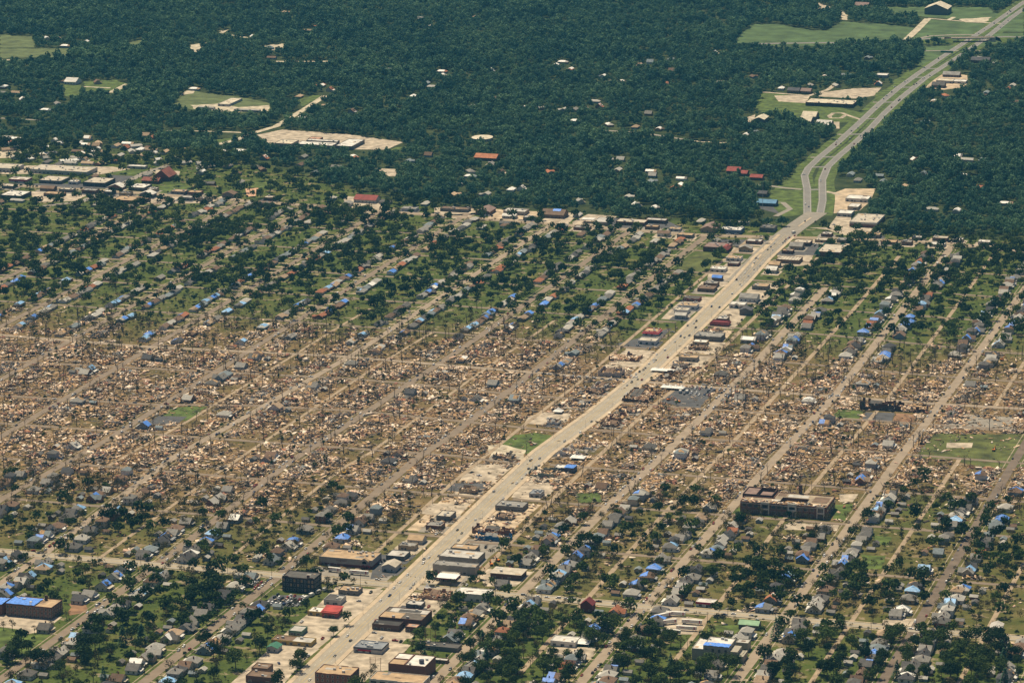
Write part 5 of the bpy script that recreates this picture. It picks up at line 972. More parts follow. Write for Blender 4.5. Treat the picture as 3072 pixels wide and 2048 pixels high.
        mb = MB(); mb.slab([(x - 2, -1.32, h - 3.2), (x + 2, -1.32, h - 3.2), (x + 2, -1.32, h - 1.8), (x, -1.32, h - .6), (x - 2, -1.32, h - 1.8)], .05); mb.obj('arched_window', GLASS, t)
    if o_.get('corner'):
        mb = MB(); mb.hexa([(w_ - 9, -2.5, 4), (w_ + 2, -2.5, 4), (w_ + 2, d*.55, 4), (w_ - 9, d*.55, 4), (w_ - 5, 0.5, h + 1.5), (w_ - 1, .5, h + 1.5), (w_ - 1, d*.5, h + 1.5), (w_ - 5, d*.5, h + 1.5)]); mb.obj('corner_canopy', RM['r_redroof'], t)
    if o_.get('flatroof'):
        mb = MB(); mb.slab([(-1, -1.5, h - .6), (w_ + 1, -1.5, h - .6), (w_ + 1, d + 1, h + .9), (-1, d + 1, h + .9)], .35); mb.obj('metal_roof', RM['r_red'], t)
    for cx, cy, ch in o_.get('chim', ()): mb = MB(); mb.box(w_*cx, d*cy, h - .5, w_*cx + 2, d*cy + 2, h + ch); mb.obj('chimney', RM['w_darkbrick'], t)
    if o_.get('lip'):
        mb = MB(); mb.box(-.25, -.35, h - .9, w_ + .25, -.01, h - .4); mb.hexa([(1, -.3, h + .01), (7, -.3, h + .01), (7, .3, h + .01), (1, .3, h + .01), (3, -.3, h + 1), (5, -.3, h + 1), (5, .3, h + 1), (3, .3, h + 1)]); mb.box(w_ - 6, -.3, h + .01, w_ - 1, .3, h + .8); mb.obj('cornice', RM['w_darkbrick'], t)
    if o_.get('step'):
        for sx, ww, hh in ((w_, 7, 9.5), (w_ + 7.02, 5, 6)): k = MB(); k.box(sx + .01, 1, 0, sx + ww, d*.7, hh); k.obj('buttress_wing', wm, t)
    if o_.get('win'):
        R, K, ww, wh, = o_['win']; g2 = random.Random(seed + 3)
        fh = (h - 1.0) / R
        for r in range(R):
            for k in range(K):
                if ruin and g2.random() < .3: continue
                wo_ = put('window', win_mesh(ww, wh), t, (w_ * (k + .5) / K, -.01, r * fh + (fh - wh) * .55))
                if o_.get('board') and g2.random() < o_['board']:
                    b_ = MB(); b_.box(-ww/2, -.22, 0, ww/2, -.17, wh); b_.obj('board', BOARD, wo_)
        nk = max(1, int(d / (w_ / K) / 1.2))
        for r in range(R):
            for k in range(nk):
                q = put('window', win_mesh(ww, wh), t, (w_ + .01, d * (k + .5) / nk, r * fh + (fh - wh) * .55)); q.rotation_euler = (0, 0, math.pi / 2)
    elif not ruin and not gable and h < 9:
        n = max(2, int(w_ / 6)); g2 = random.Random(seed + 9)
        for k in range(n):
            if g2.random() < .75: put('window', win_mesh(min(2.6, w_ / n * .6), 1.7), t, (w_ * (k + .5) / n, -.01, .8))
        dm = MB(); x = w_ * g2.uniform(.3, .6); dm.box(x, -.18, 0, x + 1.6, -.01, 2.4); dm.obj('door', RM['w_charcoal'], t)
    if o_.get('sign'):
        lettering(o_['sign'], t, w_ * .42, -.2, h - 2.9, 2.4, RM['w_maroon'])
    if o_.get('tarp'):
        ck, fx0, fy0, fx1, fy1 = o_['tarp']; zf = (lambda x, y: h + .12) if not gable else (lambda x, y: h + .25 + (1 - abs(y - d/2) / (d/2)) * d * .22)
        wave_sheet(fx0*w_, fy0*d, fx1*w_, fy1*d, zf, .35 if not gable else .06, seed, 12, 6).obj('tarpaulin', {'blue': BLUE, 'white': WTARP}[ck], t)
    if o_.get('gable') is None and not ruin: pass
    return t
for i_, rec in enumerate(BUILDINGS): block_building(rec, i_ + 1)

SG_ = None
# the big school on the right, its courts, bays and entrance
def big_school():
    X0, Y0, w_, d, h = 234, 318, 84, 42, 12.0; FOOT.append((X0 - 8, Y0 - 6, X0 + w_ + 8, Y0 + d + 16))
    t = thing('high_school', 'large two-storey brick school with pale stone bays and arched entrance', 'school', (X0, Y0, 0))
    br, st = RM['w_brick'], mat('pale school stone', (.62, .58, .50), .9, .1, .4); mb = MB()
    mb.box(0, 0, 0, w_, .6, h); mb.box(0, .62, 0, .6, d * .45, h); mb.box(w_ - .6, .62, 0, w_, d, h); mb.box(28, d - .6, 0, w_ - .62, d, h); mb.box(28, d * .5, 0, 28.6, d - .62, h); mb.box(.62, d * .45, 0, 30, d * .45 + .6, h); mb.obj('wall', br, t)
    mb = MB(); mb.box(.62, .62, h - 1.0, 27.9, d*.44, h - .7); mb.box(28.7, .62, h - 1.0, 36, d - .7, h - .7); mb.box(62, .62, h - 1.0, w_ - .7, d - .7, h - .7); mb.box(36.01, .62, h - 1.0, 61.99, 9, h - .7); mb.box(36.01, 27, h - 1, 61.99, d - .7, h - .7); ro = mb.obj('roof', mat('weathered school roof', (.29, .235, .17), .95, .35, .12), t)
    mb = MB(); mb.box(36.0, 9.02, 0, 62, 9.5, h - 1.1); mb.box(36, 26.5, 0, 62, 26.98, h - 1.1); mb.box(35.5, 9.6, 0, 35.98, 26.4, h - 1.1); mb.box(62.02, 9.6, 0, 62.5, 26.4, h - 1.1); mb.obj('court_wall', RM['w_darkbrick'], t)
    mb = MB(); mb.box(36.1, 9.6, 6, 61.9, 26.4, 6.3); mb.obj('hall_roof', RM['r_grey'], t)
    c = MB(); c.hexa([(39, 12, 6.4), (59, 12, 6.4), (59, 24, 6.4), (39, 24, 6.4), (42, 14, 9.6), (56, 15, 9.2), (56, 20, 9.4), (41, 21, 9.8)]); c.obj('collapsed_hall_roof', DECK, t)
    q = rubble_part(t, 26, 15, 160, 77, .8); q.location = (36, 10, 6.4)
    for a in [(1.5, 1.5, 12, 6, 'r_brown'), (14, 1, 11, 8, 'r_lgrey'), (30, 3, 6, 14, 'r_lgrey'), (64, 2, 16, 10, 'r_tan'), (30, 30, 8, 10, 'r_brown'), (40, 29, 20, 9, 'r_lgrey'), (66, 16, 15, 20, 'r_brown'), (38, 2, 20, 3, 'r_lgrey')]:
        k = MB(); k.box(a[0], a[1], h - .69, a[0] + a[2], a[1] + a[3], h - .6); k.obj('roof_patch', RM[a[4]], ro)
    q = rubble_part(t, w_, 9, 260, 78, .25); q.location = (0, 1, h - .6)
    g2 = random.Random(5)
    for i in range(12): k = MB(); x, y = g2.uniform(2, w_ - 4), g2.uniform(1, 7); k.box(x, y, h - .58, x + 1.6, y + 1.4, h + .7); k.obj('roof_unit', METAL, t)
    # rear block and gymnasium
    mb = MB(); mb.box(-3, d*.55, 0, 26, d*.55 + .6, h + 1); mb.box(-3, d*.55 + .62, 0, -2.4, d + 8, h + 1); mb.box(25.4, d*.55 + .62, 0, 26, d + 8, h + 1); mb.box(-2.38, d + 7.4, 0, 25.38, d + 8, h + 1); mb.box(10, d*.55 + .62, h - 2, 10.5, d + 7.3, h + 1); mb.obj('rear_wall', RM['w_darkbrick'], t)
    mb = MB(); mb.box(-2.3, d*.55 + .7, h - .5, 9.9, d + 7.3, h - .1); mb.box(10.6, d*.55 + .7, h - 3, 25.3, d + 7.3, h - 2.6); mb.obj('rear_roof', RM['r_brownpink'], t)
    mb = MB(); mb.box(48, d + .2, 0, 51, d + 3, h + 8); mb.obj('chimney', RM['w_darkbrick'], t)
    # pale stone bays, bands and windows
    for x0, x1 in ((20, 28.5), (74.5, 82)):
        mb = MB(); mb.box(x0, -.7, 0, x0 + .9, -.02, h + .6); mb.box(x1 - .9, -.7, 0, x1, -.02, h + .6); mb.box(x0 + .92, -.6, h - 1.4, x1 - .92, -.02, h + .6); mb.box(x0 + .92, -.5, 5.2, x1 - .92, -.02, 6.4); mb.obj('stone_bay', st, t)
        for z in (1.6, 7.0): put('window', win_mesh(5.2, 3.0), t, ((x0 + x1) / 2, -.03, z))
    mb = MB(); x0, x1 = 46.5, 55
    mb.box(x0, -1.4, 0, x0 + 1.4, -.02, h + 1.4); mb.box(x1 - 1.4, -1.4, 0, x1, -.02, h + 1.4); mb.box(x0 + 1.42, -1.4, 5.4, x1 - 1.42, -.02, 7.4); mb.box(x0 + 1.42, -1.4, 10.2, x1 - 1.42, -.02, h + 1.4)
    for k in (1, 2): mb.box(x0 + 1.42 + k * 1.89 - .25, -1.4, 0, x0 + 1.42 + k * 1.89 + .25, -.1, 5.38)
    mb.obj('entrance_bay', st, t)
    for k in range(3): m2 = MB(); x = x0 + 1.45 + k * 1.93; m2.box(x, -.6, 0, x + 1.6, -.04, 4.6); m2.obj('arched_doorway', RM['w_charcoal'], t)
    put('window', win_mesh(5.2, 2.6), t, (50.75, -.03, 7.5))
    mb = MB(); mb.box(0, -.22, h - 1.7, 19.9, -.02, h - 1.2); mb.box(28.6, -.22, h - 1.7, 46.4, -.02, h - 1.2); mb.box(55.1, -.22, h - 1.7, 74.4, -.02, h - 1.2); mb.obj('stone_band', st, t)
    for z in (1.7, 7.0):
        for x in (4, 9.6, 15.4, 32.5, 38, 43.4, 58.6, 64.2, 70): put('window', win_mesh(3.9, 2.6), t, (x, -.03, z))
        for y in (6, 14, 22, 30, 38): q = put('window', win_mesh(4, 2.6), t, (w_ + .02, y, z)); q.rotation_euler = (0, 0, math.pi / 2)
big_school()

# overpass across the highway
def overpass():
    line = [(-420, 3250), (-320, 3290), (-220, 3325), (-158, 3352), (-87, 3373), (-22, 3401), (32, 3435), (130, 3480), (600, 3650)]
    P = dense(line, 12); zz = lambda x: 6.8 if -110 < x < 0 else max(0.4, 6.8 - max(-110 - x, x) / 16.0)
    e = MB(); L_ = offset_line(P)
    for (p, n_), (q, k_) in zip(L_, L_[1:]):
        if -96 < p.x < -16: continue
        z0, z1 = zz(p.x), zz(q.x); a, b_, c, d_ = p + n_*(9 + 2*z0), p - n_*(9 + 2*z0), q + k_*(9 + 2*z1), q - k_*(9 + 2*z1)
        e.face([(*(p - n_*8), z0 - .05), (*(p + n_*8), z0 - .05), (*(q + k_*8), z1 - .05), (*(q - k_*8), z1 - .05)]); e.face([(*a, 0), (*c, 0), (*(q + k_*8), z1 - .05), (*(p + n_*8), z0 - .05)]); e.face([(*b_, 0), (*(p - n_*8), z0 - .05), (*(q - k_*8), z1 - .05), (*d_, 0)])
    struct('embankment', e, [SURF['lawn']])
    r = MB()
    for (p, n_), (q, k_) in zip(L_, L_[1:]):
        if -96 < p.x < -16: continue
        r.face([(*(p - n_*6.5), zz(p.x)), (*(p + n_*6.5), zz(p.x)), (*(q + k_*6.5), zz(q.x)), (*(q - k_*6.5), zz(q.x))])
    struct('road', r, [HWM])
    t = thing('overpass', 'concrete road bridge crossing over the divided highway', 'bridge', (-58, 3386, 0), math.atan2(30, 73))
    mb = MB(); mb.box(-46, -6.6, 5.7, 46, 6.6, 6.8); mb.obj('deck', CONCD, t)
    for s in (-1, 1): mb = MB(); mb.box(-46, s*6.9 - .25, 5.5, 46, s*6.9 + .25, 8.0); mb.obj('parapet', CONC, t)
    for x in (-20, 0, 20):
        for y in (-4, 4): mb = MB(); mb.tube((x, y, 0), (x, y, 5.7), .5, .5, 8); mb.obj('column', CONCD, t)
    for s in (-1, 1): mb = MB(); mb.hexa([(s*30, -7, 0), (s*46, -7, 0), (s*46, 7, 0), (s*30, 7, 0), (s*44, -7, 5.6), (s*46, -7, 5.6), (s*46, 7, 5.6), (s*44, 7, 5.6)]); mb.obj('abutment', CONC, t)
    s = thing('highway_sign', 'green overhead sign standing in front of the overpass', 'road sign', (-66, 3205, 0))
    mb = MB(); mb.box(-11, -.1, 6.2, 11, .1, 9.6); mb.obj('sign_panel', mat('sign green', (.02, .16, .11), .5, .05), s)
    for x in (-10, 10): mb = MB(); mb.tube((x, .3, 0), (x, .3, 9), .25, .25, 6); mb.obj('post', METAL, s)
overpass()
# ------------------------------------------------------------------ naming by place
ORD = 'zeroth first second third fourth fifth sixth seventh eighth ninth tenth eleventh twelfth thirteenth fourteenth fifteenth sixteenth seventeenth eighteenth nineteenth'.split()
def ordn(n):
    if n < 20: return ORD[n]
    t_ = {2: 'twenty', 3: 'thirty', 4: 'forty', 5: 'fifty', 6: 'sixty', 7: 'seventy', 8: 'eighty', 9: 'ninety'}
    if n % 10 == 0: return t_[n // 10][:-1] + 'ieth'
    return t_[n // 10] + '-' + ORD[n % 10]
ROWS = [-900, -560, -420, -280, -140, 0, 160, 304, 434, 575, 703, 800, 935, 1085, 1225, 1358, 1487, 1640, 1800, 1960, 2120, 2300, 2500, 2700, 2900, 3100, 3400, 3800, 4600]
def ns_x(k, y): return ave_x(y) if k == 0 else lerp_line(NS[k][0], y)
NSK = sorted(list(NS) + [0])
def block_of(x, y):
    row = int(np.searchsorted(ROWS, y)) - 6                     # row 0: first above the lower crossroads
    xs = [(ns_x(k, y) if k >= -8 else 0) for k in NSK]
    i = int(np.searchsorted(xs, x)); zero = NSK.index(0)
    return (i - zero, row)                                       # >0 right of the avenue
PENDING = []                                                     # (object, look, category, x, y, group)
def later(o, look, cat, x, y, group): PENDING.append((o, look, cat, x, y, group))
_cy, _sy = math.cos(math.radians(16.4)), math.sin(math.radians(16.4))
def across(x, y):
    dx, dy = x - CAM[0], y - CAM[1]; return (dx * _cy + dy * _sy) / (-dx * _sy + dy * _cy)
def write_labels():
    by = {}
    for p in PENDING: by.setdefault((p[2], *block_of(p[3], p[4])), []).append(p)
    for (cat, col, row), L_ in by.items():
        L_.sort(key=lambda p: across(p[3], p[4]))
        cw = f"{ordn(col)} block right of avenue" if col > 0 else f"{ordn(1 - col)} block left of avenue"
        rw = f"{ordn(row + 1)} row above crossroads" if row >= 0 else f"{ordn(-row)} row below crossroads"
        for n, (o, look, c, x, y, g_) in enumerate(L_):
            nw = 'leftmost' if n == 0 else ordn(n + 1) + ' from left'
            tag(o, f"{look}, {nw}, {cw}, {rw}", c, g_)

# ------------------------------------------------------------------ houses
def hex_gable(mb, x0, x1, y0, y1, z, rise, ax, ov=.5, tk=.22):
    if ax == 'y':
        m_ = (x0 + x1) / 2; dz = rise * ov / ((x1 - x0) / 2)
        mb.slab([(x0 - ov, y0 - ov, z - dz + tk), (m_, y0 - ov, z + rise + tk), (m_, y1 + ov, z + rise + tk), (x0 - ov, y1 + ov, z - dz + tk)], tk)
        mb.slab([(m_, y0 - ov, z + rise + tk), (x1 + ov, y0 - ov, z - dz + tk), (x1 + ov, y1 + ov, z - dz + tk), (m_, y1 + ov, z + rise + tk)], tk)
    else:
        m_ = (y0 + y1) / 2; dz = rise * ov / ((y1 - y0) / 2)
        mb.slab([(x0 - ov, y0 - ov, z - dz + tk), (x1 + ov, y0 - ov, z - dz + tk), (x1 + ov, m_, z + rise + tk), (x0 - ov, m_, z + rise + tk)], tk)
        mb.slab([(x0 - ov, m_, z + rise + tk), (x1 + ov, m_, z + rise + tk), (x1 + ov, y1 + ov, z - dz + tk), (x0 - ov, y1 + ov, z - dz + tk)], tk)
def hip(mb, x0, x1, y0, y1, z, rise, ov=.5):
    x0 -= ov; x1 += ov; y0 -= ov; y1 += ov; w_, d = x1 - x0, y1 - y0
    if d >= w_: a, b_ = ((x0 + x1)/2, y0 + w_/2*.9, z + rise), ((x0 + x1)/2, y1 - w_/2*.9, z + rise)
    else: a, b_ = (x0 + d/2*.9, (y0 + y1)/2, z + rise), (x1 - d/2*.9, (y0 + y1)/2, z + rise)
    c = [(x0, y0, z), (x1, y0, z), (x1, y1, z), (x0, y1, z)]
    if d >= w_: mb.face([c[0], c[1], a]); mb.face([c[1], c[2], b_, a]); mb.face([c[2], c[3], b_]); mb.face([c[3], c[0], a, b_])
    else: mb.face([c[0], c[1], b_, a]); mb.face([c[1], c[2], b_]); mb.face([c[2], c[3], a, b_]); mb.face([c[3], c[0], a])
    mb.face([(x0, y0, z - .22), (x0, y1, z - .22), (x1, y1, z - .22), (x1, y0, z - .22)])
    for k in range(4): p, q = c[k], c[(k + 1) % 4]; mb.face([(p[0], p[1], z - .22), (q[0], q[1], z - .22), q, p])
def gable_tri(mb, x0, x1, y0, y1, z, rise, ax):
    if ax == 'y':
        for y in (y0, y1): mb.face([(x0, y, z), (x1, y, z), ((x0 + x1)/2, y, z + rise)])
    else:
        for x in (x0, x1): mb.face([(x, y0, z), (x, y1, z), (x, (y0 + y1)/2, z + rise)])
PROTO = {}
def proto(name, w_, d, h, kind, rise, porch=None, wing=None, chim=True, dormer=False):
    """meshes of one house: long side along y, front towards +x"""
    x0, x1, y0, y1 = -w_/2, w_/2, -d/2, d/2; W_ = MB(); R2 = MB(); out = {'w': w_, 'd': d, 'h': h}
    W_.box(x0, y0, -.1, x1, y1, h, top=False, bottom=False)
    if kind == 'hip': hip(R2, x0, x1, y0, y1, h + .2, rise); zf = lambda x, y: h + .25 + rise * min(1, max(0, (1 - abs(x)/(w_/2 + .5))), 1e9) * 1.0 if abs(y) < d/2 - w_*.35 else h + .25 + rise * max(0, min(1 - abs(x)/(w_/2 + .5), (d/2 + .5 - abs(y)) / (w_/2*.9)))
    elif kind == 'gy': hex_gable(R2, x0, x1, y0, y1, h, rise, 'y'); gable_tri(W_, x0, x1, y0, y1, h, rise, 'y'); zf = lambda x, y: h + .28 + rise * (1 - abs(x)/(w_/2))
    else: hex_gable(R2, x0, x1, y0, y1, h, rise, 'x'); gable_tri(W_, x0, x1, y0, y1, h, rise, 'x'); zf = lambda x, y: h + .28 + rise * (1 - abs(y)/(d/2))
    if wing:
        wx0, wx1, wy0, wy1, wr, wk = wing; W_.box(wx0, wy0, -.1, wx1, wy1, h - .25, top=False, bottom=False)
        hex_gable(R2, wx0, wx1, wy0, wy1, h - .25, wr, wk); gable_tri(W_, wx0, wx1, wy0, wy1, h - .25, wr, wk)
    if dormer:
        W_.box(x1 - w_*.42, -1.6, h, x1 - w_*.12, 1.6, h + rise*.72, top=False, bottom=False); hex_gable(R2, x1 - w_*.5, x1 - w_*.12, -1.6, 1.6, h + rise*.66, 1.0, 'x', .3); gable_tri(W_, x1 - w_*.42, x1 - w_*.12, -1.6, 1.6, h + rise*.66, 1.0, 'x')
    out['wall'] = W_.mesh('wall', [RM['w_white']]); out['roof'] = R2.mesh('roof', [RM['r_grey']])
    if porch:
        P_ = MB(); py0, py1, pd = porch; P_.slab([(x1 + .02, py0, 3.0), (x1 + pd, py0, 2.4), (x1 + pd, py1, 2.4), (x1 + .02, py1, 3.0)], .18); P_.box(x1 + .01, py0, 0, x1 + pd - .1, py1, .35)
        for k in range(3): y = py0 + .2 + (py1 - py0 - .4) * k / 2; P_.box(x1 + pd - .35, y - .1, .35, x1 + pd - .15, y + .1, 2.25)
        out['porch'] = P_.mesh('porch', [RM['w_white']])
    if chim: c = MB(); c.box(-w_*.15, d*.18, h, -w_*.15 + .8, d*.18 + .8, h + rise + .8); out['chimney'] = c.mesh('chimney', [RM['w_brick']])
    ws = []
    for z in ([.9] if h < 4 else [.9, 3.7]):
        for k in (-.28, .05, .33): ws.append((x1 + .01, d*k, z, math.pi/2)); ws.append((x0 - .01, d*k, z, -math.pi/2))
        for k in (-.22, .22): ws.append((w_*k, y0 - .01, z, 0)); ws.append((w_*k, y1 + .01, z, math.pi))
    out['windows'] = ws
    dm = MB(); dm.box(x1 - .05, -d*.12 - .5, .1, x1 + .06, -d*.12 + .5, 2.2); out['door'] = dm.mesh('door', [RM['w_charcoal']])
    tp = []
    for v, (a, b_, c, e) in enumerate(((x0 - .4, -d*.45, w_*.02, d*.1), (x0 - .4, y0 - .3, x1 + .4, d*.02), (-w_*.02, -d*.1, x1 + .45, d*.42), (x0 - .4, -d*.3, x1*.9, y1 + .3))):
        tp.append(wave_sheet(a, b_, c, e, zf, .14, v + 31, 8, 6).mesh('tarpaulin', [BLUE]))
    out['tarp'] = tp
    dk = []
    for v, (a, b_, c, e) in enumerate(((x0*.9, -d*.3, -w_*.05, d*.05), (w_*.08, -d*.05, x1*.95, d*.35), (x0*.9, d*.05, x1*.2, d*.4))): dk.append(wave_sheet(a, b_, c, e, zf, .02, v + 51, 8, 6).mesh('bare_boards', [DECK]))
    out['deck'] = dk; PROTO[name] = out
proto('ranch_hip', 9.5, 17, 2.8, 'hip', 2.5)
proto('ranch_gable', 9, 18, 2.8, 'gy', 2.2)
proto('ranch_wing', 9, 15, 2.8, 'gy', 2.2, wing=(2, 8.5, 2, 7.4, 1.5, 'x'))
proto('ranch_long', 8.5, 21, 2.7, 'hip', 2.1, chim=False)
proto('frame_gable', 9, 12.5, 3.1, 'gx', 3.6, porch=(-4, 4, 2.4))
proto('frame_side', 10, 11, 3.2, 'gy', 3.8, porch=(-5, 5, 2.6), dormer=True)
proto('frame_hip', 11, 12, 3.3, 'hip', 3.4, porch=(-5.5, 1, 2.5))
proto('frame_tall', 9, 10, 6.0, 'hip', 2.9, porch=(-4.5, 4.5, 2.6))
proto('frame_cross', 8.5, 13, 3.2, 'gy', 3.5, wing=(-2, 8, -3.6, 3.2, 2.9, 'x'))
proto('cottage', 7.5, 9.5, 2.8, 'gy', 2.6)
proto('garage', 5.5, 7, 2.5, 'gy', 1.5, chim=False)

def shell_proto(seed, w_, d):
    """a wrecked house: torn walls, floor, a piece of roof and its own heap"""
    g_ = random.Random(seed); out = {}; mb = MB(); x0, x1, y0, y1 = -w_/2, w_/2, -d/2, d/2
    for (a, b_, c, e) in ((x0, y0, x1, y0 + .2), (x0, y1 - .2, x1, y1), (x0, y0 + .2, x0 + .2, y1 - .2), (x1 - .2, y0 + .2, x1, y1 - .2), (x0 + .2, -d*.1, x1 - .2, -d*.1 + .15), (-.1, -d*.1 + .15, .1, y1 - .2)):
        n = max(1, int(max(c - a, e - b_) / 2.2))
        for i in range(n):
            hh = g_.choice([.3, .8, 1.6, 2.6, 2.8, 2.8]) 
            if c - a > e - b_: mb.box(a + (c - a)*i/n, b_, 0, a + (c - a)*(i + 1)/n, e, hh, bottom=False)
            else: mb.box(a, b_ + (e - b_)*i/n, 0, c, b_ + (e - b_)*(i + 1)/n, hh, bottom=False)
    out['wall'] = mb.mesh('wall', [RM['w_white']]); mb = MB(); mb.box(x0 + .2, y0 + .2, .02, x1 - .2, y1 - .2, .3); out['floor_slab'] = mb.mesh('floor_slab', [RM['r_ruin']])
    mb = MB(); a = g_.uniform(-.4, .1) * w_; zt = g_.uniform(1.8, 3.6); mb.slab([(a, y0, .9), (a + w_*.5, y0 + 1, zt), (a + w_*.55, y0 + d*.55, zt + .3), (a - .5, y0 + d*.6, 1.1)], .2); mb.slab([(a + 1, .2*d, 1.2), (a + w_*.45, .25*d, 2.4), (a + w_*.4, y1, 2.2), (a, y1 - .5, .7)], .2); out['roof_piece'] = mb.mesh('roof_piece', [RM['r_grey']])
    g2 = np.random.default_rng(seed); n = 60; P, F = planks(g2.normal(0, w_*.3, n), g2.normal(0, d*.3, n), g2.uniform(.2, 1.7, n), n, g2, 1, big=.95)
    out['rubble'] = mesh_np('rubble', P, F, RUB, np.repeat(g2.choice(8, n, p=(.26, .17, .11, .08, .16, .12, .05, .05)), 5)); return out
SHELLS = [shell_proto(60 + i, 8 + i % 3 * 1.5, 10 + i % 4 * 1.4) for i in range(8)]

ROOFC = [('dark-grey', mat('shingles dark grey', (.13, .125, .12), .95, .2, .5, .2)), ('grey', mat('shingles grey', (.235, .225, .21), .95, .2, .5, .2)), ('pale-grey', mat('shingles pale grey', (.40, .385, .355), .95, .15, .5, .12)),
         ('brown', mat('shingles brown', (.16, .105, .075), .95, .2, .5, .25)), ('rust-red', mat('shingles rust red', (.33, .135, .075), .95, .2, .5, .2)), ('charcoal', mat('shingles charcoal', (.07, .07, .075), .95, .2, .5, .2)),
         ('tan', mat('shingles tan', (.36, .265, .18), .95, .2, .5, .2)), ('blue-grey', mat('shingles blue grey', (.19, .225, .245), .95, .2, .5, .15))]
WALLC = [mat('siding white', (.66, .64, .60), .9, .08, .5, .12), mat('siding cream', (.52, .46, .36), .9, .08, .5, .15), mat('siding grey', (.32, .33, .34), .9, .08, .5, .2), mat('house brick', (.22, .11, .075), .9, .15, .8, .2), mat('siding blue grey', (.22, .28, .32), .9, .08, .5, .2), mat('siding tan', (.34, .26, .17), .9, .08, .5, .2)]
def in_foot(x, y, m_=0.0): return any(a - m_ < x < c + m_ and b_ - m_ < y < d + m_ for a, b_, c, d in FOOT)
def ew_clear(x, y, m_=4.0):
    for p, wd in EW.values():
        if p[0][0] - 2 < x < p[-1][0] + 2 and abs(float(np.interp(x, [q[0] for q in p], [q[1] for q in p])) - y) < wd/2 + m_: return False
    return True
def ns_clear(x, y, m_=3.0):
    if abs(x - ave_x(y)) < 13 + m_: return False
    for D_ in (NS, AL):
        for p, wd in D_.values():
            if p[0][1] - 2 < y < p[-1][1] + 2 and abs(lerp_line(p, y) - x) < wd/2 + m_: return False
    return True
HARD = [p for k, p in POLY if k not in ('lawn', 'lawn2')]
POLYB = [(min(q[0] for q in p), max(q[0] for q in p), min(q[1] for q in p), max(q[1] for q in p), p) for k, p in POLY]
def pt_in(x, y, p):
    c = False; n = len(p)
    for i in range(n):
        a, b_ = p[i], p[(i + 1) % n]
        if (a[1] > y) != (b_[1] > y) and x < (b_[0] - a[0]) * (y - a[1]) / (b_[1] - a[1]) + a[0]: c = not c
    return c
def in_lot(x, y): return any(a < x < b_ and c < y < d and pt_in(x, y, p) for a, b_, c, d, p in POLYB)
def seen(x, y, m_=0.0):
    dx, dy = x - CAM[0], y - CAM[1]; f_ = -dx*_sy + dy*_cy; r_ = dx*_cy + dy*_sy; dep = math.degrees(math.atan2(CAM[2], f_)) - 13.2
    return abs(r_ / f_) < 0.1425 + m_ and -5.45 - m_*57 < dep < 5.75 + m_*57
HOUSES = []; PILES = []; DRIVES = MB()
def house(pname, x, y, rz, roofi, walli, kind, tarp=None, deck=None, near=False, group=None, cat='house'):
    P = PROTO[pname]; o = bpy.data.objects.new(kind, None); C.objects.link(o); o.location = (x, y, 0.12); o.rotation_euler = (0, 0, rz)
    if kind in ('frame_house', 'dwelling'): o.scale = (1.14, 1.14, 1.08)
    put('wall', P['wall'], o, mt=WALLC[walli]); ro = put('roof', P['roof'], o, mt=ROOFC[roofi][1])
    if 'porch' in P: put('porch', P['porch'], o, mt=WALLC[walli] if walli < 3 else ROOFC[roofi][1])
    if near and 'chimney' in P: put('chimney', P['chimney'], ro)
    if near:
        put('door', P['door'], o)
        for (wx, wy, wz, wr) in P['windows']:
            # only the two sides turned to the street and the camera carry windows one can make out
            a = wr + rz; nx_, ny_ = math.sin(a), -math.cos(a)
            if ny_ < -.5 or nx_ > .5: q = put('window', win_mesh(1.1, 1.4), o, (wx, wy, wz)); q.rotation_euler = (0, 0, wr)
    if tarp is not None: put('tarpaulin', P['tarp'][tarp[0]], ro, mt=tarp[1])
    if deck is not None: put('bare_boards', P['deck'][deck], ro)
    FOOT.append((x - 6, y - 6, x + 6, y + 6))
    HOUSES.append([o, pname, x, y, roofi, tarp, deck, kind, ro, group, cat]); return o
KIND_LOOK = {'ranch_hip': 'hip-roofed', 'ranch_gable': 'gabled', 'ranch_wing': 'winged', 'ranch_long': 'long', 'frame_gable': 'gable-fronted', 'frame_side': 'dormered', 'frame_hip': 'hip-roofed', 'frame_tall': 'two-storey', 'frame_cross': 'cross-gabled', 'cottage': 'small', 'garage': 'gabled'}
counts = {'ranch_house': 0, 'frame_house': 0, 'ruined_house': 0, 'dwelling': 0}; OVER = []
SLOTS = []
for k in NSK:
    if k == 0: continue
    pts, wd = NS[k]
    for side in (-1, 1):
        y = max(-405, pts[0][1] + 12); g_ = random.Random(k * 7 + side)
        while y < pts[-1][1] - 16:
            sub = y > 800 and k < 0
            x = lerp_line(pts, y) + side * (wd/2 + (15.5 if not sub else 17.5) + g_.uniform(-2.5, 2.5))
            SLOTS.append((x, y + g_.uniform(-1.5, 1.5), side, k)); y += g_.uniform(12.6, 16) if not sub else g_.uniform(18, 21.5)
SLOTS.sort(key=lambda s: s[1])
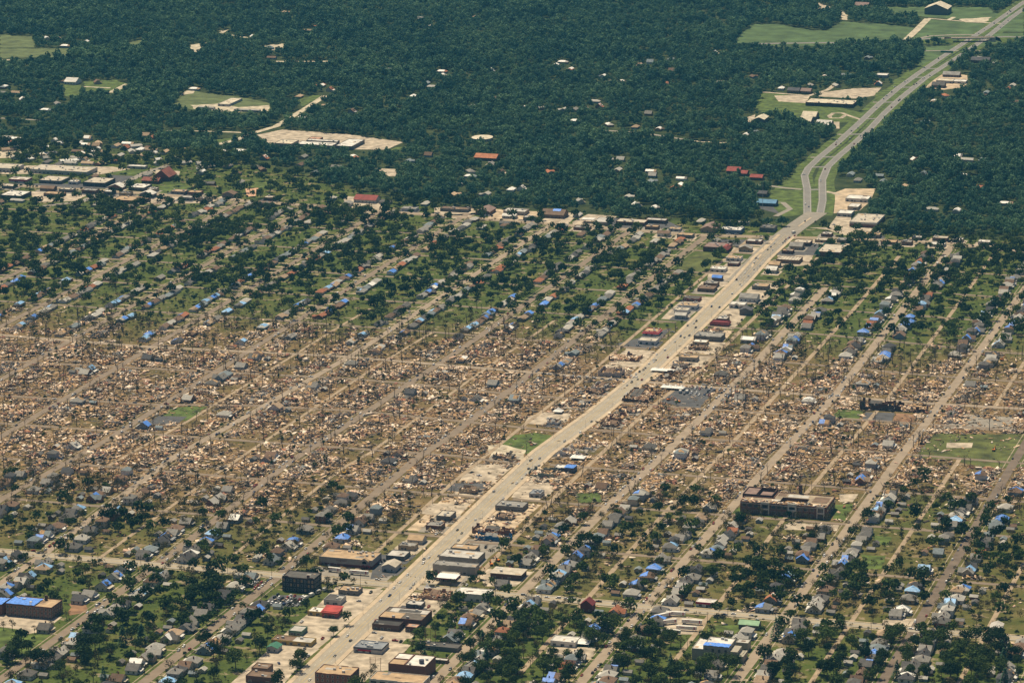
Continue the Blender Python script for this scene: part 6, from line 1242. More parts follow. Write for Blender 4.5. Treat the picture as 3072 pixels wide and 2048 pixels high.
for (x, y, side, k) in SLOTS:
    if not seen(x, y, .004) or not ew_clear(x, y, 8) or in_foot(x, y, 7) or in_lot(x, y): continue
    if abs(x - ave_x(y)) < 42: continue
    if y > 1560 and x > -140: continue
    D = float(damage(x, y)); r = R_.random(); near = y < 260
    sub = y > 800 and k < 0
    if D > .78:
        PILES.append((x, y, 1.0))
        if r < .5 and counts['ruined_house'] < 295: kind = 'ruined_house'
        elif r > .90 and y > 200: kind = 'battered'
        else: continue
    elif D > .3:
        if r < .30 and counts['ruined_house'] < 295: kind = 'ruined_house'; PILES.append((x, y, .7))
        elif r < .86 - D * .2: kind = 'battered'
        else: PILES.append((x, y, .8)); continue
    else:
        if R_.random() < .07: continue
        kind = 'ok'
    if kind == 'ruined_house':
        s = SHELLS[R_.randrange(8)]; o = bpy.data.objects.new('ruined_house', None); C.objects.link(o); o.location = (x, y, .1); o.rotation_euler = (0, 0, R_.choice([0, math.pi/2, math.pi]) + R_.gauss(0, .05)); ri = R_.randrange(8)
        wi = R_.randrange(6); put('wall', s['wall'], o, mt=WALLC[wi]); put('floor_slab', s['floor_slab'], o); put('roof_piece', s['roof_piece'], o, mt=ROOFC[ri][1] if R_.random() < .6 else DECK); q = put('rubble', s['rubble'], o); q['kind'] = 'stuff'
        later(o, R_.choice(['torn-open', 'roofless']) + f" {['white', 'cream', 'grey', 'brick', 'blue-grey', 'tan'][wi]}-walled house", 'ruined house', x, y, 'wrecked houses of the storm belt'); counts['ruined_house'] += 1; FOOT.append((x - 5, y - 5, x + 5, y + 5)); continue
    rk = 'ranch_house' if sub else 'frame_house' if y < 330 else 'dwelling'  # the last name is for frame houses farther up, in and beyond the belt
    over = counts[rk] >= 296
    counts[rk] += 1
    pn = R_.choice(['ranch_hip', 'ranch_gable', 'ranch_wing', 'ranch_long', 'ranch_gable']) if sub else R_.choice(['frame_gable', 'frame_side', 'frame_hip', 'frame_tall', 'frame_cross', 'frame_gable', 'frame_hip'])
    ri = R_.choices(range(8), [2, 3, 3, 3, 1.6, 1.4, .8, 1.2] if sub else [3, 4, 3, 2, .35, 2, .5, 1])[0]; wi = R_.choices(range(6), [3, 2, 1.4, 2.5, 1, 1] if sub else [5, 2, 2, 1, 1, .6])[0]
    rz = (0 if side < 0 else math.pi) + R_.gauss(0, .025)
    dk = R_.randrange(3) if (kind == 'battered' and R_.random() < .6) or R_.random() < (.1 if y < 400 else .03) else None
    if over: OVER.append((pn, x, y, rz, ri, wi)); FOOT.append((x - 6, y - 6, x + 6, y + 6))
    else: house(pn, x, y, rz, ri, wi, rk, None, dk, near, 'suburban ranch houses' if sub else 'old timber houses' if y < 330 else 'frame houses in and beyond the storm belt', 'dwelling' if rk == 'dwelling' else 'house')
    if sub:
        sx = lerp_line(NS[k][0], y); z = .15; yy = y + R_.choice([-6.5, 6.5]); DRIVES.face([(min(x, sx), yy - 1.6, z), (max(x, sx), yy - 1.6, z), (max(x, sx), yy + 1.6, z), (min(x, sx), yy + 1.6, z)])
    elif R_.random() < .5:
        sx = lerp_line(NS[k][0], y); z = .15; yy = y + R_.choice([-5.5, 5.5]); DRIVES.face([(min(x, sx), yy - .7, z), (max(x, sx), yy - .7, z), (max(x, sx), yy + .7, z), (min(x, sx), yy + .7, z)])
    # a garage at the back of the lot
    if not sub and counts.get('garage', 0) < 297 and R_.random() < .7:
        gx = x + (-side) * 0 + side * 15 + R_.uniform(-2, 2); gy = y + R_.uniform(-5, 5)
        if ns_clear(gx, gy, 3) and ew_clear(gx, gy, 4) and not in_foot(gx, gy, 1) and not in_lot(gx, gy): counts['garage'] = counts.get('garage', 0) + 1; house('garage', gx, gy, R_.choice([0, math.pi/2]), R_.choice([0, 1, 1, 2, 2, 3, 5, 7]), R_.randrange(6), 'garage', None, None, False, 'back-lot garages', 'garage')
# the smaller shops along the avenue and along the far cross street
SG = random.Random(12)
def infill(x0, y0, w_, d, wreck):
    if in_foot(x0 + w_/2, y0 + d/2, max(w_, d)/2 + 1) or not ew_clear(x0 + w_/2, y0 + d/2, max(w_, d)/2 + 1) or not ns_clear(x0 + w_/2, y0 + d/2, w_/2 + .5) or not seen(x0 + w_/2, y0): return
    if 170 < y0 < 820 and any(a < x0 + w_/2 < b_ and c < y0 < e and pt_in(x0 + w_/2, y0, p) for a, b_, c, e, p in POLYB[NX:]): return
    wk = SG.choice(['w_lgrey', 'w_brick', 'w_brown', 'w_white', 'w_darkgrey', 'w_tan', 'w_block']); rk = SG.choice(['r_beige', 'r_lgrey', 'r_grey', 'r_tan', 'r_white', 'r_brown']); o_ = dict(units=SG.randrange(1, 5), rag=.25 if y0 < 1300 else 0)
    look = f"flat {rk[2:].replace('lgrey', 'pale-grey')}-roofed shop"
    if wreck: rk = 'r_ruin'; o_ = dict(ruin=SG.uniform(.4, .8)); look = 'wrecked ' + {'w_lgrey': 'grey', 'w_brick': 'brick', 'w_brown': 'brown', 'w_white': 'white', 'w_darkgrey': 'dark', 'w_tan': 'tan', 'w_block': 'block'}[wk] + ' shop'
    elif SG.random() < .25: o_ = dict(gable=SG.choice('xy')); look = look.replace('flat', 'gabled')
    t = block_building(('shop', x0, y0, w_, d, SG.uniform(3.8, 5.2), rk, wk, None, None, o_), SG.randrange(9999)); later(t, look, 'shop', x0 + w_/2, y0, 'small shops along the avenue')
    q = MB(); q.face([(x0 - 5, y0 - 9, .13), (x0 + w_ + 5, y0 - 9, .13), (x0 + w_ + 5, y0 + d + 2, .13), (x0 - 5, y0 + d + 2, .13)]); struct('parking_lot', q, [SURF[SG.choice(['lot', 'asph', 'lot', 'blacktop'])]])
for side in (-1, 1):
    y = -60
    while y < 1600:
        w_, d = SG.uniform(12, 22), SG.uniform(11, 20); D = float(damage(side*30, y)); ax = ave_x(y)
        if SG.random() < .8: infill(ax + (18 + SG.uniform(0, 5) if side > 0 else -18 - w_ - SG.uniform(0, 5)), y, w_, d, SG.random() < D)
        y += d + SG.uniform(9, 20)
for x in np.arange(-1120, 300, 29.0):
    for y in (1625 if x > -420 else 1640, 1585):
        yy = float(np.interp(x, [q[0] for q in EW[12][0]], [q[1] for q in EW[12][0]]))
        if SG.random() < .62: infill(x + SG.uniform(-5, 5), yy + (11 if y != 1585 else -27), SG.uniform(12, 22), SG.uniform(11, 17), False)
# the ends of blocks along the far cross street and the far left suburb
for i in range(150):
    x = R_.uniform(-1250, -120); y = R_.uniform(1520, 1700 if x > -700 else 1930)
    if not seen(x, y) or not ew_clear(x, y, 12) or not ns_clear(x, y, 9) or in_foot(x, y, 9) or in_lot(x, y) or y > wood_edge(x) - 5: continue
    OVER.append((R_.choice(['ranch_hip', 'ranch_gable', 'ranch_long']), x, y, R_.choice([0, math.pi/2, math.pi]), R_.choice([1, 2, 3, 3, 0]), R_.randrange(6))); FOOT.append((x - 6, y - 6, x + 6, y + 6))
# mobile homes at the far left
TP = random.Random(8)
for i in range(46):
    for _ in range(20):
        x, y = TP.uniform(-1290, -900), TP.uniform(1835, 2010)
        if seen(x, y) and not in_foot(x, y, 6) and not in_lot(x, y): break
    else: continue
    house('cottage' if TP.random() < .3 else 'ranch_gable', x, y, TP.choice([0, math.pi/2, .5, 2.4]), TP.choice([2, 2, 6]), TP.choice([0, 0, 1]), 'mobile_home', (3, WTARP) if TP.random() < .6 else None, None, False, 'mobile homes at the far left', 'trailer')
# past the first few hundred the far houses are one object
def far_houses():
    V = []; F = []; MI = []; mats = [m for _, m in ROOFC] + WALLC
    for pn, x, y, rz, ri, wi in OVER:
        c, s = math.cos(rz), math.sin(rz)
        for part, mi in (('wall', 8 + wi), ('roof', ri)):
            me = PROTO[pn][part]; n = len(V); V += [(x + v.co.x*c - v.co.y*s, y + v.co.x*s + v.co.y*c, v.co.z + .1) for v in me.vertices]
            for p in me.polygons: F.append([n + i for i in p.vertices]); MI.append(mi)
    if not V: return
    me = bpy.data.meshes.new('suburb_houses'); me.from_pydata(V, [], F)
    for m in mats: me.materials.append(m)
    me.polygons.foreach_set('material_index', MI); o = put('suburb_houses', me); tag(o, 'low roofs of the farthest suburban houses', None, None, 'stuff')
far_houses()
# houses showing through the woods
WG = random.Random(3)
for (x, y) in WOODHOUSES:
    y -= 14; x -= 2
    if in_foot(x, y, 4): continue
    FOOT.append((x - 7, y - 7, x + 7, y + 7))
    house(WG.choice(['ranch_hip', 'ranch_gable', 'ranch_wing', 'frame_side']), x, y, WG.choice([0, math.pi/2, math.pi, .6]), WG.choice([2, 2, 6, 3, 4, 1, 7]), WG.randrange(6), 'woodland_house', (3, WTARP) if WG.random() < .33 else None, None, False, 'houses showing through the woods')
# the sheets people nailed over their roofs
def sheet_at(x, y, m_, names):
    y0 = y - 13; x0 = x + 3.5; best = min((h for h in HOUSES if h[5] is None and h[1] != 'garage'), key=lambda h: math.hypot(h[2] - x0, (h[3] - y0) * .6), default=None)
    if best is None or math.hypot(best[2] - x0, (best[3] - y0) * .6) > 26: return
    v = R_.randrange(4); best[5] = (v, m_); put('tarpaulin', PROTO[best[1]]['tarp'][v], best[8], mt=m_)
for (x, y) in TARPS: sheet_at(x, y, BLUE if R_.random() < .5 else CYAN, 0)
for n, (x, y) in enumerate(WHITETARPS): sheet_at(x, y, YTARP if n in (8, 11) else WTARP, 0)
for h in HOUSES:
    if h[5] is None and h[7] in ('frame_house', 'ranch_house', 'dwelling') and R_.random() < (.17 if h[3] < 1200 else .05):
        h[5] = (R_.randrange(4), BLUE if R_.random() < .6 else CYAN if R_.random() < .5 else WTARP); put('tarpaulin', PROTO[h[1]]['tarp'][h[5][0]], h[8], mt=h[5][1])
TN = {BLUE.name: 'blue-tarped ', CYAN.name: 'pale-tarped ', WTARP.name: 'white-sheeted ', YTARP.name: 'yellow-sheathed '}
for o, pn, x, y, ri, tp, dk, kind, ro, grp, cat in HOUSES:
    later(o, (TN[tp[1].name] if tp else 'torn ' if dk is not None else '') + f"{ROOFC[ri][0]} {KIND_LOOK[pn]} {cat}", cat, x, y, grp)
if DRIVES.f: struct('driveways', DRIVES, [WALKM])
print('houses', counts, len(OVER), len(HOUSES), 'piles', len(PILES))
# ------------------------------------------------------------------ debris of the storm
def on_road(x, y, m_):
    r = np.abs(x - np.interp(y, [p[1] for p in AVE], [p[0] for p in AVE])) < 12.5 + m_
    for D_ in (NS, AL):
        for p, wd in D_.values():
            wd = wd - 1.6 if wd < 6 else wd; ys = [q[1] for q in p]; r |= (y > ys[0]) & (y < ys[-1]) & (np.abs(x - np.interp(y, ys, [q[0] for q in p])) < wd/2 + m_)
    for p, wd in EW.values():
        xs = [q[0] for q in p]; r |= (x > xs[0]) & (x < xs[-1]) & (np.abs(y - np.interp(x, xs, [q[1] for q in p])) < wd/2 + m_)
    return r
def make_debris():
    g_ = np.random.default_rng(99); X = []; Y = []; Z = []
    PAL = [np.array(p) for p in ((.42, .2, .08, .03, .1, .06, .04, .07), (.12, .44, .2, .02, .06, .05, .06, .05), (.1, .16, .42, .03, .1, .08, .06, .05), (.15, .08, .05, .34, .18, .08, .03, .09), (.16, .08, .05, .05, .34, .14, .02, .16), (.12, .1, .06, .04, .16, .36, .05, .11), (.2, .12, .05, .02, .14, .05, .02, .40), (.2, .2, .12, .06, .12, .1, .1, .1))]
    M = []; piles = list(PILES)
    for i in range(1500):
        x, y = g_.uniform(-800, 640), g_.uniform(-40, 1100); D = float(damage(x, y))
        if g_.uniform() < D**1.3 * .75 + .06: piles.append((x, y, .42))
    for (px, py, s) in piles:
        n = int(g_.uniform(100, 185) * s); M.append(g_.choice(8, n, p=PAL[g_.integers(8)])); sx, sy = g_.uniform(3.5, 7), g_.uniform(4, 7.5); a = g_.normal(0, sx, n); b_ = g_.normal(0, sy, n)
        X.append(px + a + g_.normal(0, 2)); Y.append(py + b_); Z.append(g_.uniform(0, 1.9, n) * np.exp(-(a*a/(2*sx*sx) + b_*b_/(2*sy*sy))) + .05)
    n = 250000; x = g_.uniform(-800, 640, n); y = g_.uniform(-60, 1150, n); D = damage(x, y)
    cl = np.sin(x*.11 + 2*np.sin(y*.05)) * np.sin(y*.09 + 1.7*np.sin(x*.06)) + .6*np.sin(x*.31)*np.sin(y*.27)
    keep = g_.uniform(0, 1, n) < D**1.4 * np.clip(.72 + .42*cl, .15, 1) * .95 + .05*(D > 0.001) + .055*(y < 420)*(y > -40)
    keep &= g_.uniform(0, 1, n) < .28 + .72*rubble_cover(x, y)
    X.append(x[keep]); Y.append(y[keep]); Z.append(g_.uniform(0, .45, keep.sum()))
    x = np.concatenate(X); y = np.concatenate(Y); z = np.concatenate(Z)
    dx, dy = x - CAM[0], y - CAM[1]; vis = np.abs((dx*_cy + dy*_sy) / (-dx*_sy + dy*_cy)) < .146
    ok = vis & (~on_road(x, y, .4) | (g_.uniform(0, 1, len(x)) < .03)); edge = on_road(x, y, 4.2); ok &= ~(edge & (g_.uniform(0, 1, len(x)) < .7))
    for k, p in POLY[NX:]:
        if k in ('blacktop', 'lot', 'lushfield', 'lawn', 'lawn2', 'dirt', 'pale'): ok &= ~(in_poly(x, y, p) & (g_.uniform(0, 1, len(x)) < (.93 if k != 'dirt' else .5)))
    for a, b_, c, d in FOOT:
        if c - a > 13: ok &= ~((x > a + 2) & (x < c - 3) & (y > b_ + 3) & (y < d - 2))
    ok0 = ok; x, y, z = x[ok], y[ok], z[ok]; n = len(x)
    P, F = planks(x, y, z, n, g_, 1, big=1.0)
    # each neighbourhood has its own mix of wood, plaster, brick and branches
    pre = np.concatenate(M)[ok[:len(np.concatenate(M))]]
    t_ = (np.sin(x*.035 + 1) + np.sin(y*.03 + x*.012)) * .5; mi = np.empty(n, int); r = g_.uniform(0, 1, n)
    pa = np.array([.20, .22, .13, .05, .11, .10, .08, .11]); pb = np.array([.17, .11, .07, .08, .22, .14, .04, .17]); ca, cb = np.cumsum(pa), np.cumsum(pb)
    w_ = np.clip(t_ + .5, 0, 1); use = g_.uniform(0, 1, n) < w_
    mi = np.where(use, np.searchsorted(ca, r*.999), np.searchsorted(cb, r*.999)); mi = np.minimum(mi, 7); mi[:len(pre)] = pre
    o = put('debris', mesh_np('debris', P, F, RUB, np.repeat(mi, 5))); tag(o, 'splintered boards and rubble strewn over flattened blocks', None, None, 'stuff'); print('debris', n)
make_debris()

# ------------------------------------------------------------------ trees in the town
GB = [(min(q[0] for q in p), max(q[0] for q in p), min(q[1] for q in p), max(q[1] for q in p), p, d) for p, d in GROVES]
TREES = {'leafy': [], 'thin': [], 'snag': []}
FG = np.array(FOOT)
def town_trees():
    g_ = np.random.default_rng(21); cell = 8.0
    xs = np.arange(-1330, 660, cell); ys = np.arange(-425, 1960, cell); X, Y = np.meshgrid(xs, ys); X = X.ravel() + g_.uniform(-3.6, 3.6, X.size); Y = Y.ravel() + g_.uniform(-3.6, 3.6, Y.size)
    dx, dy = X - CAM[0], Y - CAM[1]; k = (np.abs((dx*_cy + dy*_sy) / (-dx*_sy + dy*_cy)) < .147) & (Y < wood_edge(X) + 10); X, Y = X[k], Y[k]
    D = damage(X, Y); dens = np.where(Y < 330, .0019, np.where(X < 0, .0040, .0036)); dens = np.where((Y > 1450) & (X < -100), .0045, dens); dens = np.where((Y > 1690) & (X < -500), .0055, dens)
    dens = dens * (1 - np.clip(D*1.5, 0, 1)) * leafcover(X, Y)
    for a, b_, c, d, p, q in GB:
        m_ = (X > a) & (X < b_) & (Y > c) & (Y < d); 
        if m_.any(): i = np.where(m_)[0]; i = i[in_poly(X[i], Y[i], p)]; dens[i] = np.maximum(dens[i], (1.0 if d < 300 else 1.1) * q * (1 - .8*np.clip(D[i]*1.4 - .15, 0, 1)) * leafcover(X[i], Y[i]))
    dens *= .75 + .5*np.sin(X*.02 + 1.2)*np.sin(Y*.017)
    dens *= np.where((Y > 1480) & (Y < 1640) & (X > -420) & (X < 40), .4, 1) * np.where((Y > 1600) & (Y < 1840) & (X < -640), .4, 1)
    free = ~on_road(X, Y, .8); foot = np.zeros(X.size, bool)
    for r_ in BUILDINGS: foot |= (X > r_[1] - 3) & (X < r_[1] + r_[3] + 6) & (Y > r_[2] - (22 if r_[5] > 7 else 13)) & (Y < r_[2] + 2) & (g_.uniform(0, 1, X.size) < .85)
    for a, b_, c, d in FG: foot |= (X > a + .5) & (X < c - .5) & (Y > b_ + .5) & (Y < d - .5)
    hard = np.zeros(X.size, bool)
    for kk, p in POLY:
        if kk not in ('lawn',): hard |= in_poly(X, Y, p)
        else: hard |= in_poly(X, Y, p) & (g_.uniform(0, 1, X.size) < .8)
    hard |= (np.abs(X - np.interp(Y, [p[1] for p in AVE], [p[0] for p in AVE])) < 40) & (Y > 20) & (g_.uniform(0, 1, X.size) < .85)
    TREES['shrub'] = np.zeros((0, 2)); u = g_.uniform(0, 1, X.size); leaf = free & ~foot & ~hard & (u < dens*cell*cell)
    tr = np.clip(1 - np.abs(D - .25)/.35, 0, 1); thin = free & ~foot & ~hard & ~leaf & (g_.uniform(0, 1, X.size) < (.0085*tr*(Y < 500) + .0020*np.clip((.9 - leafcover(X, Y))*1.3, 0, 1)*(Y > 700)*(D < .7) + .0006*(D > .1)*(D < .95) + .0016*((Y < 330) & (Y > -60)))*cell*cell)
    snag = free & ~foot & ~hard & ~leaf & ~thin & (g_.uniform(0, 1, X.size) < (.0019*(D > .25) + .0010*(D > .03)*(D < .4) + .0006*(Y > 700)*(leafcover(X, Y) < .7))*cell*cell)
    shr = free & ~foot & ~hard & ~leaf & (g_.uniform(0, 1, X.size) < (.0065*(1 - np.clip(D*1.1, 0, .85)) + .0015)*cell*cell)
    for n_, m_ in (('leafy', leaf), ('thin', thin), ('snag', snag), ('shrub', shr)):
        P = np.stack([X[m_], Y[m_]], 1); TREES[n_] = P[np.argsort(np.hypot(P[:, 0] - CAM[0], P[:, 1] - CAM[1]))]
    print({k: len(v) for k, v in TREES.items()})
town_trees()
TG = random.Random(17)
def tree_thing(name, x, y, crown, trunk, s, look, cat, group, crown_name='crown', lean=0.03):
    o = bpy.data.objects.new(name, None); C.objects.link(o); o.location = (x, y, 0); o.rotation_euler = (TG.gauss(0, lean), TG.gauss(0, lean), TG.uniform(0, 6.28)); o.scale = (s*TG.uniform(.88, 1.15), s*TG.uniform(.88, 1.15), s)
    put('trunk', trunk, o)
    if crown: put(crown_name, crown, o)
    later(o, look, cat, x, y, group)
def rest(name, label, P, meshes, seed, lo=.72, hi=1.25):
    if len(P): scatter(name, label, np.stack([P[:, 0], P[:, 1], np.zeros(len(P))], 1), np.random.default_rng(seed).uniform(lo, hi, len(P)), meshes, seed)
def visible(P): return np.array([seen(x, y, .003) for x, y in P], bool) if len(P) else np.zeros(0, bool)
for key in TREES: TREES[key] = TREES[key][visible(TREES[key])]
rest('garden_shrubs', 'shrubs and bushes in yards and along fences', TREES['shrub'], FARTOWN + THIN, 37, .2, .5)
for i, (x, y) in enumerate(TREES['leafy'][:298]):
    s = TG.uniform(.68, 1.35) * (1.1 if y < 0 else 1.0)
    if TG.random() < .07: tree_thing('conifer', x, y, TG.choice(CONIF), TRUNKS[0], s, 'dark pointed conifer', 'conifer', 'conifers of the near streets')
    else: tree_thing('leafy_tree', x, y, TG.choice(NEAR), TG.choice(TRUNKS), s, ('large' if s > 1.08 else 'small' if s < .8 else 'medium') + ' dark green tree', 'tree', 'leafy trees of the near streets')
rest('street_trees', 'leafy dark green street and garden trees of the suburb', TREES['leafy'][298:], FARTOWN, 31, .7, 1.5)
for x, y in TREES['thin'][:290]:
    s = TG.uniform(.65, 1.1); tree_thing('battered_tree', x, y, TG.choice(THIN), TG.choice(TRUNKS), s, 'thin storm-battered tree', 'battered tree', 'storm-battered trees')
rest('thin_trees', 'thin storm-battered trees far up the streets', TREES['thin'][290:], THIN, 33, .65, 1.1)
for x, y in TREES['snag'][:295]:
    tree_thing('stripped_tree', x, y, None, TG.choice(SNAGS), TG.uniform(.7, 1.2), 'bare stripped tree', 'stripped tree', 'bare trees of the storm belt', lean=.13)
rest('bare_trunks', 'bare stripped tree trunks farther up the storm belt', TREES['snag'][295:], SNAGS, 35, .7, 1.2)
grow_wood()
# ------------------------------------------------------------------ vehicles
CARC = [('white', (.86, .86, .85), 11), ('silver', (.48, .49, .5), 5), ('black', (.02, .02, .022), 4), ('dark blue', (.03, .06, .16), 2), ('dark red', (.30, .03, .03), 2), ('grey', (.16, .165, .17), 3), ('tan', (.38, .31, .22), 1)]
CARM = [(n, mat('car paint ' + n, c, .3, .03, .5, 0, 0, .5), w_) for n, c, w_ in CARC]; TYRE = mat('tyre rubber', (.02, .02, .02), .9, .1)
def car_meshes(kind):
    b_ = MB(); g_ = MB(); L_, W_ = {'car': (4.7, 1.8), 'pickup_truck': (5.6, 1.95), 'van': (5.0, 1.95)}[kind]; l, w_ = L_/2, W_/2
    def body(x0, x1, z0, z1, t=.12): b_.hexa([(x0, -w_, z0), (x1, -w_, z0), (x1, w_, z0), (x0, w_, z0), (x0 + t, -w_ + t, z1), (x1 - t, -w_ + t, z1), (x1 - t, w_ - t, z1), (x0 + t, w_ - t, z1)])
    def cab(x0, x1, s0, s1, z0, z1):
        p = [(x0, -w_ + .16, z0), (x1, -w_ + .16, z0), (x1, w_ - .16, z0), (x0, w_ - .16, z0), (x0 + s0, -w_ + .34, z1), (x1 - s1, -w_ + .34, z1), (x1 - s1, w_ - .34, z1), (x0 + s0, w_ - .34, z1)]
        for f in [(0,1,5,4),(1,2,6,5),(2,3,7,6),(3,0,4,7)]: g_.face([p[i] for i in f])
        b_.box(x0 + s0 - .05, -w_ + .3, z1, x1 - s1 + .05, w_ - .3, z1 + .07)
    if kind == 'car': body(-l, l, .3, .9); cab(-1.75, 1.05, .5, .75, .9, 1.42)
    elif kind == 'van': body(-l, l, .3, 1.0); cab(-2.4, 1.4, .15, .7, 1.0, 1.78)
    else: body(-l, l, .4, .95); cab(-.5, 1.3, .2, .55, .95, 1.75); b_.box(-l + .1, -w_ + .12, .96, -.6, -w_ + .2, 1.25); b_.box(-l + .1, w_ - .2, .96, -.6, w_ - .12, 1.25); b_.box(-l + .06, -w_ + .2, .96, -l + .14, w_ - .2, 1.25)
    wm = MB(); wm.tube((0, -.11, 0), (0, .11, 0), .33, .33, 10); wm.tube((0, .11, 0), (0, -.11, 0), .33, .33, 10)
    return b_.mesh('body', [CARM[0][1]]), g_.mesh('windows', [GLASS]), wm.mesh('wheel', [TYRE]), l, w_
CARS = {k: car_meshes(k) for k in ('car', 'pickup_truck', 'van')}
VG = random.Random(41); CARPOS = []; NCAR = {'car': 0, 'van': 0, 'pickup_truck': 0}
def heading(x, y):
    best = (1e9, 0)
    if abs(x - ave_x(y)) < 14: return math.pi / 2
    for p, wd in NS.values():
        if p[0][1] < y < p[-1][1]:
            d = abs(lerp_line(p, y) - x)
            if d < best[0]: best = (d, math.pi/2)
    for p, wd in EW.values():
        if p[0][0] < x < p[-1][0]:
            d = abs(float(np.interp(x, [q[0] for q in p], [q[1] for q in p])) - y)
            if d < best[0]: best = (d, 0)
    return best[1] if best[0] < 10 else VG.choice([0, math.pi/2, .4, 2.2])
def add_car(x, y, rz=None, colour=None, kind=None, wheels=False):
    if any(abs(x - a) < 2.6 and abs(y - b_) < 3.4 for a, b_ in CARPOS): return
    CARPOS.append((x, y)); kind = kind or VG.choices(['car', 'pickup_truck', 'van'], [5, 2.4, 2.6])[0]
    if NCAR[kind] >= 297: kind = 'van' if NCAR['van'] < 297 else 'pickup_truck'
    NCAR[kind] += 1; bm, gm, wm, l, w_ = CARS[kind]
    n, m_, _ = CARM[colour] if colour is not None else VG.choices(CARM, [c[2] for c in CARM])[0]
    rz = heading(x, y) + VG.gauss(0, .04) if rz is None else rz; rz += VG.choice([0, math.pi])
    o = bpy.data.objects.new(kind, None); C.objects.link(o); o.location = (x, y, .27); o.rotation_euler = (0, 0, rz); put('body', bm, o, mt=m_); put('windows', gm, o)
    if wheels:
        for sx in (-1, 1):
            for sy in (-1, 1): put('wheel', wm, o, (sx*l*.62, sy*(w_ - .1), .33))
    later(o, f"{n} {kind.replace('_', ' ')}", {'car': 'car', 'pickup_truck': 'pickup truck', 'van': 'van'}[kind], x, y, {'car': 'cars parked and driving in town', 'pickup_truck': 'pickup trucks in town', 'van': 'vans in town'}[kind])
def road_side(x, y):
    """a car traced near a street stands in one of its lanes"""
    for p, wd in list(NS.values()):
        if p[0][1] < y < p[-1][1]:
            c = lerp_line(p, y)
            if abs(x - c) < wd/2 + 4.5: return c + (1 if x > c else -1) * (wd/2 - 1.3), y
    return x, y
for (x, y) in CARSPOTS:
    x, y = road_side(x, y - 2); add_car(x, y, wheels=y < 150)
for i in range(60):
    y = VG.uniform(-350, 1620); add_car(ave_x(y) + VG.choice([-6.6, -3.4, 3.4, 6.6]), y, math.pi/2, wheels=y < 150)
for i in range(900):
    k = VG.choice([-4, -3, -2, -1, 1, 2, 3, 4]); y = VG.uniform(-300, 1100); p, wd = NS[k]
    if len(CARPOS) > 640: break
    if p[0][1] < y < p[-1][1] and VG.random() < .35: add_car(lerp_line(p, y) + VG.choice([-1, 1])*(wd/2 - 1.2), y, math.pi/2)
# the car parks: rows of cars
for x0, y0, nx_, ny_, sx, sy, p in ((72, 756, 11, 5, 5.4, 8.5, .72), (-99, -83, 8, 4, 3.9, 8.5, .8), (-129, -46, 3, 3, 3.8, 9, .8), (-40, 2700, 0, 0, 1, 1, 0), (45, 1560, 7, 3, 4, 9, .55), (80, 1760, 6, 2, 4.2, 10, .5), (470, 735, 14, 4, 7, 10, .7), (-560, 505, 4, 2, 4.4, 8, .7), (-700, 1755, 9, 1, 5, 8, .4), (-600, 1770, 7, 2, 5, 9, .4), (-420, 1640, 5, 1, 5, 8, .4)):
    for i in range(nx_):
        for j in range(ny_):
            x, y = x0 + i*sx + VG.uniform(-.4, .4), y0 + j*sy + VG.uniform(-.5, .5)
            if VG.random() < p and not in_foot(x, y, -2): add_car(x, y, math.pi/2 + VG.gauss(0, .06), wheels=False)
for i in range(420):
    y = VG.uniform(-335, 1330); s = VG.choice([-1, 1]); x = ave_x(y) + s*VG.uniform(17, 48)
    if VG.random() < (.34 if y < 160 else .15) and not in_foot(x, y, 1.5) and ew_clear(x, y, 1): add_car(x, y, VG.choice([0, math.pi/2, math.pi/2]), wheels=y < 100)
for pts, k in ((HWL, -1), (HWR, 1)):
    for i in range(13):
        y = VG.uniform(1800, 3800); add_car(lerp_line(pts, y) + VG.choice([-2, 2]), y, math.pi/2)

def box_trailer(x0, y0, x1, y1, look, tractor=False):
    L_ = math.hypot(x1 - x0, y1 - y0); L_ = min(L_, 17.5); t = thing('box_trailer', look, 'trailer', ((x0 + x1)/2, (y0 + y1)/2 + 1.3, .27), math.atan2(y1 - y0, x1 - x0))
    mb = MB(); mb.box(-L_/2, -1.3, 1.1, L_/2, 1.3, 3.95); mb.obj('box', RM['w_white'], t); mb = MB(); mb.box(-L_/2 - .05, -1.35, 3.96, L_/2 + .05, 1.35, 4.05); mb.obj('roof', RM['r_white'], t)
    mb = MB(); mb.box(L_/2 - 2.4, -1.36, 1.2, L_/2 - 1.4, -1.31, 3.9); mb.obj('red_stripe', RM['w_redband'], t); mb = MB(); mb.box(-L_*.35, -1.36, 3.0, -L_*.1, -1.31, 3.5); mb.obj('red_panel', RM['w_redband'], t)
    wm = CARS['car'][2]
    for x in (-L_/2 + 1.6, -L_/2 + 2.9):
        for y in (-1.1, 1.1): q = put('wheel', wm, t, (x, y, .5)); q.scale = (1.5, 1.8, 1.5)
    for y in (-.8, .8): mb = MB(); mb.box(L_/2 - 3.2, y - .1, 0, L_/2 - 3.0, y + .1, 1.1); mb.obj('landing_leg', METAL, t)
    return t
TL = ['white trailer parked aslant with step, left of the trailer group', 'lower left white trailer of the group above the stone church', 'rearmost white trailer of the group along the cross street', 'upper right white trailer of the group above the stone church', 'lower right white trailer of the group above the stone church', 'short white trailer nearest the trees in the trailer group', 'shorter white trailer in front of the grey drugstore', 'longer white trailer in front of the grey drugstore']
for a, l_ in zip(TRAILERS, TL): box_trailer(*a, l_)
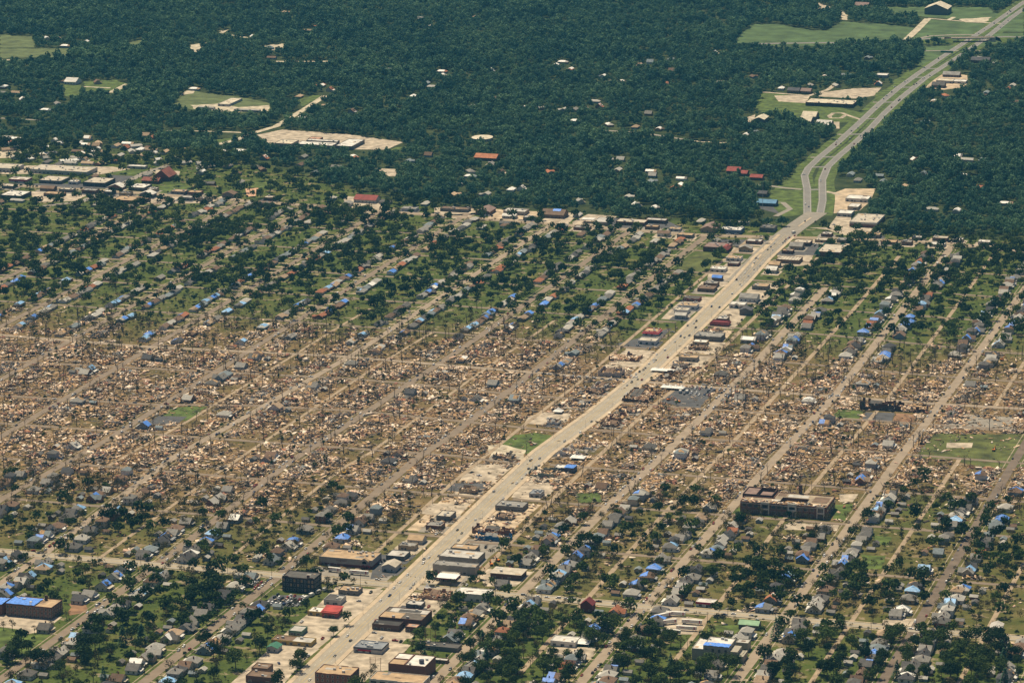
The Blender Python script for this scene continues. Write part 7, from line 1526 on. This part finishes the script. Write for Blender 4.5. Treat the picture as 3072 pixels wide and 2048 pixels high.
def white_truck(x, y, rz, look, colour=None):
    t = thing('box_truck', look, 'truck', (x, y, .27), rz); mb = MB(); mb.hexa([(-3.6, -1.2, .8), (1.5, -1.2, .8), (1.5, 1.2, .8), (-3.6, 1.2, .8), (-3.6, -1.2, 3.2), (1.4, -1.2, 3.2), (1.4, 1.2, 3.2), (-3.6, 1.2, 3.2)]); mb.obj('box', colour or RM['w_white'], t)
    mb = MB(); mb.hexa([(1.6, -1.1, .6), (3.7, -1.1, .6), (3.7, 1.1, .6), (1.6, 1.1, .6), (1.6, -1.05, 2.5), (2.9, -1.05, 2.4), (2.9, 1.05, 2.4), (1.6, 1.05, 2.5)]); mb.obj('cab', colour or RM['w_white'], t)
    mb = MB(); mb.hexa([(2.96, -.95, 1.7), (3.4, -.95, 1.6), (3.4, .95, 1.6), (2.96, .95, 1.7), (2.93, -.95, 2.3), (3.02, -.95, 2.3), (3.02, .95, 2.3), (2.93, .95, 2.3)]); mb.obj('windscreen', GLASS, t)
    for sx in (-2.4, 2.5):
        for sy in (-1.05, 1.05): q = put('wheel', CARS['car'][2], t, (sx, sy, .45)); q.scale = (1.35, 1.6, 1.35)
for i, (x, y, l_) in enumerate([(-66, -42, 'hindmost white truck of the row beside the black brick block'), (-69, -52, 'second white truck from the front beside the black brick block'), (-71, -62, 'front white truck of the row beside the black brick block'), (-63, -33, 'white truck nearest the cross street by the black block')]): white_truck(x, y, 1.4, l_)
for x, y, l_ in ((66, 762, 'left white truck beside the roofless grocery'), (73, 764, 'right white truck beside the roofless grocery')): white_truck(x, y, 1.57, l_)
for x, y, rz, l_ in ((220, 1540, 1.6, 'white truck stopped high up the second street right'), (217, 1500, 1.6, 'second white truck stopped on the second street right'), (2, 1642, 1.2, 'white bus-like truck waiting at the far crossroads')): white_truck(x, y, rz, l_)
ORANGE = mat('machine orange', (.62, .20, .03), .5, .1); YELLOW = mat('machine yellow', (.65, .38, .04), .5, .1)
def excavator(x, y, rz, look, m_):
    t = thing('excavator', look, 'excavator', (x, y, .25), rz)
    for s in (-1, 1): mb = MB(); mb.hexa([(-1.9, s*1.0 - .3, .0), (1.9, s*1.0 - .3, 0), (1.9, s*1.0 + .3, 0), (-1.9, s*1.0 + .3, 0), (-2.2, s*1.0 - .3, .8), (2.2, s*1.0 - .3, .8), (2.2, s*1.0 + .3, .8), (-2.2, s*1.0 + .3, .8)]); mb.obj('track', TYRE, t)
    mb = MB(); mb.box(-2.2, -1.3, .95, 1.5, 1.3, 1.9); mb.obj('body', m_, t); mb = MB(); mb.box(.0, .2, 1.91, 1.4, 1.2, 3.1); mb.obj('cab', GLASS, t)
    mb = MB(); mb.tube((1.4, -.3, 1.6), (4.2, -.3, 4.6), .32, .26, 6); mb.tube((4.2, -.3, 4.6), (6.6, -.3, 2.4), .25, .18, 6); mb.obj('boom', m_, t); mb = MB(); mb.hexa([(6.2, -.8, 1.1), (7.3, -.8, 1.2), (7.3, .2, 1.2), (6.2, .2, 1.1), (6.4, -.8, 2.3), (7.0, -.8, 2.4), (7.0, .2, 2.4), (6.4, .2, 2.3)]); mb.obj('bucket', RUST, t)
for a in ((50, 62, .8, 'orange excavator nearest the petrol canopy behind the block shop', ORANGE), (56, 84, 2.1, 'orange excavator in the middle of the alley machines', ORANGE), (58, 98, 2.6, 'orange excavator farthest up the alley right of avenue', ORANGE), (-23, 50, .5, 'yellow loader in the drugstore car park', YELLOW), (62, 725, .6, 'orange excavator beside the roofless grocery lot', ORANGE), (74, 720, 2.8, 'orange loader right of the excavator by the grocery', ORANGE), (430, 615, 1.5, 'orange machine on the third street right near the green field', ORANGE), (-175, 345, 1.4, 'yellow machine on the second street left of the avenue', YELLOW), (376, 1010, 1.0, 'orange machine on a pale alley at upper right', ORANGE)): excavator(*a)
def tent(x, y, w_, d, h, look, n=1, m_=None, cat='tent'):
    t = thing('tent', look, cat, (x, y, .2)); c = MB()
    for i in range(n):
        a, b_ = -w_/2 + w_*i/n, -w_/2 + w_*(i + 1)/n; p = [(a, -d/2, 2.3), (b_, -d/2, 2.3), (b_, d/2, 2.3), (a, d/2, 2.3)]; k = ((a + b_)/2, 0, h); m2 = [((p[j][0] + p[(j + 1) % 4][0])/2, (p[j][1] + p[(j + 1) % 4][1])/2, 2.3) for j in range(4)]
        for j in range(4):
            q = [(v[0]*.5 + k[0]*.5, v[1]*.5 + k[1]*.5, 2.3 + (h - 2.3)*.36) for v in (p[j], p[(j + 1) % 4])]; c.face([p[j], p[(j + 1) % 4], q[1], q[0]]); c.face([q[0], q[1], k])
    c.obj('canopy', m_ or WTARP, t)
    for i in range(n + 1):
        for s in (-1, 1): mb = MB(); mb.tube((-w_/2 + w_*i/n, s*d/2, 0), (-w_/2 + w_*i/n, s*d/2, 2.35), .08, .08, 5); mb.obj('pole', METAL, t)
def petrol_canopy(x, y, w_, d, h, look, tilt=0):
    t = thing('petrol_canopy', look, 'petrol canopy', (x, y, .3)); mb = MB(); mb.hexa([(-w_/2, -d/2, h - 1), (w_/2, -d/2, h - 1), (w_/2, d/2, h - 1 + tilt), (-w_/2, d/2, h - 1 + tilt), (-w_/2, -d/2, h), (w_/2, -d/2, h), (w_/2, d/2, h + tilt), (-w_/2, d/2, h + tilt)]); mb.obj('canopy', RM['r_white'] if False else mat('canopy white', (.78, .77, .74), .6, .05), t)
    mb = MB(); mb.box(-w_/2 - .08, -d/2 - .1, h - 1, w_/2 + .08, -d/2 - .01, h - .25); mb.box(w_/2 + .01, -d/2, h - 1, w_/2 + .1, d/2, h - .25); mb.obj('red_band', RM['w_redband'], t)
    for px in (-w_*.3, w_*.3):
        for py in (-d*.25, d*.25): mb = MB(); mb.tube((px, py, 0), (px, py, h - 1 + tilt*(py/d + .5)), .25, .25, 8); mb.obj('post', METAL, t)
petrol_canopy(34, 22, 19, 15, 6, 'white petrol canopy with a red band near the lower crossroads'); petrol_canopy(17, 31, 10, 7, 5.5, 'small wrecked canopy tilted beside the big petrol canopy', -3.4)
tent(-37, 640, 10, 10, 6.5, 'single white peaked tent on the bare lot left of the avenue'); tent(54, 776, 26, 11, 5.5, 'white tent with a row of peaks behind the roofless grocery', 4); tent(33, 465, 15, 12, 5, 'cream tent behind the white-roofed shop right of the avenue', 2)
tent(24, 850, 26, 11, 4.6, 'torn white canopy right of the avenue beyond the upper crossroads', 3); tent(24, -8, 6, 6, 7, 'small white pointed tent at the lower crossroads corner'); tent(197, -117, 14, 13, 5.5, 'white marquee with red end beside the white hall', 1)
tent(-75, 3985, 9, 9, 5, 'right white tent on the grass beyond the overpass'); tent(-96, 3985, 9, 9, 5, 'left cream tent on the grass beyond the overpass', 1, RM['r_cream'])
# ------------------------------------------------------------------ poles, lamps, signals
POLEM = mat('pole timber', (.13, .095, .07), .95, .2, 1, .2); PM = MB(); PM.tube((0, 0, 0), (0, 0, 11), .2, .14, 6); PM = PM.mesh('pole', [POLEM]); XM = MB(); XM.box(-1.3, -.08, 10.0, 1.3, .08, 10.25); XM.box(-1, -.08, 9.1, 1, .08, 9.3); XM = XM.mesh('crossarm', [POLEM])
def pole(x, y, rz):
    o = bpy.data.objects.new('utility_pole', None); C.objects.link(o); o.location = (x, y, .1); o.rotation_euler = (VG.gauss(0, .02), VG.gauss(0, .02), rz); put('pole', PM, o); put('crossarm', XM, o); later(o, 'timber utility pole', 'utility pole', x, y, 'utility poles along streets and alleys')
for k in (0, 6):
    p = EW[k][0]; x = -500
    while x < 520:
        if abs(x) > 16 and seen(x, 0 if k == 0 else 800): pole(x, float(np.interp(x, [q[0] for q in p], [q[1] for q in p])) - 9.5, math.pi/2)
        x += 42
for k in (-2, -1, 1, 2, 3):
    p = AL[k][0]; y = -180
    while y < 1100:
        if p[0][1] < y < p[-1][1] and ew_clear(lerp_line(p, y), y, 2) and not in_foot(lerp_line(p, y) + 3.4, y): pole(lerp_line(p, y) + 3.4, y, 0)
        y += 74
LM = MB(); LM.tube((0, 0, 0), (0, 0, 9), .14, .09, 6); LM.tube((0, 0, 9), (2.4, 0, 9.5), .08, .06, 5); LM = LM.mesh('pole', [METAL]); LH = MB(); LH.hexa([(2.3, -.18, 9.4), (3.2, -.18, 9.4), (3.2, .18, 9.4), (2.3, .18, 9.4), (2.4, -.12, 9.62), (3.1, -.12, 9.6), (3.1, .12, 9.6), (2.4, .12, 9.62)]); LH = LH.mesh('lamp_head', [METAL])
for i in range(44):
    y = -360 + i * 45; s = 1 if i % 2 else -1; x = ave_x(y) + s * 9.6
    if not ew_clear(x, y, 1) or not seen(x, y): continue
    o = bpy.data.objects.new('street_lamp', None); C.objects.link(o); o.location = (x, y, .4); o.rotation_euler = (0, 0, 0 if s < 0 else math.pi); put('pole', LM, o); put('lamp_head', LH, o); later(o, 'tall street lamp', 'street lamp', x, y, 'street lamps along the avenue')
for n_, (x, y, rz, l_) in enumerate([(11.5, 10.5, math.pi, 'signal mast on the far right corner of the lower crossroads'), (-11.5, -10.5, 0, 'signal mast on the near left corner of the lower crossroads'), (12, -11, math.pi/2, 'signal mast on the near right corner of the lower crossroads'), (-12, 11, -math.pi/2, 'signal mast on the far left corner of the lower crossroads')]):
    t = thing('traffic_signal', l_, 'traffic signal', (x, y, .3), rz); mb = MB(); mb.tube((0, 0, 0), (0, 0, 6.6), .16, .12, 6); mb.obj('pole', METAL, t); mb = MB(); mb.tube((0, 0, 6.1), (9, 0, 6.5), .1, .07, 6); mb.obj('arm', METAL, t)
    for q in (4.5, 8.6): mb = MB(); mb.box(q - .2, -.2, 5.5, q + .2, .2, 6.6); mb.obj('signal_head', RM['w_charcoal'], t)
for x, y, w_, h, l_ in ((71, -160, 9, 15, 'tall bare sign frame on three posts right of the avenue'), (46, -232, 9, 11, 'lower bare sign frame beside the tall brick warehouse')):
    t = thing('sign_frame', l_, 'sign frame', (x, y, .2))
    for i in range(3): mb = MB(); mb.tube((i*w_/2, 0, 0), (i*w_/2, 0, h), .2, .16, 6); mb.obj('post', RUST, t)
    for i in range(5): mb = MB(); mb.box(-1, -.12, h*.55 + i*h*.1, w_ + 1, .12, h*.55 + i*h*.1 + .18); mb.obj('rail', RUST, t)
t = thing('radio_mast', 'thin tall radio mast near the far crossroads', 'mast', (-53, 1700, 0)); mb = MB()
for a in range(3): mb.tube((math.cos(a*2.09)*.8, math.sin(a*2.09)*.8, 0), (0, 0, 62), .13, .08, 5)
mb.obj('tower', METAL, t)
# a dead traffic of people by the trailers
def people():
    spots = [(222, -8, 'person in dark clothes standing at left of the crossing by the trailers'), (226.5, -8.5, 'person in dark clothes standing in the middle of the crossing'), (231, -9.4, 'person in dark clothes standing at right of the crossing')]
    J = [(0, 0, .95), (0, 0, 1.15), (0, 0, 1.38), (0, 0, 1.52), (0, -.01, 1.68), (.1, 0, .9), (.12, -.02, .5), (.13, .02, .07), (.14, -.14, .05), (-.1, 0, .9), (-.12, .03, .5), (-.13, .06, .07), (-.14, -.08, .05), (.19, 0, 1.4), (.26, .02, 1.12), (.27, -.06, .88), (-.19, 0, 1.4), (-.26, .02, 1.12), (-.27, -.06, .88)]
    E_ = [(0, 1), (1, 2), (2, 3), (3, 4), (0, 5), (5, 6), (6, 7), (7, 8), (0, 9), (9, 10), (10, 11), (11, 12), (2, 13), (13, 14), (14, 15), (2, 16), (16, 17), (17, 18)]
    rad = [.15, .14, .16, .06, .12, .1, .065, .045, .04, .1, .065, .045, .04, .065, .048, .04, .065, .048, .04]
    me = bpy.data.meshes.new('person'); me.from_pydata(J, E_, []); me.update(); o = bpy.data.objects.new('person', me); C.objects.link(o)
    sk = o.modifiers.new('skin', 'SKIN'); o.modifiers.new('sub', 'SUBSURF').levels = 1
    if not me.skin_vertices: return
    for v, r in zip(me.skin_vertices[0].data, rad): v.radius = (r, r)
    me.skin_vertices[0].data[0].use_root = True
    dg = bpy.context.evaluated_depsgraph_get(); dg.update(); m2 = bpy.data.meshes.new_from_object(o.evaluated_get(dg)); bpy.data.objects.remove(o); m2.materials.clear(); cl = mat('dark clothes', (.04, .04, .05), .9); sk_ = mat('skin', (.42, .26, .19), .6); m2.materials.append(cl); m2.materials.append(sk_)
    for p in m2.polygons: p.material_index = 1 if p.center.z > 1.52 or (p.center.z < .95 and abs(p.center.x) > .22) else 0
    for x, y, l_ in spots: q = put('person', m2, None, (x, y, .27)); q.rotation_euler = (0, 0, VG.uniform(0, 6)); tag(q, l_, 'person')
try: people()
except Exception as ex_: print('people', ex_)
write_labels()
print('objects', len(bpy.data.objects))
# ------------------------------------------------------------------ the air
HAZE_DENSITY = 2.3e-5
def make_haze():
    mb = MB(); mb.box(-9500, -3800, -1.5, 9500, 14500, 980)
    m = bpy.data.materials.new('hazy air'); m.use_nodes = True; n = m.node_tree
    n.nodes.remove(n.nodes['Principled BSDF']); v = n.nodes.new('ShaderNodeVolumePrincipled')
    v.inputs['Color'].default_value = (0.13, 0.54, 0.98, 1); v.inputs['Density'].default_value = HAZE_DENSITY; v.inputs['Anisotropy'].default_value = 0.2
    n.links.new(v.outputs[0], n.nodes['Material Output'].inputs['Volume'])
    o = mb.obj('haze', m); tag(o, 'thin blue haze over the town and woods', None, None, 'stuff')
make_haze()
